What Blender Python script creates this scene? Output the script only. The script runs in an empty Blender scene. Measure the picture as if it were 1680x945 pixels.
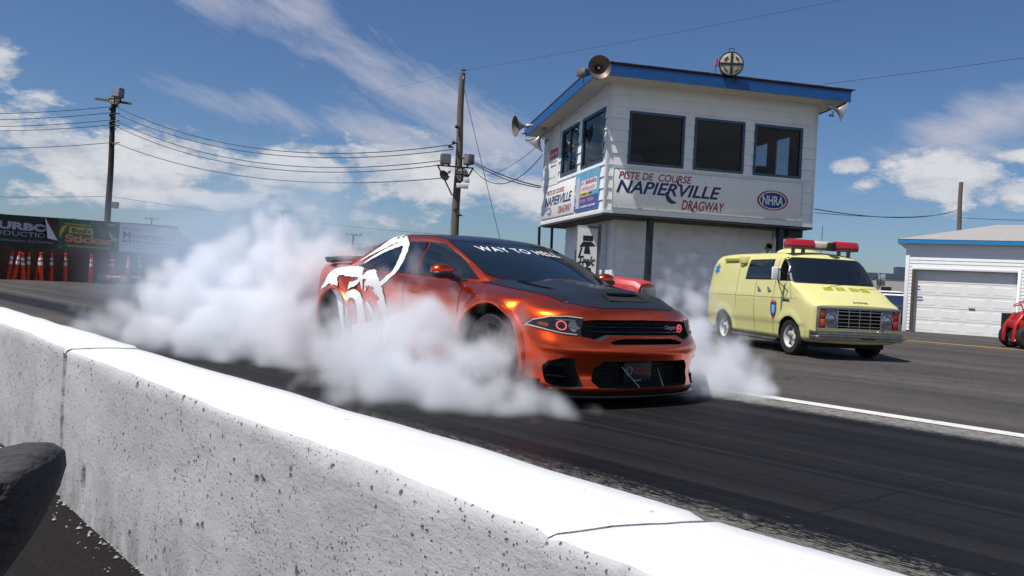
import bpy, bmesh, math, random
from mathutils import Vector, Matrix, noise, geometry
from mathutils.bvhtree import BVHTree
R = math.radians
SC = bpy.context.scene
COL = SC.collection
random.seed(7)

# ------------------------------------------------------------------ camera
CAM_Z = 1.05
cam = bpy.data.cameras.new('camera'); cam.lens = 28.8; cam.sensor_width = 36.0
cam.clip_start = 0.05; cam.clip_end = 5000
camo = bpy.data.objects.new('camera', cam); COL.objects.link(camo)
CM = Matrix.Rotation(R(89.38), 3, 'X') @ Matrix.Rotation(R(2.97), 3, 'Z')
camo.matrix_world = Matrix.Translation((0, 0, CAM_Z)) @ CM.to_4x4()
SC.camera = camo

# ------------------------------------------------------------------ sun, sky, exposure
SUN = Vector((-0.43, -0.285, 1.0)).normalized()
sl = bpy.data.lights.new('sun', 'SUN'); sl.energy = 5.0; sl.angle = R(0.53); sl.color = (1.0, 0.955, 0.89)
so = bpy.data.objects.new('sun', sl); COL.objects.link(so)
so.rotation_euler = SUN.to_track_quat('Z', 'Y').to_euler()
SC.view_settings.view_transform = 'Standard'; SC.view_settings.look = 'None'
SC.view_settings.exposure = 0.0; SC.view_settings.gamma = 1.0
SC.view_settings.use_curve_mapping = False

W = bpy.data.worlds.new('World'); SC.world = W; W.use_nodes = True
def build_world():
    nt = W.node_tree; nt.nodes.clear()
    N = nt.nodes.new; L = nt.links.new
    out = N('ShaderNodeOutputWorld'); bg = N('ShaderNodeBackground')
    sky = N('ShaderNodeTexSky'); sky.sky_type = 'NISHITA'; sky.sun_disc = False
    sky.sun_elevation = math.asin(SUN.z); sky.sun_rotation = math.atan2(SUN.x, SUN.y)
    sky.altitude = 100; sky.air_density = 1.0; sky.dust_density = 0.6; sky.ozone_density = 2.0
    bg.inputs['Strength'].default_value = 0.105
    tc = N('ShaderNodeTexCoord')
    sep = N('ShaderNodeSeparateXYZ'); L(tc.outputs['Generated'], sep.inputs[0])
    def m(op, a, b=None, clamp=False):
        n = N('ShaderNodeMath'); n.operation = op; n.use_clamp = clamp
        for i, x in enumerate((a, b)):
            if x is None: continue
            if isinstance(x, (int, float)): n.inputs[i].default_value = x
            else: L(x, n.inputs[i])
        return n.outputs[0]
    az = m('ARCTAN2', sep.outputs[0], sep.outputs[1])           # 0 = +Y, positive to the right
    el = m('ARCSINE', sep.outputs[2])
    def noise_tex(sx, sy, scale, detail, rough, seed, rot=0.0, dist=0.0):
        cb = N('ShaderNodeCombineXYZ'); L(az, cb.inputs[0]); L(el, cb.inputs[1]); cb.inputs[2].default_value = seed
        mp = N('ShaderNodeMapping'); mp.vector_type = 'POINT'
        mp.inputs['Rotation'].default_value = (0, 0, rot); mp.inputs['Scale'].default_value = (1, 1, 1)
        L(cb.outputs[0], mp.inputs[0])
        mp2 = N('ShaderNodeMapping'); mp2.inputs['Scale'].default_value = (sx, sy, 1); L(mp.outputs[0], mp2.inputs[0])
        n = N('ShaderNodeTexNoise'); n.inputs['Scale'].default_value = scale; n.inputs['Detail'].default_value = detail
        n.inputs['Roughness'].default_value = rough; n.inputs['Distortion'].default_value = dist
        L(mp2.outputs[0], n.inputs['Vector']); return n.outputs['Fac']
    def blob(caz, cel, raz, rel, rot=0.0):
        # soft elliptical region of the sky, value 1 in the middle, 0 at the rim, negative outside
        dx = m('SUBTRACT', az, caz); dy = m('SUBTRACT', el, cel)
        c, s = math.cos(rot), math.sin(rot)
        u = m('ADD', m('MULTIPLY', dx, c), m('MULTIPLY', dy, s))
        v = m('SUBTRACT', m('MULTIPLY', dy, c), m('MULTIPLY', dx, s))
        u = m('DIVIDE', u, raz); v = m('DIVIDE', v, rel)
        return m('SUBTRACT', 1.0, m('SQRT', m('ADD', m('MULTIPLY', u, u), m('MULTIPLY', v, v))))
    def mx(lst):
        o = lst[0]
        for x in lst[1:]: o = m('MAXIMUM', o, x)
        return o
    # heaped white clouds low in the sky
    n1 = noise_tex(1, 2.0, 11.0, 12, 0.66, 1.3, 0, 0.15)
    cum = mx([blob(-0.45, 0.112, 0.24, 0.050), blob(-0.66, 0.115, 0.25, 0.060), blob(-0.580, 0.188, 0.034, 0.024), blob(-0.27, 0.118, 0.14, 0.046),
              blob(-0.13, 0.112, 0.12, 0.050), blob(-0.40, 0.075, 0.20, 0.018), blob(0.01, 0.10, 0.06, 0.03), blob(0.475, 0.122, 0.075, 0.040), blob(0.385, 0.148, 0.020, 0.014), blob(0.40, 0.125, 0.03, 0.012),
              blob(0.56, 0.113, 0.09, 0.022), blob(0.55, 0.155, 0.03, 0.010), blob(0.75, 0.135, 0.12, 0.05), blob(1.2, 0.16, 0.4, 0.09), blob(-1.5, 0.15, 0.5, 0.1), blob(2.6, 0.2, 0.9, 0.14), blob(-2.5, 0.18, 0.7, 0.12)])
    cden = m('ADD', m('MULTIPLY', cum, 0.9), m('MULTIPLY', m('SUBTRACT', n1, 0.52), 3.6))
    gate = m('MULTIPLY', m('ADD', cum, 0.45), 3.0, True)
    cumf = m('MULTIPLY', m('MULTIPLY', m('MULTIPLY', m('ADD', cden, 0.02), 2.6, True), gate), 0.84)
    # thin ice cloud, one long streak and some wisps
    n2 = noise_tex(1.0, 4.0, 4.5, 10, 0.66, 4.0, R(28), 0.4)
    cir = mx([blob(-0.195, 0.250, 0.20, 0.045, R(-25)), blob(-0.27, 0.290, 0.10, 0.05, R(-20)), blob(-0.375, 0.310, 0.065, 0.05, R(-40)), blob(-0.11, 0.215, 0.09, 0.04, R(-20)),
              blob(-0.50, 0.320, 0.13, 0.030, R(-15)), blob(-0.02, 0.175, 0.13, 0.040, R(-12)), blob(-0.2, 0.165, 0.25, 0.025, R(-8)),
              blob(0.50, 0.185, 0.14, 0.035, R(25)), blob(0.56, 0.21, 0.12, 0.03, R(30)), blob(0.47, 0.16, 0.1, 0.02),
              blob(1.7, 0.5, 0.9, 0.3), blob(-1.6, 0.6, 0.8, 0.3), blob(3.0, 0.6, 0.8, 0.4)])
    cirf = m('MULTIPLY', m('MULTIPLY', m('ADD', m('MULTIPLY', cir, 0.8), m('MULTIPLY', m('SUBTRACT', n2, 0.52), 2.6), True), m('MULTIPLY', m('ADD', cir, .3), 2.0, True)), 0.80)
    n3 = noise_tex(1, 2.2, 14, 6, 0.6, 7.7)
    # cloud colours: sunlit white, with the soft grey of thick cloud
    cr = N('ShaderNodeValToRGB'); L(m('ADD', m('MULTIPLY', n3, 0.8), m('MULTIPLY', cden, 0.25)), cr.inputs[0])
    cr.color_ramp.elements[0].position = 0.30; cr.color_ramp.elements[0].color = (3.9, 4.3, 5.0, 1)
    cr.color_ramp.elements[1].position = 0.62; cr.color_ramp.elements[1].color = (7.4, 7.3, 7.4, 1)
    mixc = N('ShaderNodeMix'); mixc.data_type = 'RGBA'; L(cumf, mixc.inputs['Factor'])
    mixi = N('ShaderNodeMix'); mixi.data_type = 'RGBA'; L(cirf, mixi.inputs['Factor'])
    hs = N('ShaderNodeHueSaturation'); hs.inputs['Saturation'].default_value = 1.02; hs.inputs['Value'].default_value = 1.0
    tn = N('ShaderNodeMix'); tn.data_type = 'RGBA'; tn.blend_type = 'MULTIPLY'; tn.inputs['Factor'].default_value = 1; L(sky.outputs[0], tn.inputs['A']); tn.inputs['B'].default_value = (.52, .635, .81, 1); L(tn.outputs['Result'], hs.inputs['Color'])
    L(hs.outputs[0], mixi.inputs['A']); mixi.inputs['B'].default_value = (5.2, 5.2, 5.9, 1)
    L(mixi.outputs['Result'], mixc.inputs['A']); L(cr.outputs[0], mixc.inputs['B'])
    L(mixc.outputs['Result'], bg.inputs['Color']); L(bg.outputs[0], out.inputs[0])
build_world()
SC.render.engine = 'CYCLES'
cy = SC.cycles
cy.use_denoising = True
try: cy.denoiser = 'OPENIMAGEDENOISE'
except Exception: pass
cy.use_adaptive_sampling = True; cy.adaptive_threshold = 0.02
cy.max_bounces = 16; cy.volume_bounces = 12; cy.transparent_max_bounces = 16
cy.diffuse_bounces = 3; cy.glossy_bounces = 4; cy.volume_step_rate = 2.0; cy.volume_max_steps = 256
cy.caustics_reflective = False; cy.caustics_refractive = False; cy.sample_clamp_indirect = 8

# ------------------------------------------------------------------ helpers
def ray(u, v):
    return CM @ Vector(((u - 840) / 1344.0, (472.5 - v) / 1344.0, -1.0))
def atz(u, v, z=0.0):
    d = ray(u, v); return Vector((0, 0, CAM_Z)) + d * ((z - CAM_Z) / d.z)
def aty(u, v, Y):
    d = ray(u, v); return Vector((0, 0, CAM_Z)) + d * (Y / d.y)

def props(o, label=None, cat=None, group=None, kind=None):
    if label: o['label'] = label
    if cat: o['category'] = cat
    if group: o['group'] = group
    if kind: o['kind'] = kind
    return o
def thing(name, label, cat, loc=(0, 0, 0), rz=0.0, group=None, scale=1.0):
    o = bpy.data.objects.new(name, None); COL.objects.link(o)
    o.location = loc; o.rotation_euler = (0, 0, rz); o.scale = (scale,) * 3; o.empty_display_size = .2
    return props(o, label, cat, group)
def dup(root, loc=None, rz=None, label=None, group=None):
    def cp(o, par):
        c = o.copy(); COL.objects.link(c)
        c.parent = par
        for ch in [x for x in bpy.data.objects if x.parent == o and x is not c]:
            cp(ch, c)
        return c
    r = cp(root, None)
    if loc is not None: r.location = loc
    if rz is not None: r.rotation_euler = (r.rotation_euler[0], r.rotation_euler[1], rz)
    if label: r['label'] = label
    if group: r['group'] = group
    return r

class MB:
    """collects shapes, builds one mesh"""
    def __init__(s): s.v = []; s.f = []; s.mi = []; s.cur = 0
    def add(s, vs, fs, M=None):
        b = len(s.v)
        s.v += [tuple(M @ Vector(v)) if M is not None else tuple(v) for v in vs]
        s.f += [tuple(b + i for i in f) for f in fs]; s.mi += [s.cur] * len(fs); return s
    def box(s, x0, x1, y0, y1, z0, z1, M=None):
        return s.add([(x0,y0,z0),(x1,y0,z0),(x1,y1,z0),(x0,y1,z0),(x0,y0,z1),(x1,y0,z1),(x1,y1,z1),(x0,y1,z1)],
                     [(0,3,2,1),(4,5,6,7),(0,1,5,4),(1,2,6,5),(2,3,7,6),(3,0,4,7)], M)
    def bar(s, p, q, w, h=None, up=(0, 0, 1)):
        p = Vector(p); q = Vector(q); d = q - p; L = d.length; d.normalize(); up = Vector(up)
        x = d; y = up.cross(x)
        if y.length < 1e-4: y = Vector((1, 0, 0)).cross(x)
        y.normalize(); z = x.cross(y); h = h or w
        M = Matrix.Translation(p) @ Matrix((x, y, z)).transposed().to_4x4()
        return s.box(0, L, -w / 2, w / 2, -h / 2, h / 2, M)
    def tube(s, path, r, n=10, cap=True, closed=False):
        P = [Vector(p) for p in path]; m = len(P)
        rr = r if isinstance(r, (list, tuple)) else [r] * m
        vs = []; fs = []; u = None
        for i in range(m):
            if closed: d = P[(i + 1) % m] - P[i - 1]
            else: d = P[min(i + 1, m - 1)] - P[max(i - 1, 0)]
            d.normalize()
            if u is None:
                u = d.orthogonal().normalized()
            else:
                u = (u - d * u.dot(d)); u = u.normalized() if u.length > 1e-6 else d.orthogonal().normalized()
            w = d.cross(u)
            for k in range(n):
                a = 2 * math.pi * k / n
                vs.append(P[i] + (u * math.cos(a) + w * math.sin(a)) * rr[i])
        for i in range(m if closed else m - 1):
            j = (i + 1) % m
            for k in range(n):
                k2 = (k + 1) % n
                fs.append((i * n + k, i * n + k2, j * n + k2, j * n + k))
        if cap and not closed:
            fs.append(tuple(range(n - 1, -1, -1))); fs.append(tuple((m - 1) * n + k for k in range(n)))
        return s.add(vs, fs)
    def lathe(s, prof, M=None, n=32, cap=False):
        """prof list of (r, h); axis = local Z"""
        vs = []; fs = []; m = len(prof)
        for r, h in prof:
            for k in range(n):
                a = 2 * math.pi * k / n; vs.append((r * math.cos(a), r * math.sin(a), h))
        for i in range(m - 1):
            for k in range(n):
                k2 = (k + 1) % n
                fs.append((i * n + k, i * n + k2, (i + 1) * n + k2, (i + 1) * n + k))
        if cap and prof[0][0] > 1e-5: fs.append(tuple(range(n - 1, -1, -1)))
        if cap and prof[-1][0] > 1e-5: fs.append(tuple((m - 1) * n + k for k in range(n)))
        return s.add(vs, fs, M)
    def prism(s, poly, z0, z1, M=None):
        n = len(poly)
        area = sum(poly[i][0] * poly[(i + 1) % n][1] - poly[(i + 1) % n][0] * poly[i][1] for i in range(n))
        if area < 0: poly = poly[::-1]
        vs = [(x, y, z0) for x, y in poly] + [(x, y, z1) for x, y in poly]
        fs = [tuple(range(n - 1, -1, -1)), tuple(range(n, 2 * n))] + [(i, (i + 1) % n, n + (i + 1) % n, n + i) for i in range(n)]
        return s.add(vs, fs, M)
    def sphere(s, c, r, n=16, m=10, sc=(1, 1, 1)):
        vs = []; fs = []
        for i in range(m + 1):
            t = math.pi * i / m
            for k in range(n):
                a = 2 * math.pi * k / n
                vs.append((c[0] + r * sc[0] * math.sin(t) * math.cos(a), c[1] + r * sc[1] * math.sin(t) * math.sin(a), c[2] + r * sc[2] * math.cos(t)))
        for i in range(m):
            for k in range(n):
                k2 = (k + 1) % n; fs.append((i * n + k, (i + 1) * n + k, (i + 1) * n + k2, i * n + k2))
        return s.add(vs, fs)
    def build(s, name, mats, parent=None, smooth=False, bevel=0, seg=2, angle=35, merge=True):
        me = bpy.data.meshes.new(name); me.from_pydata(s.v, [], s.f)
        if not isinstance(mats, (list, tuple)): mats = [mats]
        for m in mats: me.materials.append(m)
        for p, i in zip(me.polygons, s.mi): p.material_index = i
        me.update()
        bm = bmesh.new(); bm.from_mesh(me)
        if merge: bmesh.ops.remove_doubles(bm, verts=bm.verts, dist=1e-5)
        if bevel:
            es = [e for e in bm.edges if len(e.link_faces) == 2 and e.calc_face_angle(0) > R(28)]
            bmesh.ops.bevel(bm, geom=es, offset=bevel, segments=seg, profile=.5, affect='EDGES', clamp_overlap=True)
        bm.to_mesh(me); bm.free()
        if smooth or bevel: shade(me, angle)
        o = bpy.data.objects.new(name, me); COL.objects.link(o)
        if parent: o.parent = parent
        return o
def shade(me, angle=35):
    for p in me.polygons: p.use_smooth = True
    if angle < 180:
        try: me.set_sharp_from_angle(angle=R(angle))
        except Exception: pass

def frame(o, x, y, z=None):
    x = Vector(x).normalized(); y = Vector(y).normalized(); z = x.cross(y) if z is None else Vector(z)
    return Matrix.Translation(Vector(o)) @ Matrix((x, y, z)).transposed().to_4x4()
def ring2d(cx, cy, rx, ry, n=24, a0=0, a1=360):
    return [(cx + rx * math.cos(R(a0 + (a1 - a0) * i / n)), cy + ry * math.sin(R(a0 + (a1 - a0) * i / n))) for i in range(n + (0 if a1 - a0 == 360 else 1))]

# ---- text as flat mesh
def text_geo(body, w, h, shear=0.0, bold=0.0, space=1.0):
    """verts (2D, fitted into w x h from 0,0) and faces"""
    cu = bpy.data.curves.new('tmp', 'FONT'); cu.body = body; cu.size = 1; cu.shear = shear; cu.offset = bold
    cu.space_character = space; cu.resolution_u = 4
    o = bpy.data.objects.new('tmp', cu); COL.objects.link(o)
    bpy.context.view_layer.update()
    me = bpy.data.meshes.new_from_object(o.evaluated_get(bpy.context.evaluated_depsgraph_get()))
    vs = [(v.co.x, v.co.y) for v in me.vertices]; fs = [tuple(p.vertices) for p in me.polygons]
    bpy.data.objects.remove(o); bpy.data.curves.remove(cu); bpy.data.meshes.remove(me)
    x0 = min(v[0] for v in vs); x1 = max(v[0] for v in vs); y0 = min(v[1] for v in vs); y1 = max(v[1] for v in vs)
    return [((x - x0) / (x1 - x0) * w, (y - y0) / (y1 - y0) * h) for x, y in vs], fs
def text(name, body, M, w, h, mat, parent, shear=0.0, bold=0.0, thick=0.004, space=1.0):
    vs, fs = text_geo(body, w, h, shear, bold, space)
    mb = MB(); mb.add([(x, y, 0) for x, y in vs], fs, M)
    o = mb.build(name, mat, parent)
    o.modifiers.new('t', 'SOLIDIFY').thickness = thick; o.modifiers['t'].offset = 0
    return o

# ---- materials
def new_mat(name):
    m = bpy.data.materials.new(name); m.use_nodes = True
    return m, m.node_tree, m.node_tree.nodes['Principled BSDF']
def mat(name, col, rough=0.5, metal=0.0, var=0.0, vs=6.0, bump=0.0, bs=60.0, coat=0.0, spec=0.5, rvar=0.0, dirt=None, dscale=2.0, stretch=(1, 1, 1)):
    m, nt, b = new_mat(name)
    N = nt.nodes.new; L = nt.links.new
    b.inputs['Base Color'].default_value = (*col, 1); b.inputs['Roughness'].default_value = rough; b.inputs['Metallic'].default_value = metal
    b.inputs['Coat Weight'].default_value = coat; b.inputs['Coat Roughness'].default_value = 0.04
    b.inputs['Specular IOR Level'].default_value = spec
    tc = N('ShaderNodeTexCoord'); mp = N('ShaderNodeMapping'); mp.inputs['Scale'].default_value = stretch
    L(tc.outputs['Object'], mp.inputs[0])
    if var or dirt:
        n = N('ShaderNodeTexNoise'); n.inputs['Scale'].default_value = vs; n.inputs['Detail'].default_value = 6; n.inputs['Roughness'].default_value = .6
        L(mp.outputs[0], n.inputs['Vector'])
        mr = N('ShaderNodeMapRange'); mr.inputs[1].default_value = .3; mr.inputs[2].default_value = .7
        mr.inputs[3].default_value = 1 - var; mr.inputs[4].default_value = 1 + var * .6
        L(n.outputs['Fac'], mr.inputs[0])
        mx = N('ShaderNodeMix'); mx.data_type = 'RGBA'; mx.blend_type = 'MULTIPLY'; mx.inputs['Factor'].default_value = 1
        mx.inputs['A'].default_value = (*col, 1); L(mr.outputs[0], mx.inputs['B']); src = mx.outputs['Result']
        if dirt:
            n2 = N('ShaderNodeTexNoise'); n2.inputs['Scale'].default_value = dscale; n2.inputs['Detail'].default_value = 8; n2.inputs['Roughness'].default_value = .7
            L(mp.outputs[0], n2.inputs['Vector'])
            mr2 = N('ShaderNodeMapRange'); mr2.inputs[1].default_value = .52; mr2.inputs[2].default_value = .78; mr2.inputs[4].default_value = .75
            L(n2.outputs['Fac'], mr2.inputs[0])
            m2 = N('ShaderNodeMix'); m2.data_type = 'RGBA'; L(mr2.outputs[0], m2.inputs['Factor']); L(src, m2.inputs['A']); m2.inputs['B'].default_value = (*dirt, 1)
            src = m2.outputs['Result']
        L(src, b.inputs['Base Color'])
    if rvar:
        n = N('ShaderNodeTexNoise'); n.inputs['Scale'].default_value = vs * 1.7; n.inputs['Detail'].default_value = 4; L(mp.outputs[0], n.inputs['Vector'])
        mr = N('ShaderNodeMapRange'); mr.inputs[3].default_value = max(0, rough - rvar); mr.inputs[4].default_value = min(1, rough + rvar)
        L(n.outputs['Fac'], mr.inputs[0]); L(mr.outputs[0], b.inputs['Roughness'])
    if bump:
        n = N('ShaderNodeTexNoise'); n.inputs['Scale'].default_value = bs; n.inputs['Detail'].default_value = 5; L(mp.outputs[0], n.inputs['Vector'])
        bp = N('ShaderNodeBump'); bp.inputs['Strength'].default_value = bump; bp.inputs['Distance'].default_value = .01
        L(n.outputs['Fac'], bp.inputs['Height']); L(bp.outputs[0], b.inputs['Normal'])
    return m
def emis(m, col, s):
    b = m.node_tree.nodes['Principled BSDF']; b.inputs['Emission Color'].default_value = (*col, 1); b.inputs['Emission Strength'].default_value = s; return m

M_black = mat('black_paint', (.012, .012, .014), .45, rvar=.1)
M_blackgloss = mat('gloss_black', (.008, .008, .01), .12)
M_rubber = mat('tyre_rubber', (.018, .018, .018), .8, var=.2, bump=.3, bs=90)
M_chrome = mat('chrome', (.62, .62, .63), .14, 1.0, rvar=.06)
M_alu = mat('aluminium', (.5, .5, .5), .34, 1.0, var=.2)
M_greymetal = mat('grey_metal', (.2, .2, .2), .5, .5, var=.25)
M_white = mat('white_paint', (.8, .8, .78), .45, var=.05)
M_darkglass = mat('dark_glass', (.012, .014, .017), .05, spec=.6)
M_red = mat('red_paint', (.5, .02, .02), .35, var=.15)
M_wood = mat('weathered_pole_wood', (.16, .13, .10), .85, var=.35, vs=3, bump=.6, bs=20, stretch=(6, 6, .4))
M_poledark = mat('dark_pole_wood', (.045, .03, .022), .85, var=.35, vs=3, bump=.5, bs=20, stretch=(6, 6, .4))
M_wire = mat('black_cable', (.015, .015, .017), .6)
# ------------------------------------------------------------------ ground
TA = R(-46.07)                                     # direction of the drag strip
TD = Vector((math.cos(TA), math.sin(TA), 0)); TN = Vector((-TD.y, TD.x, 0))
def ta(a, t, z=0.0): return TD * a + TN * t + Vector((0, 0, z))
def gz(t):
    if t < 8.6: return 0.0
    if t < 13.0: return -0.13 * (t - 8.6) / 4.4
    return -0.13
def gpt(u, v):
    p = atz(u, v, 0)
    for _ in range(20): p = atz(u, v, gz(p.dot(TN)))
    return p

def asphalt(name, c1, c2, sc=1.0, rubber=False):
    m, nt, b = new_mat(name); N = nt.nodes.new; L = nt.links.new
    tc = N('ShaderNodeTexCoord'); 
    def nz(scale, detail=6, rough=.6, st=(1, 1, 1)):
        mp = N('ShaderNodeMapping'); mp.inputs['Scale'].default_value = st; L(tc.outputs['Object'], mp.inputs[0])
        n = N('ShaderNodeTexNoise'); n.inputs['Scale'].default_value = scale; n.inputs['Detail'].default_value = detail; n.inputs['Roughness'].default_value = rough
        L(mp.outputs[0], n.inputs['Vector']); return n.outputs['Fac']
    def mr(x, a, bb, c, d):
        n = N('ShaderNodeMapRange'); n.inputs[1].default_value = a; n.inputs[2].default_value = bb; n.inputs[3].default_value = c; n.inputs[4].default_value = d
        L(x, n.inputs[0]); return n.outputs[0]
    def mix(f, A, B, bt='MIX'):
        n = N('ShaderNodeMix'); n.data_type = 'RGBA'; n.blend_type = bt
        for k, x in (('Factor', f), ('A', A), ('B', B)):
            if isinstance(x, (int, float)): n.inputs[k].default_value = x
            elif isinstance(x, tuple): n.inputs[k].default_value = (*x, 1)
            else: L(x, n.inputs[k])
        return n.outputs['Result']
    big = mr(nz(.35, 6, .62, (.35, 1.6, 1)), .35, .65, 0, 1)
    col = mix(big, c1, c2)
    g = mr(nz(160 * sc, 3, .7), .3, .72, .62, 1.45)
    col = mix(1.0, col, g, 'MULTIPLY'); col = mix(1.0, col, mr(nz(34 * sc, 4, .75), .3, .7, .72, 1.32), 'MULTIPLY'); col = mix(1.0, col, mr(nz(7, 5, .7), .3, .7, .82, 1.2), 'MULTIPLY')
    # pale worn stones and cracks
    sp = mr(nz(230, 1, .5), .66, .74, 0, .12 if rubber else .5); col = mix(sp, col, (.30, .285, .26))
    if not rubber:
        streak = mr(nz(.9, 7, .65, (.12, 2.2, 1)), .5, .74, 0, .7); col = mix(streak, col, (.040, .038, .040))
        pale = mr(nz(.6, 7, .65, (.1, 1.9, 1.7)), .56, .8, 0, .6); col = mix(pale, col, (.17, .155, .14))
        vo = N('ShaderNodeTexVoronoi'); vo.feature = 'DISTANCE_TO_EDGE'; vo.inputs['Scale'].default_value = .33
        wn = N('ShaderNodeTexNoise'); wn.inputs['Scale'].default_value = 1.4; wn.inputs['Detail'].default_value = 5; L(tc.outputs['Object'], wn.inputs['Vector'])
        ad = N('ShaderNodeVectorMath'); ad.operation = 'ADD'; L(tc.outputs['Object'], ad.inputs[0]); L(wn.outputs['Color'], ad.inputs[1]); L(ad.outputs[0], vo.inputs['Vector'])
        ck = mr(vo.outputs['Distance'], 0.0, .010, .8, 0); col = mix(ck, col, (.02, .02, .02))
    L(col, b.inputs['Base Color']); b.inputs['Roughness'].default_value = .9; b.inputs['Specular IOR Level'].default_value = .2
    bp = N('ShaderNodeBump'); bp.inputs['Strength'].default_value = .5; bp.inputs['Distance'].default_value = .006
    L(nz(140, 3, .7), bp.inputs['Height']); L(bp.outputs[0], b.inputs['Normal'])
    return m

def rubber_mat():
    """rubbered-in racing lane: long dark streaks, patchy worn pale edges"""
    m, nt, b = new_mat('rubbered_lane'); N = nt.nodes.new; L = nt.links.new
    tc = N('ShaderNodeTexCoord'); sp = N('ShaderNodeSeparateXYZ'); L(tc.outputs['Object'], sp.inputs[0])
    def nz(scale, detail=6, rough=.6, st=(1, 1, 1)):
        mp = N('ShaderNodeMapping'); mp.inputs['Scale'].default_value = st; L(tc.outputs['Object'], mp.inputs[0])
        n = N('ShaderNodeTexNoise'); n.inputs['Scale'].default_value = scale; n.inputs['Detail'].default_value = detail; n.inputs['Roughness'].default_value = rough
        L(mp.outputs[0], n.inputs['Vector']); return n.outputs['Fac']
    def mr(x, a, bb, c, d):
        n = N('ShaderNodeMapRange'); n.inputs[1].default_value = a; n.inputs[2].default_value = bb; n.inputs[3].default_value = c; n.inputs[4].default_value = d
        L(x, n.inputs[0]); return n.outputs[0]
    def ma(op, a, c):
        n = N('ShaderNodeMath'); n.operation = op
        for i, x in enumerate((a, c)):
            if isinstance(x, (int, float)): n.inputs[i].default_value = x
            else: L(x, n.inputs[i])
        return n.outputs[0]
    def mix(f, A, B, bt='MIX'):
        n = N('ShaderNodeMix'); n.data_type = 'RGBA'; n.blend_type = bt
        for k, x in (('Factor', f), ('A', A), ('B', B)):
            if isinstance(x, (int, float)): n.inputs[k].default_value = x
            elif isinstance(x, tuple): n.inputs[k].default_value = (*x, 1)
            else: L(x, n.inputs[k])
        return n.outputs['Result']
    st = mr(nz(1.0, 8, .60, (.05, 2.4, 1)), .38, .66, 0, 1)
    col = mix(st, (.0030, .0030, .0038), (.0165, .0160, .0170))
    st2 = mr(nz(1.0, 4, .6, (.05, 9.0, 1)), .50, .72, 0, .6); col = mix(st2, col, (.028, .0275, .029))
    g = mr(nz(110, 3, .6, (.5, 1, 1)), .3, .7, .75, 1.3); col = mix(1.0, col, g, 'MULTIPLY')
    # worn strips beside the wall (y ~ 1.5) and beside the line (y ~ 7.2)
    e1 = mr(ma('ABSOLUTE', ma('SUBTRACT', sp.outputs[1], 3.20), 0.0), 0.0, .66, 1.0, 0.0)
    e2 = mr(ma('ABSOLUTE', ma('SUBTRACT', sp.outputs[1], 7.28), 0.0), 0.12, .60, 1.0, 0.0)
    gr = ma('ADD', ma('MULTIPLY', nz(30, 8, .75, (.30, 2.2, 1)), .65), ma('MULTIPLY', nz(75, 5, .7, (.5, 1.3, 1)), .45))
    gr = ma('ADD', ma('MULTIPLY', ma('SUBTRACT', gr, .55), 2.6), .55)
    f1 = mr(ma('ADD', ma('MULTIPLY', e1, .85), gr), 1.12, 1.28, 0, .8)
    f2 = mr(ma('ADD', ma('MULTIPLY', e2, 1.0), gr), 1.10, 1.45, 0, .95)
    col = mix(f1, col, mix(mr(nz(34, 6, .75, (.35, 2, 1)), .35, .65, 0, 1), (.08, .073, .065), (.30, .28, .25))); col = mix(f2, col, mix(mr(nz(24, 6, .75, (.5, 1.6, 1)), .40, .60, 0, 1), (.075, .07, .065), (.33, .315, .29)))
    specks = mr(nz(60, 2, .5), .74, .78, 0, .7); col = mix(specks, col, (.2, .19, .18))
    # transverse crack across the lane
    cx = ma('ABSOLUTE', ma('SUBTRACT', ma('ADD', ma('ADD', sp.outputs[0], ma('MULTIPLY', sp.outputs[1], -.10)), ma('MULTIPLY', nz(2.5, 6, .7), .16)), -2.16 + .08), 0.0)
    ck = mr(cx, .004, .012, .85, 0); col = mix(ck, col, (.004, .004, .005))
    # beyond the staging area the lane is bare, streaked asphalt with one dark tyre band
    far = mr(ma('ADD', sp.outputs[0], ma('MULTIPLY', nz(.8, 4, .6), 2.0)), -8.2, -11.5, 0, 1)
    bare = mix(mr(nz(.9, 7, .65, (.12, 2.2, 1)), .40, .66, 0, 1), (.050, .047, .046), (.105, .092, .078))
    bare = mix(1.0, bare, g, 'MULTIPLY')
    band = ma('MULTIPLY', mr(sp.outputs[1], 4.25, 4.6, 0, 1), mr(sp.outputs[1], 5.6, 5.1, 0, 1))
    bare = mix(ma('MULTIPLY', band, .9), bare, (.010, .010, .012))
    col = mix(far, col, bare)
    L(col, b.inputs['Base Color'])
    L(mr(st, 0, 1, .62, .8), b.inputs['Roughness']); b.inputs['Specular IOR Level'].default_value = .16
    bp = N('ShaderNodeBump'); bp.inputs['Strength'].default_value = .35; bp.inputs['Distance'].default_value = .004
    L(nz(130, 3, .7), bp.inputs['Height']); L(bp.outputs[0], b.inputs['Normal'])
    return m

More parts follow.
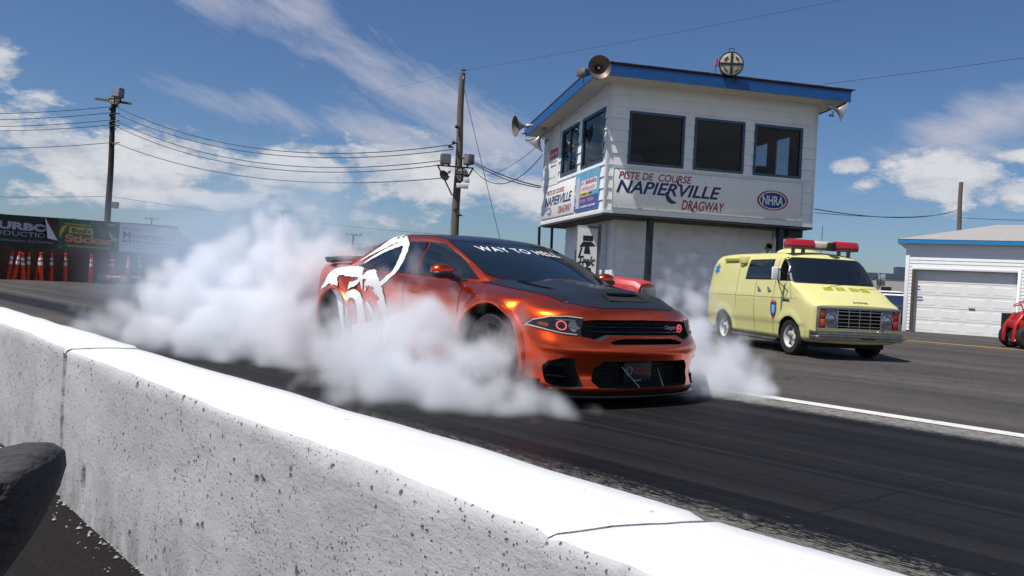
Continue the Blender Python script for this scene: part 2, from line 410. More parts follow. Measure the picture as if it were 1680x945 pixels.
M_ground = asphalt('pit_asphalt', (.050, .046, .045), (.088, .079, .071))
M_near = asphalt('gravelly_dark_asphalt', (.008, .007, .006), (.014, .011, .009), .6, True)
M_lane = rubber_mat()
def worn_paint(name, c, under, thr=.5):
    m, nt, b = new_mat(name); N = nt.nodes.new; L = nt.links.new
    tc = N('ShaderNodeTexCoord'); n = N('ShaderNodeTexNoise'); n.inputs['Scale'].default_value = 14; n.inputs['Detail'].default_value = 9; n.inputs['Roughness'].default_value = .72
    L(tc.outputs['Object'], n.inputs['Vector']); cr = N('ShaderNodeMapRange'); cr.inputs[1].default_value = thr; cr.inputs[2].default_value = thr + .1
    L(n.outputs['Fac'], cr.inputs[0]); mx = N('ShaderNodeMix'); mx.data_type = 'RGBA'; L(cr.outputs[0], mx.inputs['Factor'])
    mx.inputs['A'].default_value = (*c, 1); mx.inputs['B'].default_value = (*under, 1); L(mx.outputs['Result'], b.inputs['Base Color'])
    b.inputs['Roughness'].default_value = .7; return m
M_line = worn_paint('worn_white_line', (.66, .65, .62), (.20, .19, .175), .575)
M_yline = worn_paint('worn_yellow_line', (.62, .36, .03), (.20, .15, .08), .60)
M_oldline = worn_paint('old_white_line', (.5, .49, .46), (.13, .12, .11), .5)

def sheet(name, a0, a1, ts, dz, m, na=40):
    mb = MB(); vs = []; fs = []; k = len(ts)
    for i in range(na + 1):
        a = a0 + (a1 - a0) * i / na
        for t in ts: vs.append((a, t, gz(t) + dz))
    for i in range(na):
        for j in range(k - 1): fs.append((i * k + j, (i + 1) * k + j, (i + 1) * k + j + 1, i * k + j + 1))
    mb.add(vs, fs); o = mb.build(name, m); o.rotation_euler = (0, 0, TA); props(o, kind='structure'); return o
sheet('ground', -1500, 1500, [-1500, -100, 8.6, 10, 13.0, 30, 200, 2200], 0, M_ground, 60)
sheet('racing_lane', -60, 30, [1.2, 3, 5, 7.44], .004, M_lane, 40)
sheet('near_ground', -30, 30, [-8, 0, 1.22], .004, M_near, 10)
sheet('edge_line', -6.9 - 3, 30, [7.45, 7.66], .008, M_line, 60)
def strip(name, p, q, w, m, dz=.008, n=24):
    d = (q - p); d.z = 0; d.normalize(); s = Vector((-d.y, d.x, 0)) * w / 2; mb = MB(); vs = []; fs = []
    for i in range(n + 1):
        c = p.lerp(q, i / n)
        for sg in (-1, 1):
            x = c + s * sg; vs.append((x.x, x.y, gz(x.dot(TN)) + dz))
    for i in range(n): fs.append((2 * i, 2 * i + 2, 2 * i + 3, 2 * i + 1))
    mb.add(vs, fs); return props(mb.build(name, m), kind='structure')
y0, y1 = gpt(1478, 558), gpt(1680, 575)
strip('yellow_line', y0 - (y1 - y0) * .3, y1 + (y1 - y0) * .6, .24, M_yline)
l0, l1 = gpt(236, 466), gpt(330, 483)
strip('far_white_line', l0, l1 + (l1 - l0) * .4, .30, M_oldline)

# ------------------------------------------------------------------ concrete barrier, one thing per cast block
def concrete(name, base, pits=True):
    m, nt, b = new_mat(name); N = nt.nodes.new; L = nt.links.new
    tc = N('ShaderNodeTexCoord')
    def nz(scale, detail=6, rough=.6, st=(1, 1, 1), out='Fac'):
        mp = N('ShaderNodeMapping'); mp.inputs['Scale'].default_value = st; L(tc.outputs['Object'], mp.inputs[0])
        n = N('ShaderNodeTexNoise'); n.inputs['Scale'].default_value = scale; n.inputs['Detail'].default_value = detail; n.inputs['Roughness'].default_value = rough
        L(mp.outputs[0], n.inputs['Vector']); return n.outputs[out]
    def mr(x, a, bb, c, d):
        n = N('ShaderNodeMapRange'); n.inputs[1].default_value = a; n.inputs[2].default_value = bb; n.inputs[3].default_value = c; n.inputs[4].default_value = d
        L(x, n.inputs[0]); return n.outputs[0]
    def ma(op, a, c):
        n = N('ShaderNodeMath'); n.operation = op
        for i, x in enumerate((a, c)):
            if isinstance(x, (int, float)): n.inputs[i].default_value = x
            else: L(x, n.inputs[i])
        return n.outputs[0]
    if pits:
        # air holes: small cells that only open where a mask allows, ragged rims
        def holes(sc, thr, size, seed):
            wp = N('ShaderNodeVectorMath'); wp.operation = 'ADD'
            ws = N('ShaderNodeVectorMath'); ws.operation = 'SCALE'; ws.inputs['Scale'].default_value = 1.1 / sc
            L(nz(sc * 1.6, 4, .7, out='Color'), ws.inputs[0]); L(tc.outputs['Object'], wp.inputs[0]); L(ws.outputs[0], wp.inputs[1])
            v = N('ShaderNodeTexVoronoi'); v.inputs['Scale'].default_value = sc; L(wp.outputs[0], v.inputs['Vector'])
            sp = N('ShaderNodeSeparateColor'); L(v.outputs['Color'], sp.inputs[0])
            rad = mr(sp.outputs[0], thr, 1, 0, size)             # only a few cells have a hole, each with its own size
            cl = mr(nz(3.0 + seed, 3, .6), .42, .62, .35, 1)
            return mr(ma('SUBTRACT', ma('MULTIPLY', rad, cl), v.outputs['Distance']), -.10, .14, 0, 1)
        h = ma('MAXIMUM', ma('MAXIMUM', holes(60, .85, .52, 0), holes(130, .78, .50, 1)), holes(30, .95, .46, 2))
        ridge = nz(45, 5, .6, (1, 1, 2.0)); fine = nz(230, 4, .7)
        H = ma('ADD', ma('ADD', ma('MULTIPLY', h, -2.2), ma('MULTIPLY', ridge, .18)), ma('MULTIPLY', fine, .10))
        H = ma('ADD', H, ma('MULTIPLY', nz(11, 4, .5), .35))
        bp = N('ShaderNodeBump'); bp.inputs['Strength'].default_value = 1.0; bp.inputs['Distance'].default_value = .012
        L(H, bp.inputs['Height']); L(bp.outputs[0], b.inputs['Normal'])
        mx = N('ShaderNodeMix'); mx.data_type = 'RGBA'; L(ma('MULTIPLY', ma('MULTIPLY', h, h), .75), mx.inputs['Factor'])
        c = N('ShaderNodeMix'); c.data_type = 'RGBA'; L(mr(nz(2.2, 7, .65), .35, .7, 0, 1), c.inputs['Factor'])
        c.inputs['A'].default_value = (base[0], base[1], base[2], 1); c.inputs['B'].default_value = (base[0] * .80, base[1] * .79, base[2] * .79, 1)
        L(c.outputs['Result'], mx.inputs['A']); mx.inputs['B'].default_value = (.10, .095, .095, 1); col = mx.outputs['Result']
        # patchy darker tone towards the ground
        sp = N('ShaderNodeSeparateXYZ'); L(tc.outputs['Object'], sp.inputs[0])
        gr = ma('MULTIPLY', mr(sp.outputs[2], .0, .30, 1, 0), mr(nz(7, 7, .7, (1, 1, .5)), .36, .66, .0, .85))
        g = N('ShaderNodeMix'); g.data_type = 'RGBA'; L(gr, g.inputs['Factor']); L(col, g.inputs['A']); g.inputs['B'].default_value = (.12, .11, .10, 1)
        L(g.outputs['Result'], b.inputs['Base Color'])
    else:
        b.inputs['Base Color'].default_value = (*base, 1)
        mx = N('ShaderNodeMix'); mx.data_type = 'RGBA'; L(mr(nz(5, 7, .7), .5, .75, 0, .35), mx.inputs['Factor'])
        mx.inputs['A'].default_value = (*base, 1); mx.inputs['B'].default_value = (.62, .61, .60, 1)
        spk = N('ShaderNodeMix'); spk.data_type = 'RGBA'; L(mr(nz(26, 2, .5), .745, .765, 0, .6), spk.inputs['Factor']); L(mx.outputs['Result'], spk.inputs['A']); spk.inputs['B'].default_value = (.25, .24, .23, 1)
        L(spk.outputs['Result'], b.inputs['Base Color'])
        H = ma('ADD', ma('MULTIPLY', nz(30, 6, .6), 1.0), ma('MULTIPLY', nz(180, 3, .6), .3))
        bp = N('ShaderNodeBump'); bp.inputs['Strength'].default_value = .35; bp.inputs['Distance'].default_value = .006
        L(H, bp.inputs['Height']); L(bp.outputs[0], b.inputs['Normal'])
    b.inputs['Roughness'].default_value = .75
    return m
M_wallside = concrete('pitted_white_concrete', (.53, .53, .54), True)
M_walltop = concrete('pale_barrier_top', (.68, .68, .675), False)  # top and far side get a paler colour than the near face
def smooth_(x): x = max(0, min(1, x)); return x ** .5
def barrier(a0, a1, label, dz=0.0, dt=0.0, hole=None, sk0=0.0, sk1=0.0):
    """cross-section: vertical near face, flat top, far face; dense grid with hand-troweled waviness"""
    H = .65 + dz
    AS = [a0 + .004 * i for i in range(16)] + [a0 + .064 + (a1 - a0 - .128) * i / int((a1 - a0) / .02) for i in range(int((a1 - a0) / .02) + 1)] + [a1 - .004 * i for i in range(15, -1, -1)]
    na = len(AS) - 1
    def tn(a): return .935 - .036 * a + dt
    def tf(a): return 1.265 - .028 * a + dt
    prof = []                                           # (k, z) k=0 near face, 1 far face; param list
    zs = [i * .02 for i in range(int(H / .02) - 1)]
    mb = MB(); vs = []; fs = []; secn = None
    for i in range(na + 1):
        a = AS[i]
        e = min(a - a0, a1 - a) ; edge = max(0, 1 - e / .03)
        n, f = tn(a), tf(a)
        wob = noise.noise(Vector((a * 1.1, dz * 50, 0))) * .014 + noise.noise(Vector((a * 4, 3, 0))) * .006
        wobf = noise.noise(Vector((a * .9, 9.5, dz * 30))) * .028 + noise.noise(Vector((a * 3.5, 7, 0))) * .010
        top = H + noise.noise(Vector((a * 1.6, 0, 5))) * .006 - edge * .008
        sec = []
        for z in zs:
            dd = noise.noise(Vector((a * 3, z * 4, 1))) * .006 + noise.noise(Vector((a * 16, z * 16, 2))) * .0018
            # broken, ragged vertical arris at the block's ends
            rg = .10 if abs(a + .905) < .1 else 1.0
            rag = rg * smooth_(1 - e / (.030 + .03 * abs(noise.noise(Vector((a0, z * 12, 6)))))) * (.020 + .06 * abs(noise.noise(Vector((a0, z * 26, 4)))) + .02 * abs(noise.noise(Vector((a0, z * 70, 9)))))
            zz = z
            if hole:
                q = math.hypot((a - hole[0]) / .020, (z - hole[1]) / .075); dd += max(0, 1 - q) ** .5 * .06
            sec.append((n + wob * .3 * z + dd + rag, zz))
        rag = .003 * noise.noise(Vector((a * 30, 8, 8))) + .004 * noise.noise(Vector((a * 9, 8, 8)))
        sec.append((n + wob + .002, top - .022 + rag)); sec.append((n + wob + .010, top - .006 + rag)); sec.append((n + wob + .024 + rag, top))
        m_ = 8
        for k in range(1, m_):
            sec.append((n + wob + .024 + (f + wobf - .03 - n - wob - .024) * k / m_, top + .0025 * noise.noise(Vector((a * 7, k, 3))) + .004 * math.sin(math.pi * k / m_)))
        sec += [(f + wobf - .02, top), (f + wobf, top - .02), (f + wobf, top - .1), (f, .3), (f, 0)]
        secn = len(sec)
        skw = (sk0 + (sk1 - sk0) * i / na); vs += [(a + skw * min(1, max(0, (t - n) / (f - n))), t, z) for t, z in sec]
    ntop0 = len(zs) + 1
    for i in range(na):
        for j in range(secn - 1):
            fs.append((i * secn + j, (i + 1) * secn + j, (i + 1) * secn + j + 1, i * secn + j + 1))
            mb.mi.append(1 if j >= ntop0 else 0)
    fs.append(tuple(range(secn))); mb.mi.append(0)
    fs.append(tuple(na * secn + j for j in range(secn - 1, -1, -1))); mb.mi.append(0)
    mb.v = vs; mb.f = fs
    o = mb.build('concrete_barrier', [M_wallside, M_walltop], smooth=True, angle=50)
    o.rotation_euler = (0, 0, TA); props(o, label, 'barrier', 'white concrete blocks of the track wall'); return o
J = [-16.0, -13.0, -9.95, -6.9, -3.875, -.905, 2.1, 5.1]
lb = {3: 'white concrete barrier block at the left edge, behind the raised knee', 4: 'long pitted white concrete barrier block with a dark hole low on its face',
      5: 'white concrete barrier block at the bottom right corner', 2: 'white concrete barrier block beyond the left edge of the photo', 1: 'far white concrete barrier block outside the left of the picture',
      0: 'farthest white concrete barrier block beyond the left edge', 6: 'white concrete barrier block beyond the lower right edge'}
def crumbs():
    rr_ = random.Random(11); mb = MB()
    for i in range(420):
        a = -5.6 + 5.4 * rr_.random(); t = .955 - .036 * a - .008 - .10 * rr_.random() ** 2.2; s = .0025 + .008 * rr_.random() ** 2.5
        p = [Vector((rr_.gauss(0, 1), rr_.gauss(0, 1), rr_.gauss(0, .7))).normalized() * s for _ in range(6)]
        c = Vector((a, t - s, .005 + s * .5)); mb.add([c + q for q in (Vector((s, 0, 0)) + p[0] * .3, Vector((-s, 0, 0)) + p[1] * .3, Vector((0, s, 0)) + p[2] * .3, Vector((0, -s, 0)) + p[3] * .3, Vector((0, 0, s * .8)), Vector((0, 0, -s * .5)))],
               [(0, 2, 4), (2, 1, 4), (1, 3, 4), (3, 0, 4), (2, 0, 5), (1, 2, 5), (3, 1, 5), (0, 3, 5)])
    o = mb.build('concrete_crumbs', mat('concrete_crumb', (.40, .39, .37), .9, var=.3), merge=False); o.rotation_euler = (0, 0, TA)
    props(o, 'loose concrete crumbs along the foot of the white barrier', 'rubble', kind='stuff')
crumbs()
for i in (2, 3, 4, 5, 6):
    barrier(J[i] + {4: .005, 5: .002}.get(i, .004), J[i + 1] - {3: .005, 4: .002}.get(i, .004), lb[i], {3: .008, 4: .0, 5: -.0015}.get(i, .003), {3: .006, 4: 0, 5: -.004}.get(i, 0), (-3.52, .13) if i == 4 else None, {4: .04, 5: .12, 6: .1}.get(i, 0), {3: .04, 4: .12, 5: .1}.get(i, 0))
# ------------------------------------------------------------------ timing tower
M_siding = mat('white_siding', (.86, .87, .88), .5, var=.05, vs=1.5, dirt=(.66, .66, .64), dscale=1.3)
M_sidingR = mat('white_corner_trim', (.78, .78, .77), .5, var=.05)
M_soffit = mat('cream_soffit', (.70, .66, .60), .6, var=.08)
M_fascia = mat('blue_fascia', (.007, .095, .31), .45, var=.12, vs=3)
M_bframe = mat('blue_window_frame', (.055, .11, .16), .5, var=.3, vs=9)
M_shingle = mat('dark_shingle', (.06, .055, .05), .9, var=.4, vs=14, bump=.6, bs=30)
M_post = mat('dark_blue_post', (.012, .018, .03), .4)
M_sign = mat('painted_white_board', (.84, .84, .81), .5, var=.03)
M_navy = mat('navy_lettering', (.012, .03, .12), .5)
M_crim = mat('crimson_lettering', (.32, .015, .03), .5)
M_under = mat('dark_underside', (.05, .045, .045), .8)
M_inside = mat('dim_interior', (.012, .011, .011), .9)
M_curtain = mat('grey_curtain', (.72, .68, .62), .9, var=.35, vs=2, stretch=(14, 14, .6))
def window_glass(name, tint=(.02, .025, .03)):
    m, nt, b = new_mat(name); N = nt.nodes.new; L = nt.links.new
    g = N('ShaderNodeBsdfGlossy'); g.inputs['Roughness'].default_value = .02; g.inputs['Color'].default_value = (.9, .95, 1, 1)
    t = N('ShaderNodeBsdfTransparent'); t.inputs['Color'].default_value = (.50, .54, .56, 1)
    f = N('ShaderNodeFresnel'); f.inputs['IOR'].default_value = 1.28
    mx = N('ShaderNodeMixShader'); L(f.outputs[0], mx.inputs[0]); L(t.outputs[0], mx.inputs[1]); L(g.outputs[0], mx.inputs[2])
    L(mx.outputs[0], nt.nodes['Material Output'].inputs['Surface']); return m
M_glass = window_glass('window_glass')

def siding(mb, x0, x1, z0, z1, row, openings, M, lap=.028, joints=()):
    """lapped boards in the local XZ plane, outward = -Y"""
    z = z0
    while z < z1 - 1e-4:
        zt = min(z + row, z1)
        cuts = [(x0, x1)]
        # split rows where openings begin or end so boards stop at the opening
        lv = sorted({z, zt} | {q for o in openings for q in (o[2], o[3]) if z < q < zt})
        for a, b in zip(lv[:-1], lv[1:]):
            xs = [(x0, x1)]
            for o in openings:
                if o[2] <= a + 1e-5 and o[3] >= b - 1e-5:
                    nx = []
                    for p, q in xs:
                        if o[1] <= p or o[0] >= q: nx.append((p, q)); continue
                        if o[0] > p: nx.append((p, o[0]))
                        if o[1] < q: nx.append((o[1], q))
                    xs = nx
            for p, q in xs:
                def yy(zz): return -lap * (1 - (zz - z) / row) - .004
                mb.add([(p, yy(a), a), (q, yy(a), a), (q, yy(b), b), (p, yy(b), b), (p, .03, a), (q, .03, a), (q, .03, b), (p, .03, b)],
                       [(0, 1, 2, 3), (0, 4, 5, 1), (3, 2, 6, 7), (0, 3, 7, 4), (1, 5, 6, 2)], M)
        z = zt

TC = aty(991, 346, 21.0)                           # lower front-left corner of the upper storey
FZ = TC.z; ff = Vector((.974, .225, 0)).normalized(); fb = Vector((-ff.y, ff.x, 0))
TW, TL = 5.95, 6.2
tw = thing('timing_tower', 'white two storey control tower with blue roof edge and dark windows', 'tower', (TC.x, TC.y, -.13), math.atan2(ff.y, ff.x))
Z0 = FZ + .13; ZT = Z0 + 3.32                      # in tower coordinates: x along front, y to the back
win_f = [(.55, 2.10), (2.37, 3.82), (4.10, 5.54)]
wz = (Z0 + 1.24, Z0 + 2.62)
MF = Matrix.Identity(4)
MLs = frame((0, TL, 0), (0, -1, 0), (0, 0, 1)).copy()
def side_frame():                                  # left wall: local x from the back to the front, outward = -x of the tower
    return Matrix.Translation((0, TL, 0)) @ Matrix(((0, 1, 0), (-1, 0, 0), (0, 0, 1))).to_4x4()
MS = side_frame()
win_s = [(TL - 4.15, TL - 2.47), (TL - 2.12, TL - .22)]
sz = (Z0 + 1.30, Z0 + 2.72)
mb = MB(); siding(mb, .06, TW - .06, Z0, ZT, .30, [(a, b, *wz) for a, b in win_f], MF)
mb.build('front_wall', M_siding, tw)
ROOFDROP = .30
mb = MB(); siding(mb, .06, TL - .06, Z0, ZT, .30, [(a, b, *sz) for a, b in win_s], MS)
mb.build('side_wall', M_siding, tw)
def holed(mb, x0, x1):
    # right-hand wall with two window openings
    mb.box(x0, x1, .08, TL - .03, Z0, wz[0]); mb.box(x0, x1, .08, TL - .03, wz[1], ZT)
    for a, b in ((.08, 1.15), (1.95, 2.35), (3.5, TL - .03)): mb.box(x0, x1, a, b, wz[0], wz[1])
mb = MB(); holed(mb, TW - .03, TW); mb.box(.06, TW, TL - .03, TL, Z0, ZT); mb.build('rear_walls', M_siding, tw)
mb = MB()
for x, y in ((0, 0), (TW, 0), (0, TL)):
    mb.box(x - .025 if x == 0 else x - .07, x + .07 if x == 0 else x + .025, y - .025 if y == 0 else y - .07, y + .07 if y == 0 else y + .025, Z0 - .02, ZT + .12)
mb.build('corner_trim', M_sidingR, tw, bevel=.006)
# interior: floor, back wall, dim, so that the windows look into a room
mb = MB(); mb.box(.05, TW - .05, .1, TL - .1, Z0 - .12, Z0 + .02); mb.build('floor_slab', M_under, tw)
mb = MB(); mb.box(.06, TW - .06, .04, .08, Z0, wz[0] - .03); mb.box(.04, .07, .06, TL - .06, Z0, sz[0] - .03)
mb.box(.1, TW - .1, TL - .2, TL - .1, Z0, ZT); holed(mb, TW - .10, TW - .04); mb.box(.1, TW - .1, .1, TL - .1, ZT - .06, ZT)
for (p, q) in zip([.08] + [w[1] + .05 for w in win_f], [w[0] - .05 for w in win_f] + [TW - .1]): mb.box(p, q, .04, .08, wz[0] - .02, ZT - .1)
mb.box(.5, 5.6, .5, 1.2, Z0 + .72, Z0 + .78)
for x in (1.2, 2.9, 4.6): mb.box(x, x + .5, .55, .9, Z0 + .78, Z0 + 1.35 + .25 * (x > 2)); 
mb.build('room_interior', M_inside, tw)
mb = MB(); mb.box(.68, 1.02, .10, .13, wz[0] + .0, wz[0] + .30); mb.build('notice_card', mat('grey_card', (.25, .25, .25), .6), tw)
mb = MB(); mb.box(.8, .9, 1.3, 2.8, Z0 + .95, Z0 + 2.3); mb.build('back_window_blind', mat('pale_blind', (.28, .30, .31), .8), tw)
def window(x0, x1, z0, z1, M, parent, fm, gm, w=.07, mull=None, name='window'):
    mb = MB(); d0, d1 = -.035, .05
    mb.box(x0, x1, d0, d1, z0, z0 + w, M); mb.box(x0, x1, d0, d1, z1 - w, z1, M)
    mb.box(x0, x0 + w, d0, d1, z0 + w, z1 - w, M); mb.box(x1 - w, x1, d0, d1, z0 + w, z1 - w, M)
    if mull: mb.box(mull - .03, mull + .03, d0 + .01, d1, z0 + w, z1 - w, M)
    f = mb.build(name, fm, parent, bevel=.006)
    g = MB(); g.box(x0 + w - .01, x1 - w + .01, .012, .018, z0 + w - .01, z1 - w + .01, M); g.build('pane', gm, f)
    return f
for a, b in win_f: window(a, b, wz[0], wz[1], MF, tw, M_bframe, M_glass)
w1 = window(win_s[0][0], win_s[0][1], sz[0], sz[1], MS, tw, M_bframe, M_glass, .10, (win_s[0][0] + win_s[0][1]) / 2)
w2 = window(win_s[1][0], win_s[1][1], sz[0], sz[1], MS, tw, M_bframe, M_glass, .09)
mb = MB()
for k, (a, b) in enumerate(win_s):
    n = 40; s0 = a + (.65 if k else .35)
    vs = []; 
    for i in range(n + 1):
        x = s0 + (b - s0 - .08) * i / n; y = .09 + .02 * math.sin(i * 1.3)
        vs += [(x, y, sz[0] + .02), (x, y, sz[1] - .02)]
    mb.add(vs, [(2 * i, 2 * i + 2, 2 * i + 3, 2 * i + 1) for i in range(n)], MS)
mb.build('curtain', M_curtain, tw)
# roof: low slope to the back, wide eaves
OV = .60; OS = .55
def rz(y): return ZT + .24 - .055 * y
def slab(mb, x0, x1, y0, y1, h0, h1):
    mb.add([(x0, y0, rz(y0) + h0), (x1, y0, rz(y0) + h0), (x1, y1, rz(y1) + h0), (x0, y1, rz(y1) + h0),
            (x0, y0, rz(y0) + h1), (x1, y0, rz(y0) + h1), (x1, y1, rz(y1) + h1), (x0, y1, rz(y1) + h1)],
           [(0, 3, 2, 1), (4, 5, 6, 7), (0, 1, 5, 4), (1, 2, 6, 5), (2, 3, 7, 6), (3, 0, 4, 7)])
mb = MB(); slab(mb, -OS + .02, TW + OS - .02, -OV + .02, TL + .5, -.27, -.24); mb.build('soffit', M_soffit, tw)
mb = MB(); slab(mb, -OS, TW + OS, -OV, TL + .52, -.02, .0)
slab(mb, -OS - .03, TW + OS + .03, -OV - .03, TL + .55, .003, .035)
x = -OS
while x < TW + OS:
    slab(mb, x, x + .29, -OV - .045, -OV + .2, .036, .046 + .008 * random.random()); x += .30
mb.build('roof', M_shingle, tw)
mb = MB(); slab(mb, -OS, TW + OS, -OV - .025, -OV, -.29, -.022); slab(mb, -OS - .025, -OS, -OV - .025, TL + .5, -.29, -.022); slab(mb, TW + OS, TW + OS + .025, -OV - .025, TL + .5, -.29, -.022)
mb.build('fascia', M_fascia, tw)
mb = MB(); mb.box(-.03, TW + .03, -.03, TL + .03, Z0 - .10, Z0 - .04); mb.build('underside', M_under, tw)
mb = MB(); mb.box(-.035, TW + .035, -.036, -.005, Z0 - .04, Z0 + .04); mb.box(-.036, -.005, -.03, TL, Z0 - .04, Z0 + .04); mb.build('skirt_board', M_sidingR, tw)
# wall filler under the soffit
mb = MB(); siding(mb, .06, TW - .06, ZT, ZT + .10, .30, [], MF); mb.build('frieze_board', M_siding, tw)
# lower storey
LB = .95; LX0, LX1 = .66, 5.40; LL = 4.6
mb = MB(); siding(mb, LX0 + .05, LX1 - .05, 0, Z0 - .1, .36, [], Matrix.Translation((0, LB, 0)))
MS2 = Matrix.Translation((LX0, LB + LL, 0)) @ Matrix(((0, 1, 0), (-1, 0, 0), (0, 0, 1))).to_4x4()
siding(mb, .05, LL - .05, 0, Z0 - .1, .36, [(LL - 3.35, LL - 2.45, 0, 2.15)], MS2)
mb.box(LX1 - .03, LX1, LB + .05, LB + LL, 0, Z0 - .1); mb.box(LX0 + .05, LX1, LB + LL - .03, LB + LL, 0, Z0 - .1)
mb.build('lower_walls', mat('grey_white_siding', (.88, .89, .91), .55, var=.06, vs=1.2, dirt=(.42, .42, .41), dscale=1.1), tw)
mb = MB()
for x in (LX0, LX1): mb.box(x - .03, x + .05, LB - .03, LB + .05, 0, Z0 - .1)
mb.build('lower_corner_trim', M_sidingR, tw)
d = MB(); d.box(LL - 3.33, LL - 2.47, -.01, .03, .03, 2.12, MS2)
dr = d.build('door', mat('grey_door', (.48, .49, .50), .5), tw)
h = MB(); h.sphere((LX0 - .05, LB + 2.6, 1.0), .035); h.build('handle', M_chrome, dr, smooth=True)
d = MB(); d.box(LL - 3.40, LL - 3.33, -.03, .04, 0, 2.2, MS2); d.box(LL - 2.47, LL - 2.40, -.03, .04, 0, 2.2, MS2); d.box(LL - 3.40, LL - 2.40, -.03, .04, 2.12, 2.2, MS2)
d.build('door_frame', M_greymetal, dr)
mb = MB()
for x in (1.33, 5.10): mb.box(x - .075, x + .075, .05, .20, 0, Z0 - .1)
for x in (1.33,): mb.box(x - .11, x + .11, .01, .24, 0, .02)
mb.build('support_post', M_post, tw, bevel=.006)
mb = MB(); mb.box(LX1 + .06, TW - .05, .3, 1.2, Z0 - .32, Z0 - .102); mb.build('beam', M_post, tw)

# boards with lettering, each a thing of its own
def on_tower(name, label, cat, group=None):
    o = thing(name, label, cat, tw.location, tw.rotation_euler[2], group); return o
sg = on_tower('sign_board', 'long white sign board with red and navy lettering under the three front windows', 'sign')
mb = MB(); mb.box(.17, 5.60, -.055, -.03, Z0 + .10, Z0 + 1.14); mb.build('board', M_sign, sg, bevel=.004)
mb = MB(); mb.box(.17, 5.60, -.062, -.056, Z0 + .10, Z0 + .125); mb.box(.17, 5.60, -.062, -.056, Z0 + 1.115, Z0 + 1.14); mb.box(.17, .19, -.062, -.056, Z0 + .125, Z0 + 1.115); mb.box(5.58, 5.60, -.062, -.056, Z0 + .125, Z0 + 1.115)
mb.box(2.73, 2.738, -.0585, -.0555, Z0 + .13, Z0 + 1.11)
mb.build('board_edge', mat('aged_edge', (.58, .58, .56), .6), sg)
def TF(x, z, y=-.058): return frame((x, y, z), (1, 0, 0), (0, 0, 1))
text('lettering', 'PISTE DE  COURSE', TF(.33, Z0 + .86), 2.02, .19, M_crim, sg, shear=.22, bold=.012)
text('lettering', 'NAPIERVILLE', TF(.28, Z0 + .50), 2.92, .33, M_navy, sg, shear=.30, bold=.02)
text('lettering', 'DRAGWAY', TF(2.10, Z0 + .17), 1.22, .26, M_crim, sg, shear=.22, bold=.015)
def swash(pts, w, m, par, y=-.0595):
    mb = MB(); n = len(pts); vs = []
    for i, (x, z) in enumerate(pts):
        a = pts[max(i - 1, 0)]; b = pts[min(i + 1, n - 1)]; dx, dz = b[0] - a[0], b[1] - a[1]; l = math.hypot(dx, dz); ww = w[i] if isinstance(w, list) else w
        vs += [(x - dz / l * ww, y, z + dx / l * ww), (x + dz / l * ww, y, z - dx / l * ww)]
    mb.add(vs, [(2 * i, 2 * i + 1, 2 * i + 3, 2 * i + 2) for i in range(n - 1)])
    o = mb.build('swash', m, par); o.modifiers.new('t', 'SOLIDIFY').thickness = .003
swash([(1.66, Z0 + .60), (1.68, Z0 + .50), (1.74, Z0 + .40), (1.83, Z0 + .345), (1.95, Z0 + .34)], [.03, .05, .06, .05, .01], M_navy, sg)
swash([(1.93, Z0 + .93), (1.95, Z0 + .87), (2.0, Z0 + .80), (2.08, Z0 + .79)], [.02, .03, .03, .008], M_crim, sg)
swash([(2.36, Z0 + .26), (2.38, Z0 + .19), (2.44, Z0 + .13), (2.54, Z0 + .125)], [.02, .03, .03, .008], M_crim, sg)
def disc(mb, cx, cz, rx, rz_, y, n=40, M=None):
    p = ring2d(cx, cz, rx, rz_, n); mb.add([(a, y, b) for a, b in p], [tuple(range(n))], M)
M_rred = mat('logo_red', (.42, .02, .03), .5); M_rblue = mat('logo_blue', (.01, .04, .22), .5); M_lw = mat('logo_white', (.82, .82, .80), .5)
lg = thing('tmp', 'x', 'x'); bpy.data.objects.remove(lg)
def oval_logo(cx, cz, sx, par, M=None, y=-.058):
    for k, (rx, rz_, m) in enumerate(((.46, .27, M_rred), (.405, .235, M_lw), (.375, .21, M_rblue))):
        mb = MB(); p = ring2d(cx, cz, rx * sx, rz_ * sx, 40)
        mb.prism([(a, -b) for a, b in p], y - .003 * (k + 1) + 0, y - .003 * k, (M or Matrix.Identity(4)) @ Matrix(((1, 0, 0, 0), (0, 0, 1, 0), (0, -1, 0, 0), (0, 0, 0, 1))))
        mb.build('logo_oval', m, par)
    text('logo_lettering', 'NHRA', (M or Matrix.Identity(4)) @ frame((cx - .31 * sx, y - .011, cz - .125 * sx), (1, 0, 0), (0, 0, 1)), .62 * sx, .25 * sx, M_lw, par, bold=.02, thick=.003)
    for zz, body in ((.212, 'CHAMPIONSHIP'), (-.262, 'TRACK')):
        text('small_lettering', body, (M or Matrix.Identity(4)) @ frame((cx - .13 * sx, y - .008, cz + zz * sx), (1, 0, 0), (0, 0, 1)), .26 * sx, .045 * sx, M_lw, par, thick=.003)
oval_logo(4.72, Z0 + .60, 1.0, sg)
mb = MB()
for x in (.3, 1.4, 2.6, 2.86, 4.0, 5.45):
    for z in (.14, 1.10): mb.sphere((x, -.06, Z0 + z), .012, 6, 4)
mb.build('screws', M_greymetal, sg)

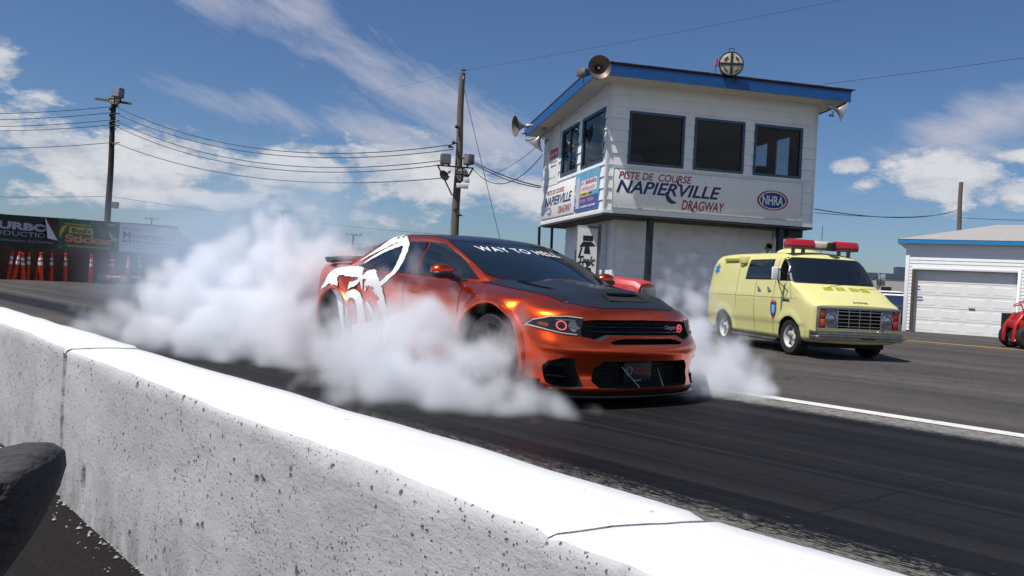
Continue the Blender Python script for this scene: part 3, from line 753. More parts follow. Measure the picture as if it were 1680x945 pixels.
s2 = on_tower('sign_board', 'smaller white name board on the left side wall of the tower, beside the blue poster', 'sign')
mb = MB(); mb.box(.10, TL - 2.52, -.05, -.028, Z0 + .12, Z0 + 1.12, MS); mb.build('board', M_sign, s2, bevel=.004)
def TS(x, z, y=-.053): return MS @ frame((x, y, z), (1, 0, 0), (0, 0, 1))
text('lettering', 'PISTE DE COURSE', TS(.75, Z0 + .84), 1.9, .14, M_crim, s2, shear=.2, bold=.01)
text('lettering', 'NAPIERVILLE', TS(.55, Z0 + .50), 2.9, .28, M_navy, s2, shear=.3, bold=.02)
text('lettering', 'DRAGWAY', TS(2.1, Z0 + .20), 1.35, .22, M_crim, s2, shear=.2, bold=.015)
oval_logo(1.1, Z0 + .33, .55, s2, MS, -.052)
s3 = on_tower('poster', 'sky blue poster with red print and yellow stripe on the tower side wall', 'poster')
mb = MB(); x0, x1 = TL - 2.42, TL - .38
mb.box(x0, x1, -.05, -.028, Z0 + .12, Z0 + 1.2, MS); mb.build('poster_sheet', mat('poster_blue', (.16, .42, .60), .4, var=.2, vs=1.5), s3)
for c, a, b, z, zz, yy in (((.06, .10, .35), x0, x1, .13, .50, -.0525), ((.75, .55, .08), x0, x0 + 1.3, .50, .68, -.054), ((.80, .80, .82), x0 + .5, x1 - .15, .62, .95, -.0555), ((.55, .55, .62), x0 + .1, x0 + .42, .2, 1.05, -.057)):
    mb = MB(); mb.box(a, b, yy, yy + .001 + .0005, Z0 + z, Z0 + zz, MS); mb.build('colour_field', mat('print', c, .5), s3)
M_pink = mat('pink_print', (.75, .25, .3), .5)
def scrawl(x, z, w, h, m, par, y=-.0575, gap=.35):
    """unreadable small print as a row of strokes"""
    mb = MB(); n = max(3, int(w / (h * .8))); rr = random.Random(int(x * 977 + z * 131))
    for i in range(n):
        if rr.random() < .12: continue
        a = x + w * i / n; mb.box(a, a + w / n * (.5 + .3 * rr.random()), y - .001, y, z, z + h * (.7 + .3 * rr.random()), MS)
    mb.build('small_print', m, par)
scrawl(x0 + .55, Z0 + .82, 1.3, .12, M_rred, s3); scrawl(x0 + .6, Z0 + .66, 1.15, .11, M_pink, s3); scrawl(x0 + .5, Z0 + .54, 1.0, .05, M_black, s3)
scrawl(x0 + .5, Z0 + .34, 1.2, .10, M_pink, s3); scrawl(x0 + .5, Z0 + .20, 1.35, .06, M_lw, s3)
s4 = on_tower('notice_board', 'white panel with small red notice at the rear end of the tower side wall', 'sign')
mb = MB(); mb.box(.25, 1.85, -.045, -.028, Z0 + 1.15, Z0 + 3.0, MS); mb.build('board', M_sign, s4)
mb = MB(); mb.box(.85, 1.75, -.05, -.046, Z0 + 1.98, Z0 + 2.28, MS); mb.build('red_notice', mat('notice_red', (.55, .03, .05), .5), s4)
scrawl(.92, Z0 + 2.06, .76, .12, M_lw, s4, -.051); scrawl(.95, Z0 + 1.84, .7, .06, M_black, s4, -.046); scrawl(1.0, Z0 + 1.72, .6, .06, M_black, s4, -.046)
scrawl(.6, Z0 + 1.35, 1.0, .07, mat('faded_print', (.4, .4, .4), .6), s4, -.046)
# open door leaf with a banner on it, standing off the side wall
DQ = aty(981, 420, 22.5); DL = aty(949, 420, 22.9); DQ.z = DL.z = -.13
dv = (DQ - DL).normalized(); dperp = Vector((dv.y, -dv.x, 0))
dd_ = (dv * .74 + dperp * -.67).normalized()
DW = .60
dl = thing('open_door', 'grey open door leaf beside the ground floor corner of the tower', 'door', DQ - dd_ * DW, math.atan2(dd_.y, dd_.x))
mb = MB(); mb.box(0, DW, 0, .05, .12, 2.75); mb.build('leaf', mat('grey_cabinet', (.25, .26, .27), .5, var=.1), dl, bevel=.005)
mb = MB(); mb.box(DW, DW + .06, -.03, .16, .1, 2.80); mb.build('jamb', M_greymetal, dl)
bn = thing('hanging_banner', 'tall white banner with black emblem hanging on the open door', 'banner', dl.location, dl.rotation_euler[2])
kx = .66
mb = MB(); mb.box(.02, DW - .04, -.030, -.006, .35, 2.68); mb.build('banner_cloth', M_white, bn)
mb = MB()
for poly in ([(.24, 2.33), (.66, 2.33), (.66, 2.48), (.24, 2.48)], [(.1, 2.16), (.78, 2.2), (.62, 2.31), (.25, 2.31)], [(.3, 1.98), (.58, 1.98), (.52, 2.18), (.34, 2.18)],
             [(.06, 1.86), (.13, 1.86), (.24, 2.14), (.17, 2.16)], [(.25, 1.42), (.62, 1.42), (.62, 1.06), (.43, .90), (.25, 1.06)], [(.22, 1.52), (.66, 1.52), (.62, 1.60), (.26, 1.60)]):
    mb.add([(x * kx, -.034, z) for x, z in poly], [tuple(range(len(poly)))])
o = mb.build('emblem', M_black, bn); o.modifiers.new('t', 'SOLIDIFY').thickness = .003
text('lettering', 'Trelc', frame((.06, -.036, 1.66), (1, 0, 0), (0, 0, 1)), .46, .26, M_black, bn, shear=.3, bold=.02)
mb = MB(); mb.box(.23, .35, -.040, -.036, 1.22, 1.28); mb.build('emblem_stripe', M_lw, bn)

# horn loudspeakers
M_horn = mat('weathered_horn_grey', (.42, .42, .41), .42, .6, var=.25, vs=6)
M_horni = mat('horn_inside', (.20, .15, .12), .5, .3, var=.4, vs=5)
def horn(label, pos, direction, sc=1.0, parent_m=None):
    o = thing('horn_loudspeaker', label, 'loudspeaker', (0, 0, 0), 0, 'horn loudspeakers on the tower and the pole')
    q = Vector(direction).normalized().to_track_quat('Z', 'Y')
    o.rotation_mode = 'QUATERNION'; o.rotation_quaternion = q; o.location = pos; o.scale = (sc,) * 3
    out = [(.03, -.30), (.06, -.29), (.065, -.12), (.045, -.10), (.045, -.04), (.07, .03), (.12, .10), (.19, .17), (.275, .215), (.285, .22), (.285, .228)]
    mb = MB(); mb.lathe(out, n=36); mb.build('bell', M_horn, o, smooth=True, angle=60)
    inn = [(.283, .229), (.27, .215), (.185, .168), (.115, .10), (.066, .03), (.04, -.04)]
    mb = MB(); mb.lathe([(r - .004, h + .001) for r, h in inn][::-1], n=36)
    mb.build('bell_inside', M_horni, o, smooth=True, angle=60)
    mb = MB(); mb.lathe([(.0, .115), (.03, .11), (.045, .08), (.045, -.02)], n=16); mb.build('tone_plug', M_alu, o, smooth=True)
    mb = MB(); mb.tube([(0, -.07, -.05), (0, -.20, -.05), (0, -.26, -.10)], .014); mb.box(-.04, .04, -.22, -.19, -.12, .02); mb.build('bracket', M_greymetal, o)
    return o
Mt = Matrix.Translation(tw.location) @ Matrix.Rotation(tw.rotation_euler[2], 4, 'Z')
def hpos(u, v, Y): return aty(u, v, Y)
horn('grey horn loudspeaker facing the camera on the front left roof corner of the tower', hpos(981, 113, 20.0), Vector((.10, -1, -.05)))
horn('grey horn loudspeaker pointing left from the lower rear end of the tower roof edge', hpos(858, 207, 26.0), Vector((-1, -.35, -.12)), 1.15)
horn('pale horn loudspeaker tucked under the rear left eave of the tower', hpos(884, 227, 26.2), Vector((-.55, .15, -.9)), 1.25)
horn('grey horn loudspeaker under the right end of the tower roof', hpos(1372, 179, 21.9), Vector((1, -.25, -.35)), .95)
# flood light box behind the corner horn
fl = thing('flood_light', 'small flood light box at the front left corner of the tower roof', 'lamp', hpos(957, 120, 20.6), R(-40))
mb = MB(); mb.prism([(-.13, -.09), (.13, -.05), (.13, .09), (-.13, .10)], -.12, .12, Matrix.Rotation(R(90), 4, 'X')); mb.build('housing', M_greymetal, fl, bevel=.012)
mb = MB(); mb.add([(-.135, -.10, -.07), (-.135, .10, -.07), (-.135, .10, .08), (-.135, -.10, .08)], [(0, 1, 2, 3)]); mb.build('lens', M_alu, fl)
mb = MB(); mb.tube([(0, 0, -.1), (.02, 0, -.24)], .015); mb.build('arm', M_greymetal, fl)
# round lamp / clock on the roof
rl = thing('round_roof_lamp', 'round cream lamp with black cross and curved slots standing on the tower roof', 'lamp', hpos(1199, 106, 21.0), R(-3))
def round_lamp(par, r=.30):
    Mx = Matrix.Rotation(R(90), 4, 'X')
    mb = MB(); mb.lathe([(.0, -.16), (r * .8, -.14), (r * 1.03, -.06), (r * 1.06, .05), (r * 1.02, .065), (r * .96, .06)], Mx, 40); mb.build('drum', M_blackgloss, par, smooth=True)
    mb = MB(); mb.lathe([(.0, .075), (r * .9, .065), (r * .97, .055)], Mx, 40); mb.build('face', mat('cream_face', (.50, .44, .33), .5, var=.25), par, smooth=True)
    mb = MB(); mb.box(-r, r, -.085, -.074, -.025, .025); mb.box(-.025, .025, -.089, -.0745, -r, r); mb.build('cross', M_black, par)
    mb = MB()
    for k in range(4):
        a0 = 90 * k + 28; pts = [(r * .68 * math.cos(R(a0 + 34 * i / 6)), -.082, r * .68 * math.sin(R(a0 + 34 * i / 6))) for i in range(7)]
        mb.tube(pts, .014, 6)
    mb.build('slots', mat('brown_slot', (.07, .05, .03), .6), par)
round_lamp(rl, .30)
mb = MB(); mb.bar((-.12, .05, -.44), (-.1, 0, -.25), .03); mb.bar((.16, .05, -.44), (.13, 0, -.25), .03); mb.bar((-.05, 0, .30), (-.06, 0, .42), .012); mb.bar((.06, 0, .30), (.07, 0, .42), .012); mb.bar((-.06, 0, .41), (.07, 0, .41), .012)
mb.build('stand', M_black, rl)
mb = MB(); mb.lathe([(.0, -.1), (.035, -.09), (.035, .09), (0, .1)], Matrix.Translation((-.37, 0, .05)), 12); mb.build('pink_lamp', mat('pink_lens', (.6, .06, .2), .3), rl, smooth=True)
mb = MB(); mb.bar((-.37, 0, -.05), (-.41, 0, -.38), .035); mb.build('lamp_arm', M_greymetal, rl)

# ------------------------------------------------------------------ garage on the right
M_gsid = mat('white_vinyl_siding', (.90, .905, .91), .4, var=.03)
M_gdoor = mat('white_garage_door', (.90, .895, .88), .4, var=.03, vs=2, dirt=(.80, .77, .73), dscale=1.2)
M_groof = mat('pale_grey_shingle', (.36, .34, .32), .9, var=.25, vs=20, bump=.5, bs=40)
M_bright_blue = mat('bright_blue_trim', (.02, .24, .55), .4)
GP = gpt(1481, 543); gf = Vector((.867, -.498, 0)); 
ga = thing('garage', 'white garage with bright blue eaves and closed panelled door at the right edge', 'garage', GP, math.atan2(gf.y, gf.x))
GW, GH, GL = 8.2, 3.28, 6.5
def gx(u, v=545):
    # distance along the garage front at pixel column u
    lo, hi = 0, 12
    for _ in range(40):
        m = (lo + hi) / 2; p = GP + gf * m
        q = CM.transposed() @ (p - Vector((0, 0, CAM_Z))); uu = 840 + 1344 * q.x / -q.z
        if uu < u: lo = m
        else: hi = m
    return lo
gx0, gx1 = gx(1496), gx(1664)
DH = 2.32
mb = MB(); siding(mb, .08, GW - .08, 0.05, GH, .125, [(gx0 - .06, gx1 + .06, 0, DH + .06)], Matrix.Identity(4), .014)
mb.build('front_wall', M_gsid, ga)
mb = MB(); mb.box(0, .03, .1, GL, 0, GH); mb.box(GW - .03, GW, .1, GL, 0, GH); mb.box(0, GW, GL - .03, GL, 0, GH); mb.build('side_walls', M_gsid, ga)
mb = MB(); mb.box(-.03, .10, -.035, .1, 0, GH); mb.box(GW - .10, GW + .03, -.035, .1, 0, GH); mb.box(gx1 + .0, gx1 + .10, -.035, .05, 0, DH + .1); mb.box(gx0 - .10, gx1, -.035, .05, DH, DH + .1); mb.build('corner_trim', M_gsid, ga, bevel=.008)
mb = MB(); mb.box(gx0 - .10, gx0, -.05, .25, 0, DH); mb.build('door_jamb', mat('dark_brown_jamb', (.10, .07, .05), .7, var=.3), ga)
mb = MB(); nrow = 5; ph = DH / nrow
gd = None
for r_ in range(nrow):
    z0 = r_ * ph + .006; z1 = (r_ + 1) * ph - .006
    mb.box(gx0, gx1, .16, .20, z0, z1)
    ncol = 4; cw = (gx1 - gx0) / ncol
    for c_ in range(ncol):
        a = gx0 + c_ * cw + .10; b = gx0 + (c_ + 1) * cw - .10
        # raised panel with bevelled rim
        mb.add([(a, .16, z0 + .07), (b, .16, z0 + .07), (b, .16, z1 - .07), (a, .16, z1 - .07), (a + .035, .1545, z0 + .10), (b - .035, .1545, z0 + .10), (b - .035, .1545, z1 - .10), (a + .035, .1545, z1 - .10)],
               [(4, 5, 6, 7), (0, 1, 5, 4), (1, 2, 6, 5), (2, 3, 7, 6), (3, 0, 4, 7)])
gd = mb.build('garage_door', M_gdoor, ga)
mb = MB(); mb.box(gx0, gx1, .21, .24, 0, DH); mb.build('door_backing', mat('gap_dark', (.25, .22, .2), .8), gd)
mb = MB(); mb.box(gx0 + 1.8, gx0 + 2.0, .13, .16, ph * 2 + .02, ph * 2 + .06); mb.build('handle', M_greymetal, gd)
E1 = .14
mb = MB(); EY = -.22; EX = -.30
hx0, hx1, hy0, hy1, hz = EX - .03, GW + .3, EY - .03, GL + .25, GH + .15
rx = 2.9; ridge = .85
mb.add([(hx0, hy0, hz), (hx1, hy0, hz), (hx1, hy1, hz), (hx0, hy1, hz), (rx, GL / 2, hz + ridge), (GW - rx + .3, GL / 2, hz + ridge)],
       [(0, 1, 5, 4), (1, 2, 5), (2, 3, 4, 5), (3, 0, 4), (0, 3, 2, 1)])
mb.build('hip_roof', M_groof, ga)
mb = MB(); mb.box(EX, GW + .28, EY - .02, EY, GH - .0, GH + .147); mb.box(EX - .02, EX, EY - .02, GL + .2, GH, GH + .147); mb.build('fascia', M_bright_blue, ga)
mb = MB(); mb.box(EX, GW + .28, EY, .0, GH + .002, GH + .03); mb.box(EX, .0, .0, GL + .2, GH + .002, GH + .03); mb.build('soffit', M_white, ga)
mb = MB(); mb.box(.25, .52, -.03, -.022, 1.55, 1.60); mb.box(.30, .5, -.03, -.022, 1.66, 1.72); mb.build('small_plate', M_greymetal, ga)
# ------------------------------------------------------------------ lofted vehicle bodies
def cr(p0, p1, p2, p3, t):
    return .5 * ((2 * p1) + (-p0 + p2) * t + (2 * p0 - 5 * p1 + 4 * p2 - p3) * t * t + (-p0 + 3 * p1 - 3 * p2 + p3) * t ** 3)
def crs(vals, x, xs):
    """monotone-ish interpolation of vals over xs (finite difference hermite)"""
    n = len(xs)
    if x <= xs[0]: return vals[0]
    if x >= xs[-1]: return vals[-1]
    i = max(k for k in range(n) if xs[k] <= x); i = min(i, n - 2)
    h = xs[i + 1] - xs[i]; t = (x - xs[i]) / h
    def sl(k):
        if k == 0: return (vals[1] - vals[0]) / (xs[1] - xs[0])
        if k == n - 1: return (vals[-1] - vals[-2]) / (xs[-1] - xs[-2])
        a = (vals[k] - vals[k - 1]) / (xs[k] - xs[k - 1]); b = (vals[k + 1] - vals[k]) / (xs[k + 1] - xs[k])
        return 0 if a * b <= 0 else 2 * a * b / (a + b)
    m0, m1 = sl(i) * h, sl(i + 1) * h; t2 = t * t; t3 = t2 * t
    return (2 * t3 - 3 * t2 + 1) * vals[i] + (t3 - 2 * t2 + t) * m0 + (-2 * t3 + 3 * t2) * vals[i + 1] + (t3 - t2) * m1
def loft(name, stations, nS, nR, warp, mats, parent=None, ncap=26, dens=None, angle=180):
    """stations: [(s, [(y,z)...half ring bottom centre -> top centre])]; x = -s; mirrored in y; both ends capped"""
    xs = [s for s, _ in stations]; K = len(stations[0][1])
    ss = dens or [xs[0] + (xs[-1] - xs[0]) * i / nS for i in range(nS + 1)]
    rows = []
    for s in ss:
        ring = [(crs([st[1][k][0] for st in stations], s, xs), crs([st[1][k][1] for st in stations], s, xs)) for k in range(K)]
        out = []
        for k in range(K - 1):
            p0 = ring[k - 1] if k > 0 else (-ring[1][0], ring[1][1]); p1 = ring[k]; p2 = ring[k + 1]
            p3 = ring[k + 2] if k + 2 < K else (-ring[K - 2][0], ring[K - 2][1])
            for j in range(nR):
                t = j / nR; out.append((cr(p0[0], p1[0], p2[0], p3[0], t), cr(p0[1], p1[1], p2[1], p3[1], t)))
        out.append(ring[-1]); rows.append(out)
    H = len(rows[0]); vs = []; fs = []
    full = 2 * H - 2
    def P(s, y, z):
        a, b, c = warp(s, y, z); return (-a, b, c)
    for s, r in zip(ss, rows):
        for (y, z) in r: vs.append(P(s, y, z))
        for (y, z) in r[-2:0:-1]: vs.append(P(s, -y, z))
    for i in range(len(ss) - 1):
        for k in range(full):
            k2 = (k + 1) % full
            fs.append((i * full + k, i * full + k2, (i + 1) * full + k2, (i + 1) * full + k))
    for end in (0, len(ss) - 1):
        r = rows[end]; base = end * full; idx = []
        for h in range(H):
            if h in (0, H - 1): idx.append([base + h]); continue
            row = [base + h]
            for j in range(1, ncap):
                t = 1 - 2 * j / ncap; row.append(len(vs)); vs.append(P(ss[end], r[h][0] * t, r[h][1]))
            row.append(base + full - h); idx.append(row)
        for h in range(H - 1):
            a, b = idx[h], idx[h + 1]
            for j in range(ncap):
                if len(a) == 1: q = (a[0], b[j + 1], b[j])
                elif len(b) == 1: q = (a[j], a[j + 1], b[0])
                else: q = (a[j], a[j + 1], b[j + 1], b[j])
                fs.append(q if end == 0 else q[::-1])
    me = bpy.data.meshes.new(name); me.from_pydata(vs, [], fs)
    for m in (mats if isinstance(mats, list) else [mats]): me.materials.append(m)
    bm = bmesh.new(); bm.from_mesh(me); bmesh.ops.remove_doubles(bm, verts=bm.verts, dist=1e-5); bmesh.ops.recalc_face_normals(bm, faces=bm.faces); bm.to_mesh(me); bm.free()
    shade(me, angle)
    o = bpy.data.objects.new(name, me); COL.objects.link(o)
    if parent: o.parent = parent
    return o
def bvh_of(o):
    bm = bmesh.new(); bm.from_mesh(o.data); t = BVHTree.FromBMesh(bm); bm.free(); return t
def cutter(fn, m):
    mb = MB(); fn(mb); o = mb.build('cut', m)
    bm = bmesh.new(); bm.from_mesh(o.data); bmesh.ops.recalc_face_normals(bm, faces=bm.faces); bm.to_mesh(o.data); bm.free(); return o
def boolcut(target, cutters):
    par = target.parent; target.parent = None
    for c in cutters:
        md = target.modifiers.new('b', 'BOOLEAN'); md.object = c; md.operation = 'DIFFERENCE'; md.solver = 'EXACT'
        try: md.material_mode = 'TRANSFER'
        except Exception: pass
    bpy.context.view_layer.update()
    me = bpy.data.meshes.new_from_object(target.evaluated_get(bpy.context.evaluated_depsgraph_get()))
    target.modifiers.clear(); target.data = me; target.parent = par
    for c in cutters: bpy.data.objects.remove(c)
    shade(me, 38)
def cdt(loops, res):
    """triangulate polygon loops (outer + holes) with interior points"""
    pts = []; edges = []
    for lp in loops:
        q = []
        for i in range(len(lp)):
            a = Vector(lp[i]); b = Vector(lp[(i + 1) % len(lp)]); n = max(1, int((b - a).length / res))
            q += [a + (b - a) * j / n for j in range(n)]
        b0 = len(pts); pts += q; edges += [(b0 + i, b0 + (i + 1) % len(q)) for i in range(len(q))]
    x0 = min(p.x for p in pts); x1 = max(p.x for p in pts); y0 = min(p.y for p in pts); y1 = max(p.y for p in pts)
    def inside(x, y):
        c = False
        for lp in loops:
            n = len(lp)
            for i in range(n):
                ax, ay = lp[i]; bx, by = lp[(i + 1) % n]
                if (ay > y) != (by > y) and x < (bx - ax) * (y - ay) / (by - ay) + ax: c = not c
        return c
    nb = len(pts); y = y0 + res * .5
    while y < y1:
        x = x0 + res * .5
        while x < x1:
            if inside(x, y): pts.append(Vector((x, y)))
            x += res
        y += res
    r = geometry.delaunay_2d_cdt(pts, edges, [], 0, 1e-5)
    V, F = r[0], r[2]; out = []
    for f in F:
        c = sum((V[i] for i in f), Vector((0, 0))) / len(f)
        if inside(c.x, c.y): out.append(tuple(f))
    return [(v.x, v.y) for v in V], out
def drape(name, geo, trees, origin, direction, off, m, parent, thick=0.0, smooth=True):
    """lay flat 2D geometry onto a surface by casting along direction"""
    V, F = geo; P = []; d = Vector(direction).normalized()
    for v in V:
        o = Vector(origin(v)); best = None
        for t in trees:
            h = t.ray_cast(o, d, 6)
            if h[0] is not None and (best is None or h[3] < best[3]): best = h
        if best is None: P.append(None)
        else:
            n = best[1]; n = -n if n.dot(d) > 0 else n
            P.append(best[0] + n * off)
    idx = {}; vs = []
    for i, p in enumerate(P):
        if p is not None: idx[i] = len(vs); vs.append(p)
    fs = []
    for f in F:
        if all(i in idx for i in f):
            q = [vs[idx[i]] for i in f]
            if max((q[i] - q[i - 1]).length for i in range(len(q))) < .35: fs.append(tuple(idx[i] for i in f))
    mb = MB(); mb.add(vs, fs); o = mb.build(name, m, parent)
    bm = bmesh.new(); bm.from_mesh(o.data)
    bmesh.ops.recalc_face_normals(bm, faces=bm.faces)
    if bm.faces and sum((f.normal.dot(d) * f.calc_area() for f in bm.faces)) > 0: bmesh.ops.reverse_faces(bm, faces=bm.faces)
    bmesh.ops.delete(bm, geom=[v for v in bm.verts if not v.link_faces], context='VERTS')
    bm.to_mesh(o.data); bm.free()
    if smooth: shade(o.data, 60)
    if thick: md = o.modifiers.new('t', 'SOLIDIFY'); md.thickness = thick; md.offset = -1
    return o
def mirror_y(lp): return [(a, -b) for a, b in lp][::-1]
def refine(V, F, maxlen):
    mb = bmesh.new(); vv = [mb.verts.new((x, y, 0)) for x, y in V]
    for f in F:
        try: mb.faces.new([vv[i] for i in f])
        except Exception: pass
    bmesh.ops.triangulate(mb, faces=mb.faces)
    for _ in range(4):
        es = [e for e in mb.edges if e.calc_length() > maxlen]
        if not es: break
        bmesh.ops.subdivide_edges(mb, edges=es, cuts=1); bmesh.ops.triangulate(mb, faces=mb.faces)
    mb.verts.index_update(); V = [(v.co.x, v.co.y) for v in mb.verts]; F = [tuple(v.index for v in f.verts) for f in mb.faces]; mb.free(); return V, F

# ------------------------------------------------------------------ orange car in the burnout
def paint_orange():
    m, nt, b = new_mat('burnt_orange_pearl_paint'); N = nt.nodes.new; L = nt.links.new
    b.inputs['Base Color'].default_value = (.84, .078, .004, 1); b.inputs['Metallic'].default_value = .93; b.inputs['Roughness'].default_value = .27
    b.inputs['Coat Weight'].default_value = 1.0; b.inputs['Coat Roughness'].default_value = .03
    n = N('ShaderNodeTexNoise'); n.inputs['Scale'].default_value = 900; n.inputs['Detail'].default_value = 1
    tc = N('ShaderNodeTexCoord'); L(tc.outputs['Object'], n.inputs['Vector'])
    bp = N('ShaderNodeBump'); bp.inputs['Strength'].default_value = .06; bp.inputs['Distance'].default_value = .001; L(n.outputs['Fac'], bp.inputs['Height']); L(bp.outputs[0], b.inputs['Normal'])
    return m
M_or = paint_orange()
M_hood = mat('satin_black_hood', (.013, .014, .016), .38, 0.0, coat=.25, rvar=.04)
M_roofb = mat('satin_black_roof', (.012, .013, .016), .3, coat=.3)
M_mesh = mat('black_grille_mesh', (.006, .006, .007), .5)
M_cavity = mat('car_cavity', (.010, .010, .010), .85)
M_tint = mat('tinted_car_glass', (.008, .012, .016), .03, spec=.9)
M_decal = mat('white_vinyl_decal', (.82, .82, .82), .4)
M_rims = mat('dark_wheel', (.03, .03, .032), .35, .6)
CL = 5.08
def S(s, pts): return (s, pts)
# bottom centre, floor edge, sill, low side, mid side, crease, shoulder, top edge, hood outer, hood inner, centre
car_st = [
 S(0.00, [(0, .120), (.56, .135), (.78, .165), (.85, .30), (.865, .46), (.855, .60), (.82, .690), (.75, .745), (.55, .785), (.30, .808), (0, .815)]),
 S(0.05, [(0, .115), (.60, .125), (.84, .150), (.905, .30), (.915, .46), (.905, .60), (.870, .705), (.79, .770), (.58, .812), (.30, .835), (0, .842)]),
 S(0.16, [(0, .115), (.62, .120), (.89, .145), (.935, .30), (.945, .46), (.938, .61), (.905, .722), (.82, .795), (.60, .838), (.30, .866), (0, .872)]),
 S(0.45, [(0, .120), (.64, .122), (.90, .145), (.945, .30), (.960, .46), (.960, .62), (.930, .752), (.845, .840), (.62, .892), (.30, .925), (0, .930)]),
 S(0.97, [(0, .130), (.66, .132), (.90, .150), (.935, .30), (.955, .46), (.965, .64), (.935, .800), (.850, .905), (.62, .955), (.30, .985), (0, .990)]),
 S(1.35, [(0, .135), (.68, .136), (.88, .155), (.925, .30), (.940, .46), (.950, .66), (.925, .830), (.850, .940), (.64, .995), (.30, 1.020), (0, 1.028)]),
 S(1.75, [(0, .135), (.68, .136), (.88, .155), (.915, .30), (.925, .48), (.925, .68), (.915, .860), (.850, .965), (.68, .985), (.30, 1.00), (0, 1.00)]),
 S(2.60, [(0, .135), (.68, .136), (.88, .155), (.910, .30), (.918, .48), (.918, .70), (.915, .880), (.860, .985), (.68, .990), (.30, .99), (0, .99)]),
 S(3.35, [(0, .140), (.68, .142), (.88, .160), (.915, .30), (.925, .48), (.930, .71), (.930, .910), (.870, 1.020), (.68, 1.02), (.30, 1.02), (0, 1.02)]),
 S(4.02, [(0, .150), (.68, .152), (.90, .170), (.940, .30), (.965, .48), (.975, .72), (.950, .940), (.860, 1.050), (.68, 1.07), (.30, 1.08), (0, 1.08)]),
 S(4.55, [(0, .170), (.66, .172), (.88, .190), (.920, .32), (.940, .50), (.945, .74), (.915, .965), (.820, 1.075), (.64, 1.105), (.30, 1.115), (0, 1.12)]),
 S(4.90, [(0, .200), (.62, .205), (.84, .230), (.885, .35), (.900, .52), (.900, .76), (.870, .985), (.780, 1.085), (.60, 1.115), (.30, 1.125), (0, 1.13)]),
 S(5.02, [(0, .240), (.58, .250), (.78, .280), (.830, .38), (.845, .54), (.840, .77), (.800, .985), (.710, 1.070), (.54, 1.095), (.30, 1.105), (0, 1.11)]),
]
def smooth01(x): x = max(0, min(1, x)); return x * x * (3 - 2 * x)
def car_warp(s, y, z):
    ay = abs(y)
    fade = max(0, 1 - s / 1.25); bow = .35 * (ay / .95) ** 2.8 * fade
    prof = crs([.04, .005, .035, .005, -.012, .000, .045, .085, .105, .14, .22], z, [.12, .16, .26, .41, .46, .51, .57, .63, .72, .79, .86]) * max(0, 1 - s / .55)
    rear = max(0, (s - 4.4) / .62); bowr = -.20 * (ay / .9) ** 2.4 * rear
    zz = z
    if .15 < s < 1.5 and z > .7:                                   # hood: raised centre and two long valleys
        k = smooth01((s - .15) / .25) * smooth01((1.5 - s) / .25) * smooth01((z - .7) / .1)
        zz += k * (.020 * math.exp(-(ay / .26) ** 4) - .010 * math.exp(-((ay - .44) / .09) ** 2) + .012 * math.exp(-((ay - .68) / .10) ** 2))
    yy = y
    for c, w in ((.985, .50), (4.03, .50)):                        # flared arches
        dr = math.hypot(s - c, (z - .37)) - .46
        dr -= .03; b = math.exp(-(dr / .11) ** 4) * smooth01((ay - .78) / .12) * smooth01((z - .12) / .12)
        yy += math.copysign(.058 * b, y) if y else 0
    if 1.5 < s < 3.6:                                              # hollow along the doors
        b = math.exp(-((z - .42) / .16) ** 2) * smooth01((s - 1.5) / .3) * smooth01((3.6 - s) / .3) * smooth01((ay - .8) / .08)
        yy -= math.copysign(.030 * b, y) if y else 0
    return s + bow + prof + bowr, yy, zz
CARROT = R(-53.0)
car = thing('muscle_car', 'burnt orange sports sedan with black hood and roof and white dripping decal', 'car', (1.235, 7.07, .004), CARROT, scale=1.035)
dens = [0, .015, .03, .05, .08, .12, .16, .2] + [.25 + .05 * i for i in range(94)] + [4.95, 4.98, 5.0, 5.02]
body = loft('body', car_st, 0, 5, car_warp, [M_or, M_cavity], car, ncap=34, dens=dens)
T_body = bvh_of(body)
cab_st = []
def cab(s, zr, yr, yb, zb=.93):
    # base, belt, glass mid, header, roof edge, roof mid, centre
    cab_st.append((s, [(0, zb - .05), (yb * .8, zb - .05), (yb, zb), (yb - (yb - yr) * .28, zb + (zr - zb) * .38), (yb - (yb - yr) * .72, zb + (zr - zb) * .76), (yr + .05, zb + (zr - zb) * .93), (yr * .97, zr - .010), (yr * .48, zr + .008), (0, zr + .014)]))
cab(1.18, .965, .70, .78, .90); cab(1.40, 1.065, .70, .82); cab(1.75, 1.215, .68, .850); cab(2.05, 1.325, .655, .860); cab(2.30, 1.395, .635, .862); cab(2.60, 1.435, .620, .864, .94)
cab(3.00, 1.445, .605, .868, .95); cab(3.40, 1.425, .590, .870, .97); cab(3.75, 1.365, .575, .862, .99); cab(4.05, 1.270, .575, .840, 1.00); cab(4.35, 1.165, .60, .800, 1.02); cab(4.62, 1.085, .64, .76, 1.03)
def cab_warp(s, y, z):
    ay = abs(y)
    s = s - .02 - .10 * max(0, 1 - (s - 1.18) / .9)
    f = max(0, 1 - (s - 1.05) / 1.15); bow = .20 * (ay / .8) ** 2.2 * f
    r = max(0, (s - 3.5) / 1.0); bow -= .22 * (ay / .8) ** 2.2 * min(1, r)
    return s + bow, y, z
cabin = loft('cabin', cab_st, 60, 5, cab_warp, M_or, car, ncap=14)
T_cab = bvh_of(cabin)
XF = Matrix(((0, 0, -1, 0), (1, 0, 0, 0), (0, 1, 0, 0), (0, 0, 0, 1)))     # local (a,b,c): a->y, b->z, c-> -x
cuts = []
def front_poly(loop, depth, s0=-.3, m=M_cavity):
    lp = [(y, z) for y, z in loop]
    cuts.append(cutter(lambda mb: mb.prism(lp, s0, depth, XF), m))
UG = [(-.66, .700), (-.645, .578), (-.50, .548), (-.40, .592), (.40, .592), (.50, .548), (.645, .578), (.66, .700), (.50, .715), (0, .722), (-.50, .715)]
front_poly(UG, .21)
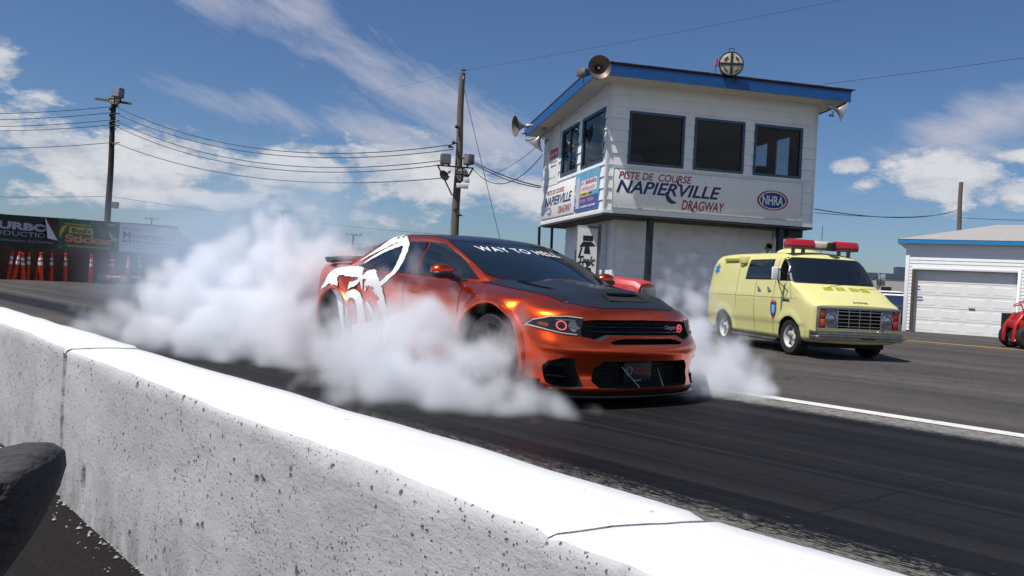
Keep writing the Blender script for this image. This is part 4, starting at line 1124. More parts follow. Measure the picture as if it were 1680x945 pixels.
front_poly([(-.40, .520), (-.43, .536), (-.37, .568), (.37, .568), (.43, .536), (.40, .520)], .20)
LG = [(-.51, .165), (-.565, .22), (-.555, .33), (-.48, .385), (.48, .385), (.555, .33), (.565, .22), (.51, .165)]
front_poly(LG, .22)
SI = [(.635, .175), (.69, .16), (.82, .165), (.87, .20), (.895, .33), (.875, .375), (.79, .405), (.705, .40), (.69, .33), (.65, .24)]
front_poly(SI, .46); front_poly(mirror_y([(b, a) for a, b in SI]) and [(-a, b) for a, b in SI][::-1], .46)
# hood air inlet cut from the front into the raised bulge
cuts.append(cutter(lambda mb: mb.prism([(-.20, .875), (.20, .875), (.17, .935), (-.17, .935)], -.3, .36, XF), M_cavity))
for c in (.985, 4.03):
    for sg in (1, -1):
        Mx = Matrix.Translation((-c, sg * .70, .37)) @ Matrix.Rotation(R(90), 4, 'X')
        cuts.append(cutter(lambda mb: mb.lathe([(.425, -.45), (.425, .45)], Mx, 64, True), M_cavity))
boolcut(body, cuts)

def onto_front(V): return lambda v: (1.0, v[0], v[1])
def fdrape(name, loops, off, m, par, res=.025, thick=0):
    return drape(name, cdt(loops, res), [T_body], lambda v: (1.0, v[0], v[1]), (-1, 0, 0), off, m, par, thick)
# grille meshes, set back
def hexmesh(mb, loop, x, cell, th):
    ys = [p[0] for p in loop]; zs = [p[1] for p in loop]
    def ins(y, z):
        c = False; n = len(loop)
        for i in range(n):
            ay, az = loop[i]; by, bz = loop[(i + 1) % n]
            if (az > z) != (bz > z) and y < (by - ay) * (z - az) / (bz - az) + ay: c = not c
        return c
    z = min(zs); k = 0
    while z < max(zs):
        y = min(ys) + (cell / 2 if k % 2 else 0)
        while y < max(ys):
            if ins(y, z):
                for a in (30, 150, 270):
                    q = (y + cell * .55 * math.cos(R(a)), z + cell * .55 * math.sin(R(a)))
                    mb.bar((x(y), y, z), (x(q[0]), q[0], q[1]), th)
            y += cell
        z += cell * .8; k += 1
def gx_(y): return -(.17 + .35 * (abs(y) / .95) ** 2.8)
gr = MB(); hexmesh(gr, UG, lambda y: gx_(y) + .02, .042, .006); hexmesh(gr, LG, lambda y: gx_(y) + .0, .042, .006); gr.build('grille_mesh', M_mesh, car)
mb = MB()
for z in (.615, .655): mb.tube([(gx_(y / 20 * .6) + .035, y / 20 * .6, z) for y in range(-20, 21)], .007, 6)
mb.build('grille_bar', M_blackgloss, car)
# side intake vanes
for sg in (1, -1):
    mb = MB()
    mb.bar((-.30, sg * .68, .345), (-.44, sg * .84, .35), .03, .05); mb.bar((-.30, sg * .67, .24), (-.46, sg * .85, .25), .012, .012)
    mb.build('intake_vane', M_blackgloss, car)
# headlights: dark housing, light pipe outline, ring lamp, lens
M_hlin = mat('headlight_bezel', (.015, .015, .017), .3)
M_pipe = mat('light_pipe', (.60, .52, .48), .25, .2)
M_ring = emis(mat('pink_ring_lamp', (.8, .12, .15), .3), (1.0, .10, .14), .55)
for sg in (1, -1):
    HL = [(.600, .724), (.645, .580), (.76, .590), (.85, .610), (.945, .648), (.915, .692), (.83, .726), (.72, .735)]
    lp = [(sg * a, b) for a, b in HL]
    hl = fdrape('headlight', [lp], .004, M_hlin, car)
    c = (sum(p[0] for p in lp) / 8, sum(p[1] for p in lp) / 8)
    def insetp(k): return [(c[0] + (a - c[0]) * k, c[1] + (b - c[1]) * k) for a, b in lp]
    o_, i_ = insetp(.95), insetp(.86)
    pp = [(o_, i_)]
    pts = []
    for pth in ([0, 7, 6, 5, 4, 3, 2, 1],):
        for i in range(len(pth) - 1):
            a, b = o_[pth[i]], o_[pth[i + 1]]
            for j in range(5):
                t = j / 5; y, z = a[0] + (b[0] - a[0]) * t, a[1] + (b[1] - a[1]) * t
                h = T_body.ray_cast(Vector((1, y, z)), Vector((-1, 0, 0)))
                if h[0] is not None: pts.append(h[0] + h[1] * .006)
    mb = MB(); mb.tube(pts, .0055, 6); mb.build('light_pipe', M_pipe, hl, smooth=True)
    fdrape('lens_glint', [[(sg * .66, .70), (sg * .80, .70), (sg * .80, .708), (sg * .66, .708)]], .0075, M_greymetal, hl, .02)
    fdrape('reflector_bowl', [ring2d(sg * .685, .655, .030, .045)], .006, M_greymetal, hl, .02)
    rc = (sg * .765, .658)
    fdrape('ring_lamp', [ring2d(*rc, .036, .040), ring2d(*rc, .027, .030)], .009, M_ring, hl, .02)
    fdrape('projector', [ring2d(*rc, .022, .025)], .008, M_darkglass, hl, .02)
    fdrape('reflector', [[(sg * .64, .63), (sg * .72, .645), (sg * .72, .665), (sg * .64, .65)]], .008, M_greymetal, hl, .02)
    fdrape('marker', [[(sg * .85, .64), (sg * .90, .655), (sg * .885, .68), (sg * .84, .67)]], .008, mat('amber', (.20, .06, .02), .3), hl, .02)
# orange scoop brow under the grille and bumper lines
def brow(zc, r, y1, dz, m, name, sback=0.0, n=40, flat=1.0):
    pts = []
    for i in range(n + 1):
        y = -y1 + 2 * y1 * i / n
        h = T_body.ray_cast(Vector((1, y, zc + dz * (abs(y) / y1) ** 4)), Vector((-1, 0, 0)))
        pts.append(Vector((h[0].x - sback, y, h[0].z)))
    mb = MB(); mb.tube(pts, [r * min(1, 6 * min(i, n - i) / n + .3) for i in range(n + 1)], 10); return mb.build(name, m, car, smooth=True)
brow(.580, .009, .41, -.035, M_or, 'grille_surround', .002)
# license plate with lettering, canards
pl = MB(); pl.box(-.158, -.148, -.165, .165, .185, .365); plo = pl.build('dealer_plate', mat('plate_navy', (.012, .02, .035), .35), car, bevel=.004)
def CF(y, z, x): return frame((x, y, z), (0, 1, 0), (0, 0, 1))
M_plred = mat('plate_red', (.42, .05, .07), .5); M_plw = mat('plate_white', (.5, .52, .55), .5)
text('plate_lettering', 'VOLBEC', CF(-.045, .255, -.1465), .19, .055, M_plred, plo, bold=.02, thick=.002)
mb = MB(); mb.box(-.1465, -.145, -.06, .04, .205, .212); mb.build('plate_small_print', M_plw, plo)
mb = MB()
for r0, a0, a1 in ((.038, 20, 250), (.024, 200, 420)):
    mb.tube([(-.1465, -.10 + r0 * math.cos(R(a0 + (a1 - a0) * i / 14)), .285 + r0 * math.sin(R(a0 + (a1 - a0) * i / 14))) for i in range(15)], .004, 5)
mb.build('plate_emblem', M_plw, plo)
mb = MB(); mb.tube([(-.03, -.075, .150), (-.10, -.245, .335)], .0055, 8); mb.tube([(-.03, .20, .150), (-.12, .205, .315)], .0045, 8); mb.build('splitter_rod', M_alu, car)
# script badge on the grille
bd = text('badge', 'Charger', CF(.30, .632, -.150), .15, .045, mat('badge_pink', (.75, .45, .55), .3), car, shear=.4, bold=.02)
mb = MB(); mb.tube([(-.145, .485 + .026 * math.cos(a * .35), .650 + .030 * math.sin(a * .35)) for a in range(18)], .006, 6, closed=True); mb.box(-.150, -.140, .474, .494, .642, .660); mb.build('badge_emblem', M_ring, bd)
# front splitter
def splitter(z, th, ext, m, name):
    top = []; pts = []
    n = 36
    for i in range(n + 1):
        y = -.92 + 1.84 * i / n
        s_ = .35 * (abs(y) / .95) ** 2.8 + .02
        pts.append((-(s_) + ext, y))
    poly = pts + [(-.75, .86), (-.75, -.86)]
    mb = MB(); mb.prism(poly, z, z + th); return mb.build(name, m, car, bevel=.004)
splitter(.088, .018, .035, M_blackgloss, 'front_splitter')
splitter(.107, .030, -.03, M_cavity, 'underbody')
for sg in (1, -1):
    mb = MB(); mb.box(-.62, -.36, sg * .93 - .006, sg * .93 + .006, .09, .22); mb.build('splitter_fin', M_blackgloss, car, bevel=.003)
# hood shell, roof skin
def top(v): return (-v[0], v[1], 3.0)
HOODP = [(.160, 0), (.165, .25), (.185, .40), (.255, .52), (.40, .625), (.62, .715), (.95, .765), (1.25, .79), (1.42, .80), (1.20, .52), (1.10, .25), (1.07, 0)]
HOODP = HOODP + [(a, -b) for a, b in HOODP[-2:0:-1]]
INL = [(.30, -.205), (.30, .205), (.385, .185), (.385, -.185)]
hood = drape('hood', cdt([HOODP, INL], .03), [T_body], top, (0, 0, -1), .004, M_hood, car)
mb = MB()
def hz_(s, y):
    h = T_body.ray_cast(Vector((-s, y, 3)), Vector((0, 0, -1))); return h[0].z
# hood scoop: lip, dark mouth
n = 20; lip = [(-.392 - .02 * (abs(y) / .19) ** 3, y, hz_(.41, y) + .012) for y in [-.20 + .40 * i / n for i in range(n + 1)]]
mb.tube(lip, .012, 8)
for sg in (1, -1): mb.tube([(-.295, sg * .215, hz_(.30, .2) + .006), (-.40, sg * .205, hz_(.41, .2) + .012)], .010, 8)
mb.build('scoop_lip', M_hood, hood, smooth=True)
mb = MB(); mb.add([(-.29, -.20, hz_(.30, .2) + .009), (-.29, .20, hz_(.30, .2) + .009), (-.385, .19, hz_(.38, .2) + .008), (-.385, -.19, hz_(.38, .2) + .008)], [(0, 1, 2, 3)]); mb.build('scoop_mouth', M_cavity, hood)
# louvre row near the windscreen on both sides
mb = MB()
for sg in (1, -1):
    for i in range(12):
        s = .78 + .032 * i; y = sg * (.50 + .004 * i); mb.box(-s - .006, -s + .006, y - .045, y + .045, hz_(s, y) + .004, hz_(s, y) + .010)
mb.build('hood_louvre', M_black, hood)
for sg in (1, -1):
    mb = MB()
    mb.tube([(-(.42 + .6 * i / 12), sg * (.235 + .10 * i / 12), hz_(.42 + .6 * i / 12, sg * (.235 + .10 * i / 12)) - .003) for i in range(13)], .011, 8)
    mb.build('hood_crease', M_hood, hood, smooth=True)
ROOFP = [(2.08, 0), (2.11, .3), (2.22, .64), (2.48, .645), (2.98, .625), (3.38, .595), (3.64, .55), (3.58, .3), (3.56, 0)]
ROOFP = ROOFP + [(a, -b) for a, b in ROOFP[-2:0:-1]]
drape('roof_skin', cdt([ROOFP], .04), [T_cab], top, (0, 0, -1), .004, M_roofb, cabin)
WSP = [(1.10, 0), (1.13, .3), (1.24, .60), (1.42, .735), (1.76, .715), (2.05, .690), (2.20, .665), (2.09, .3), (2.06, 0)]
WSP = WSP + [(a, -b) for a, b in WSP[-2:0:-1]]
ws = drape('windscreen', cdt([WSP], .035), [T_cab], top, (0, 0, -1), .005, M_tint, cabin)
RGP = [(3.60, 0), (3.62, .3), (3.70, .50), (4.08, .53), (4.40, .58), (4.53, .3), (4.55, 0)]; RGP = RGP + [(a, -b) for a, b in RGP[-2:0:-1]]
drape('rear_window', cdt([RGP], .04), [T_cab], top, (0, 0, -1), .004, M_tint, cabin)
def side(sg): return lambda v: (-v[0], sg * 3.0, v[1])
for sg in (1, -1):
    FW = [(1.46, .995), (2.48, 1.015), (2.51, 1.350), (2.20, 1.33), (1.86, 1.20)]
    RW = [(2.53, 1.015), (3.32, 1.045), (3.45, 1.13), (3.42, 1.24), (3.2, 1.315), (2.9, 1.348), (2.56, 1.352)]
    QW = [(3.37, 1.05), (3.80, 1.075), (3.48, 1.20)]
    for nm, P_ in (('side_window', FW), ('side_window', RW), ('quarter_window', QW)):
        drape(nm, cdt([P_], .035), [T_cab], side(sg), (0, -sg, 0), .005, M_tint, cabin)
    drape('window_trim', cdt([[(1.58, .975), (3.85, 1.06), (3.83, 1.075), (1.60, .992)]], .05), [T_cab, T_body], side(sg), (0, -sg, 0), .007, M_black, cabin)
    # door gaps
    for g in ([(1.56, .20), (1.575, .20), (1.565, .93), (1.55, .93)], [(2.60, .20), (2.612, .20), (2.612, .97), (2.60, .97)], [(3.52, .52), (3.532, .52), (3.66, .99), (3.646, .99)]):
        drape('door_gap', cdt([g], .04), [T_body], side(sg), (0, -sg, 0), .003, M_cavity, body)
    for s in (2.42, 3.30):
        mb = MB(); mb.tube([(-s + .10, sg * .925, .835), (-s + .06, sg * .955, .84), (-s - .06, sg * .955, .845), (-s - .10, sg * .928, .845)], .014, 8); mb.build('door_handle', M_or, body, smooth=True)
    # arch flare lips
    for c, yy in ((.985, .0), (4.03, .0)):
        pts = []
        for i in range(33):
            a = R(-22 + 224 * i / 32); s = c + .445 * math.cos(a); z = .37 + .445 * math.sin(a)
            if z < .155: continue
            h = T_body.ray_cast(Vector((-s, sg * 3, z)), Vector((0, -sg, 0)))
            if h[0] is not None: pts.append(h[0] + Vector((0, sg * .004, 0)))
        mb = MB(); mb.tube(pts, .030, 10); mb.build('fender_flare', M_or, body, smooth=True)
    # mirror
    mb = MB(); vs = []
    m_ = MB(); m_.sphere((-1.70, sg * 1.035, 1.055), 1, 20, 12, (.085, .115, .068)); mr_ = m_.build('mirror', M_or, car, smooth=True)
    m_ = MB(); m_.tube([(-1.66, sg * .86, .985), (-1.69, sg * .99, 1.01)], [.035, .025], 8); m_.build('mirror_stalk', M_black, mr_, smooth=True)
    m_ = MB(); m_.sphere((-1.692, sg * 1.035, 1.028), 1, 20, 12, (.088, .116, .045)); m_.build('mirror_base', M_black, mr_, smooth=True)
    m_ = MB(); m_.sphere((-1.77, sg * 1.035, 1.055), 1, 16, 8, (.018, .10, .056)); m_.build('mirror_glass', M_darkglass, mr_, smooth=True)
# white windscreen lettering, laid on the glass
V, F = text_geo('WAY TO HELL', 1.0, .088, 0.0, .012, 1.12)
V, F = refine(V, F, .03)
# y runs to the viewer's right (the car's left); text stands toward the roof
drape('windscreen_lettering', ([(x - .52, y) for x, y in V], F), [T_cab], lambda v: (-(1.80 + .05 * (v[0] / .57) ** 2 - .03 * v[0] + v[1] * 1.6), v[0] + .02, 3.0), (0, 0, -1), .009, M_decal, ws)
# black spoiler
sp = []
mb = MB()
n = 30; prof = [(-.08, .0), (.08, .010), (.13, .040), (.02, .045), (-.09, .020)]
vs = []; fs = []
for i in range(n + 1):
    y = -.84 + 1.68 * i / n; s = 4.82 - .20 * (abs(y) / .8) ** 2.4; z = 1.135 - .035 * (abs(y) / .8) ** 3
    for a, b in prof: vs.append((-(s + a), y, z + b * 1.6))
k = len(prof)
for i in range(n):
    for j in range(k): fs.append((i * k + j, i * k + (j + 1) % k, (i + 1) * k + (j + 1) % k, (i + 1) * k + j))
fs += [tuple(range(k)), tuple(n * k + j for j in range(k - 1, -1, -1))]
mb.add(vs, fs); mb.build('rear_spoiler', M_hood, car, bevel=.004)
drape('tail_lamp', cdt([[(-.80, .82), (.80, .82), (.78, .93), (-.78, .93)]], .05), [T_body], lambda v: (-7, v[0], v[1]), (1, 0, 0), .004, mat('tail_red', (.25, .01, .01), .15), car)
# wheels
def wheel(c, sg, r=.36, w=.30):
    w_ = thing('wheel', None, None); del_ = w_; w_.parent = car; w_.location = (-c, sg * .82, r)
    Mx = Matrix.Rotation(R(90) * sg * -1, 4, 'X')
    mb = MB(); mb.lathe([(.255, -w / 2), (.33, -w / 2), (.352, -w / 2 + .02), (r, -w / 2 + .05), (r, w / 2 - .05), (.352, w / 2 - .02), (.33, w / 2), (.262, w / 2 - .005), (.255, w / 2 - .03)], Mx, 56)
    for q in (-.08, -.03, .03, .08): mb.lathe([(r + .0005, q - .006), (r - .010, q), (r + .0005, q + .006)], Mx, 40)
    mb.build('tyre', M_rubber, w_, smooth=True, angle=40)
    mb = MB(); mb.lathe([(.255, -w / 2 + .01), (.262, w / 2 - .01), (.245, w / 2 - .03), (.235, -.02), (.235, -w / 2)], Mx, 48)
    for i in range(10):
        a = R(36 * i); A = Matrix.Rotation(a, 4, 'Z'); mb.add([(.04, -.018, w / 2 - .05), (.04, .018, w / 2 - .05), (.25, .012, w / 2 - .02), (.25, -.012, w / 2 - .02), (.04, -.018, w / 2 - .09), (.04, .018, w / 2 - .09), (.25, .012, w / 2 - .05), (.25, -.012, w / 2 - .05)],
               [(0, 1, 2, 3), (4, 7, 6, 5), (0, 4, 5, 1), (2, 6, 7, 3), (1, 5, 6, 2), (3, 7, 4, 0)], Mx @ A)
    mb.lathe([(.0, w / 2 - .03), (.05, w / 2 - .035), (.06, w / 2 - .09)], Mx, 24)
    mb.build('rim', M_rims, w_, smooth=True, angle=40)
    mb = MB(); mb.lathe([(.0, -.04), (.19, -.04), (.19, -.01), (.0, -.01)], Mx, 32); mb.build('brake_disc', M_greymetal, w_)
for c in (.985, 4.03):
    for sg in (1, -1): wheel(c, sg)
# the white dripping decal on the rear of the visible side (own design: hollow-eyed drips)
def blobpath(pts, ws):
    L_ = []; Rr = []; n = len(pts)
    for i, (x, z) in enumerate(pts):
        a = pts[max(i - 1, 0)]; b = pts[min(i + 1, n - 1)]; dx, dz = b[0] - a[0], b[1] - a[1]; l = math.hypot(dx, dz) or 1
        w = ws[i] if isinstance(ws, list) else ws
        L_.append((x - dz / l * w, z + dx / l * w)); Rr.append((x + dz / l * w, z - dx / l * w))
    return L_ + Rr[::-1]
def dense(pts, n=6):
    out = []; m = len(pts)
    for i in range(m - 1):
        p0 = pts[max(i - 1, 0)]; p1 = pts[i]; p2 = pts[i + 1]; p3 = pts[min(i + 2, m - 1)]
        for j in range(n): t = j / n; out.append(tuple(cr(p0[k], p1[k], p2[k], p3[k], t) for k in range(len(p1))))
    out.append(pts[-1]); return out
strokes = [
 [(3.98, 1.13, .012), (3.75, 1.22, .03), (3.50, 1.31, .045), (3.25, 1.385, .05), (3.08, 1.38, .05), (2.96, 1.28, .055), (2.90, 1.13, .06), (2.93, 1.00, .045), (3.05, .90, .03), (3.20, .88, .02)],
 [(3.55, 1.17, .008), (3.40, 1.25, .025), (3.20, 1.31, .03), (3.05, 1.34, .03)],
 [(3.72, 1.10, .01), (3.62, 1.16, .02), (3.45, 1.24, .02), (3.30, 1.29, .008)],
 [(4.42, .86, .012), (4.30, .96, .03), (4.05, 1.0, .04), (3.78, 1.0, .045), (3.60, .985, .035), (3.50, .90, .02), (3.47, .82, .008)],
 [(4.40, .78, .006), (4.28, .84, .03), (4.12, .92, .05), (4.02, .86, .06), (3.96, .74, .06), (3.92, .60, .045), (3.90, .46, .03), (3.88, .34, .012)],
 [(3.52, .92, .012), (3.40, .98, .04), (3.28, .93, .06), (3.16, .86, .06), (3.06, .78, .045), (2.98, .62, .035), (2.95, .45, .03), (2.96, .30, .02), (2.97, .20, .008)],
 [(3.40, .80, .008), (3.38, .88, .03), (3.30, .90, .02)],
 [(3.72, .30, .015), (3.76, .45, .03), (3.74, .62, .035), (3.64, .75, .035), (3.52, .72, .035), (3.46, .58, .03), (3.44, .42, .03), (3.42, .28, .03), (3.40, .18, .008)],
 [(3.60, .22, .008), (3.60, .34, .03), (3.50, .38, .04), (3.36, .40, .05), (3.22, .46, .04), (3.14, .56, .03)],
 [(3.24, .16, .006), (3.24, .30, .02), (3.20, .44, .03)], [(3.10, .22, .006), (3.10, .36, .018), (3.08, .5, .03)],
 [(3.80, .14, .006), (3.80, .22, .02), (3.78, .30, .03)], [(3.36, .68, .012), (3.28, .60, .03), (3.20, .50, .02), (3.16, .42, .008)],
 [(3.70, .84, .03), (3.60, .88, .022), (3.52, .93, .008)], [(3.12, .70, .01), (3.04, .66, .03), (2.97, .60, .02)],
]
first = None
for st in strokes:
    d = dense(st, 7); jag = random.Random(int(st[0][0] * 100))
    poly = blobpath([(a, b) for a, b, c in d], [max(.006, (1.28 if strokes.index(st) > 2 else .95) * c * (1 + .18 * math.sin(i * 1.7) * jag.random())) for i, (a, b, c) in enumerate(d)])
    for sg in (-1,):
        # quads instead of one polygon: robust when a stroke curls over itself
        n = len(poly) // 2; V = poly; F = [(i, i + 1, 2 * n - 2 - i, 2 * n - 1 - i) for i in range(n - 1)]
        o = drape('dripping_decal', refine(V, F, .05), [T_body, T_cab], side(sg), (0, -sg, 0), .0085 + .0004 * strokes.index(st), M_decal, body)
# driver's wheel hint behind the glass is hidden by the tint
# ------------------------------------------------------------------ yellow ambulance van
M_yel = mat('pale_yellow_van_paint', (.70, .66, .27), .38, var=.05, vs=1.5, coat=.35)
M_yeld = mat('yellow_vent_paint', (.36, .36, .03), .5)
M_van_c = mat('van_cavity', (.012, .012, .012), .9)
M_trimg = mat('grey_grille_surround', (.26, .26, .28), .4, .4)
M_amber = mat('amber_lens', (.62, .10, .02), .25)
M_wheelw = mat('white_spoked_wheel', (.70, .70, .68), .3, .2, var=.1)
VF = Vector((.21, -.978, 0)).normalized()
van = thing('ambulance_van', 'pale yellow old ambulance van with red roof light bar in front of the tower', 'van', (6.47, 15.2, -.126), math.atan2(VF.y, VF.x))
van_st = [
 (0.00, [(0, 0.310), (.60, 0.325), (.80, .36), (.84, .46), (.85, .62), (.85, .80), (.845, .93), (.80, .985), (.50, 1.00), (0, 1.01)]),
 (0.04, [(0, 0.290), (.64, 0.305), (.86, .34), (.895, .46), (.905, .62), (.905, .82), (.895, .965), (.83, 1.01), (.52, 1.035), (0, 1.045)]),
 (0.30, [(0, 0.270), (.66, 0.285), (.88, .33), (.925, .46), (.935, .64), (.935, .88), (.915, 1.06), (.84, 1.12), (.54, 1.155), (0, 1.17)]),
 (0.68, [(0, 0.250), (.66, 0.265), (.89, .31), (.930, .46), (.945, .66), (.945, .95), (.930, 1.25), (.875, 1.335), (.57, 1.375), (0, 1.40)]),
 (0.78, [(0, 0.250), (.66, 0.265), (.89, .31), (.930, .46), (.945, .66), (.945, 1.00), (.925, 1.33), (.865, 1.440), (.56, 1.485), (0, 1.51)]),
 (1.02, [(0, 0.250), (.66, 0.265), (.89, .31), (.930, .46), (.945, .68), (.945, 1.06), (.905, 1.55), (.820, 1.755), (.54, 1.80), (0, 1.825)]),
 (1.20, [(0, 0.250), (.66, 0.265), (.89, .31), (.930, .46), (.945, .68), (.945, 1.08), (.882, 1.66), (.780, 1.885), (.53, 1.945), (0, 1.97)]),
 (1.50, [(0, 0.250), (.66, 0.265), (.89, .31), (.930, .46), (.945, .70), (.945, 1.10), (.860, 1.72), (.740, 1.945), (.52, 2.005), (0, 2.03)]),
 (3.60, [(0, 0.250), (.66, 0.265), (.89, .31), (.930, .46), (.945, .70), (.945, 1.10), (.860, 1.72), (.740, 1.955), (.52, 2.015), (0, 2.04)]),
 (4.25, [(0, 0.270), (.66, 0.285), (.88, .33), (.920, .46), (.935, .70), (.935, 1.10), (.840, 1.72), (.720, 1.935), (.50, 1.995), (0, 2.02)]),
 (4.48, [(0, 0.310), (.62, 0.325), (.83, .38), (.880, .50), (.890, .72), (.885, 1.10), (.780, 1.69), (.650, 1.885), (.46, 1.935), (0, 1.96)]),
]
def van_warp(s, y, z):
    ay = abs(y); bow = .07 * (ay / .9) ** 3 * max(0, 1 - s / .5) + .09 * (ay / .8) ** 2.5 * smooth01((s - .5) / .2) * smooth01((1.7 - s) / .5) * smooth01((z - 1.2) / .25)
    yy = y
    if y:
        sgn = math.copysign(1, y)
        g = math.exp(-((z - 1.10) / .018) ** 2) * smooth01((ay - .8) / .1) * smooth01((s - .4) / .2); yy += sgn * .012 * g          # raised belt line
        yy -= sgn * .020 * smooth01((ay - .8) / .1) * smooth01((.62 - z) / .05) * smooth01((s - .2) / .2)                       # tucked sill under lower crease
        for c in (.84, 3.58):
            dr = math.hypot(s - c, z - .34) - .44; yy += sgn * .022 * math.exp(-(dr / .05) ** 2) * smooth01((ay - .8) / .08)
    return s + bow, yy, z
vd = [0, .01, .025, .04, .08, .15, .22] + [.3 + .045 * i for i in range(92)] + [4.44, 4.47, 4.48]
vbody = loft('body', van_st, 0, 5, van_warp, [M_yel, M_van_c], van, ncap=24, dens=vd)
T_van = bvh_of(vbody)
vc = []
vc.append(cutter(lambda mb: mb.prism([(-.78, .56), (.78, .56), (.78, .93), (-.78, .93)], -.3, .10, XF), M_van_c))
for c in (.84, 3.58):
    for sg in (1, -1):
        Mx = Matrix.Translation((-c, sg * .80, .34)) @ Matrix.Rotation(R(90), 4, 'X')
        vc.append(cutter(lambda mb: mb.lathe([(.405, -.35), (.405, .35)], Mx, 48, True), M_van_c))
# open cab window on the visible side
vc.append(cutter(lambda mb: mb.prism([(-.84, 1.42), (-1.36, 1.42), (-1.33, 1.86), (-1.03, 1.86)], .55, 1.2, Matrix(((1, 0, 0, 0), (0, 0, -1, 0), (0, 1, 0, 0), (0, 0, 0, 1)))), M_van_c))
boolcut(vbody, vc)
def vfront(loops, off, m, par, name, res=.05, thick=0): return drape(name, cdt(loops, res), [T_van], lambda v: (1.0, v[0], v[1]), (-1, 0, 0), off, m, par, thick)
# windscreen with rubber seal
def rr(x0, x1, z0, z1, r, tx=0):
    P = []
    for cx, cz, a in ((x1 - r, z1 - r, 0), (x0 + r, z1 - r, 90), (x0 + r, z0 + r, 180), (x1 - r, z0 + r, 270)):
        for i in range(6): P.append((cx + r * math.cos(R(a + 18 * i)), cz + r * math.sin(R(a + 18 * i))))
    return [(x * (1 - tx * (z - z0)), z) for x, z in P]
WO = rr(-.915, .915, 1.39, 1.90, .08, .22); WI = rr(-.88, .88, 1.42, 1.875, .06, .22)
vfront([WO], .004, M_black, van, 'windscreen_seal', .05)
vws = vfront([WI], .010, M_tint, van, 'windscreen', .05)
mb = MB()
for y0 in (-.38, .30):
    mb.tube([(-.55 + .0, y0, 1.42), (-.60, y0 + .10, 1.445), (-.66, y0 + .42, 1.475)], .009, 6)
mb.build('wiper', M_black, van)
for sg in (1, -1):
    sd = lambda v, sg=sg: (-v[0], sg * 3.0, v[1])
    W1 = [(1.60, 1.44), (2.70, 1.44), (2.66, 1.86), (1.66, 1.86)]
    def shrink(P, k):
        cx = sum(p[0] for p in P) / len(P); cz = sum(p[1] for p in P) / len(P); return [(cx + (a - cx) * (1 - k / abs(a - cx) if abs(a - cx) > k else 1), cz + (b - cz) * (1 - k / abs(b - cz) if abs(b - cz) > k else 1)) for a, b in P]
    drape('window_seal', cdt([W1], .06), [T_van], sd, (0, -sg, 0), .004, M_black, van)
    drape('side_window', cdt([shrink(W1, .035)], .06), [T_van], sd, (0, -sg, 0), .008, M_tint, van)
    if sg == 1: drape('side_window', cdt([[(.90, 1.42), (1.36, 1.42), (1.33, 1.86), (1.08, 1.86)]], .06), [T_van], sd, (0, -sg, 0), .006, M_tint, van)
    drape('quarter_light', cdt([[(.86, 1.43), (.98, 1.43), (1.10, 1.84), (1.04, 1.84)]], .06), [T_van], sd, (0, -sg, 0), .006, M_tint, van)
    for g in ([(.98, 1.42), (1.00, 1.42), (1.12, 1.86), (1.10, 1.86)],): drape('window_bar', cdt([g], .06), [T_van], sd, (0, -sg, 0), .009, M_chrome, van)
    for g in ([(1.445, .34), (1.46, .34), (1.46, 1.90), (1.445, 1.90)], [(.80, 1.10), (.812, 1.10), (.905, 1.40), (.893, 1.40)], [(2.20, .34), (2.212, .34), (2.212, 1.42), (2.20, 1.42)], [(3.02, .8), (3.032, .8), (3.032, 1.9), (3.02, 1.9)], [(.6, 1.092), (4.3, 1.092), (4.3, 1.086), (.6, 1.086)]):
        drape('panel_gap', cdt([g], .06), [T_van], sd, (0, -sg, 0), .003, mat('gap_olive', (.20, .19, .05), .7) if g[0][0] == 1.445 and sg == 1 else bpy.data.materials['gap_olive'], vbody)
    # lower sill strip, door handles
    mb = MB(); mb.box(-3.12, -1.30, sg * .93 - .025, sg * .93 + .025, .245, .285); mb.build('side_step', M_greymetal, van)
    mb = MB()
    for s in (1.62, 2.02): mb.box(-s - .06, -s + .06, sg * .945 - .012, sg * .945 + .02, 1.20, 1.235); mb.lathe([(.028, -.01), (.028, .014), (.0, .016)], Matrix.Translation((-s - .03, sg * .955, 1.27)) @ Matrix.Rotation(R(-90 * sg), 4, 'X'), 12)
    mb.build('door_handle', M_chrome, van, bevel=.004)
# mirror on its bracket
for sg in (-1, 1):
    mm = MB(); mm.box(-1.05, -1.00, sg * 1.16 - .09, sg * 1.16 + .09, 1.43, 1.68); mo = mm.build('mirror', M_white if sg < 0 else M_chrome, van, bevel=.02, seg=3)
    mm = MB(); mm.tube([(-.93, sg * .93, 1.20), (-1.0, sg * 1.13, 1.42), (-1.0, sg * 1.13, 1.66), (-.99, sg * .90, 1.50)], .009, 6); mm.tube([(-1.14, sg * .94, 1.16), (-1.02, sg * 1.12, 1.43)], .009, 6); mm.build('mirror_arm', M_black, mo)
# lettering and emblems on the visible side
sdr = lambda v: (v[0], -3.0, v[1])
def side_art(name, V, F, m, off, par=vbody, ml=.08): return drape(name, refine(V, F, ml), [T_van], sdr, (0, 1, 0), off, m, par)
def tgeo(body, x, z, w, h, **k): V, F = text_geo(body, w, h, **k); return [(a + x, b + z) for a, b in V], F
M_emb = mat('emblem_blue', (.02, .20, .55), .4); M_emb2 = mat('emblem_dark_blue', (.01, .04, .25), .4); M_embl = mat('emblem_pale_blue', (.15, .5, .8), .4)
# star of life
SX, SZ = -4.13, 1.66
for a in (0, 60, 120):
    c, s_ = math.cos(R(a)), math.sin(R(a)); V = [(SX + x * c - z * s_, SZ + x * s_ + z * c) for x, z in ((-.032, -.125), (.032, -.125), (.032, .125), (-.032, .125))]
    side_art('star_emblem', V, [(0, 1, 2, 3)], M_emb, .004 + a * .00002)
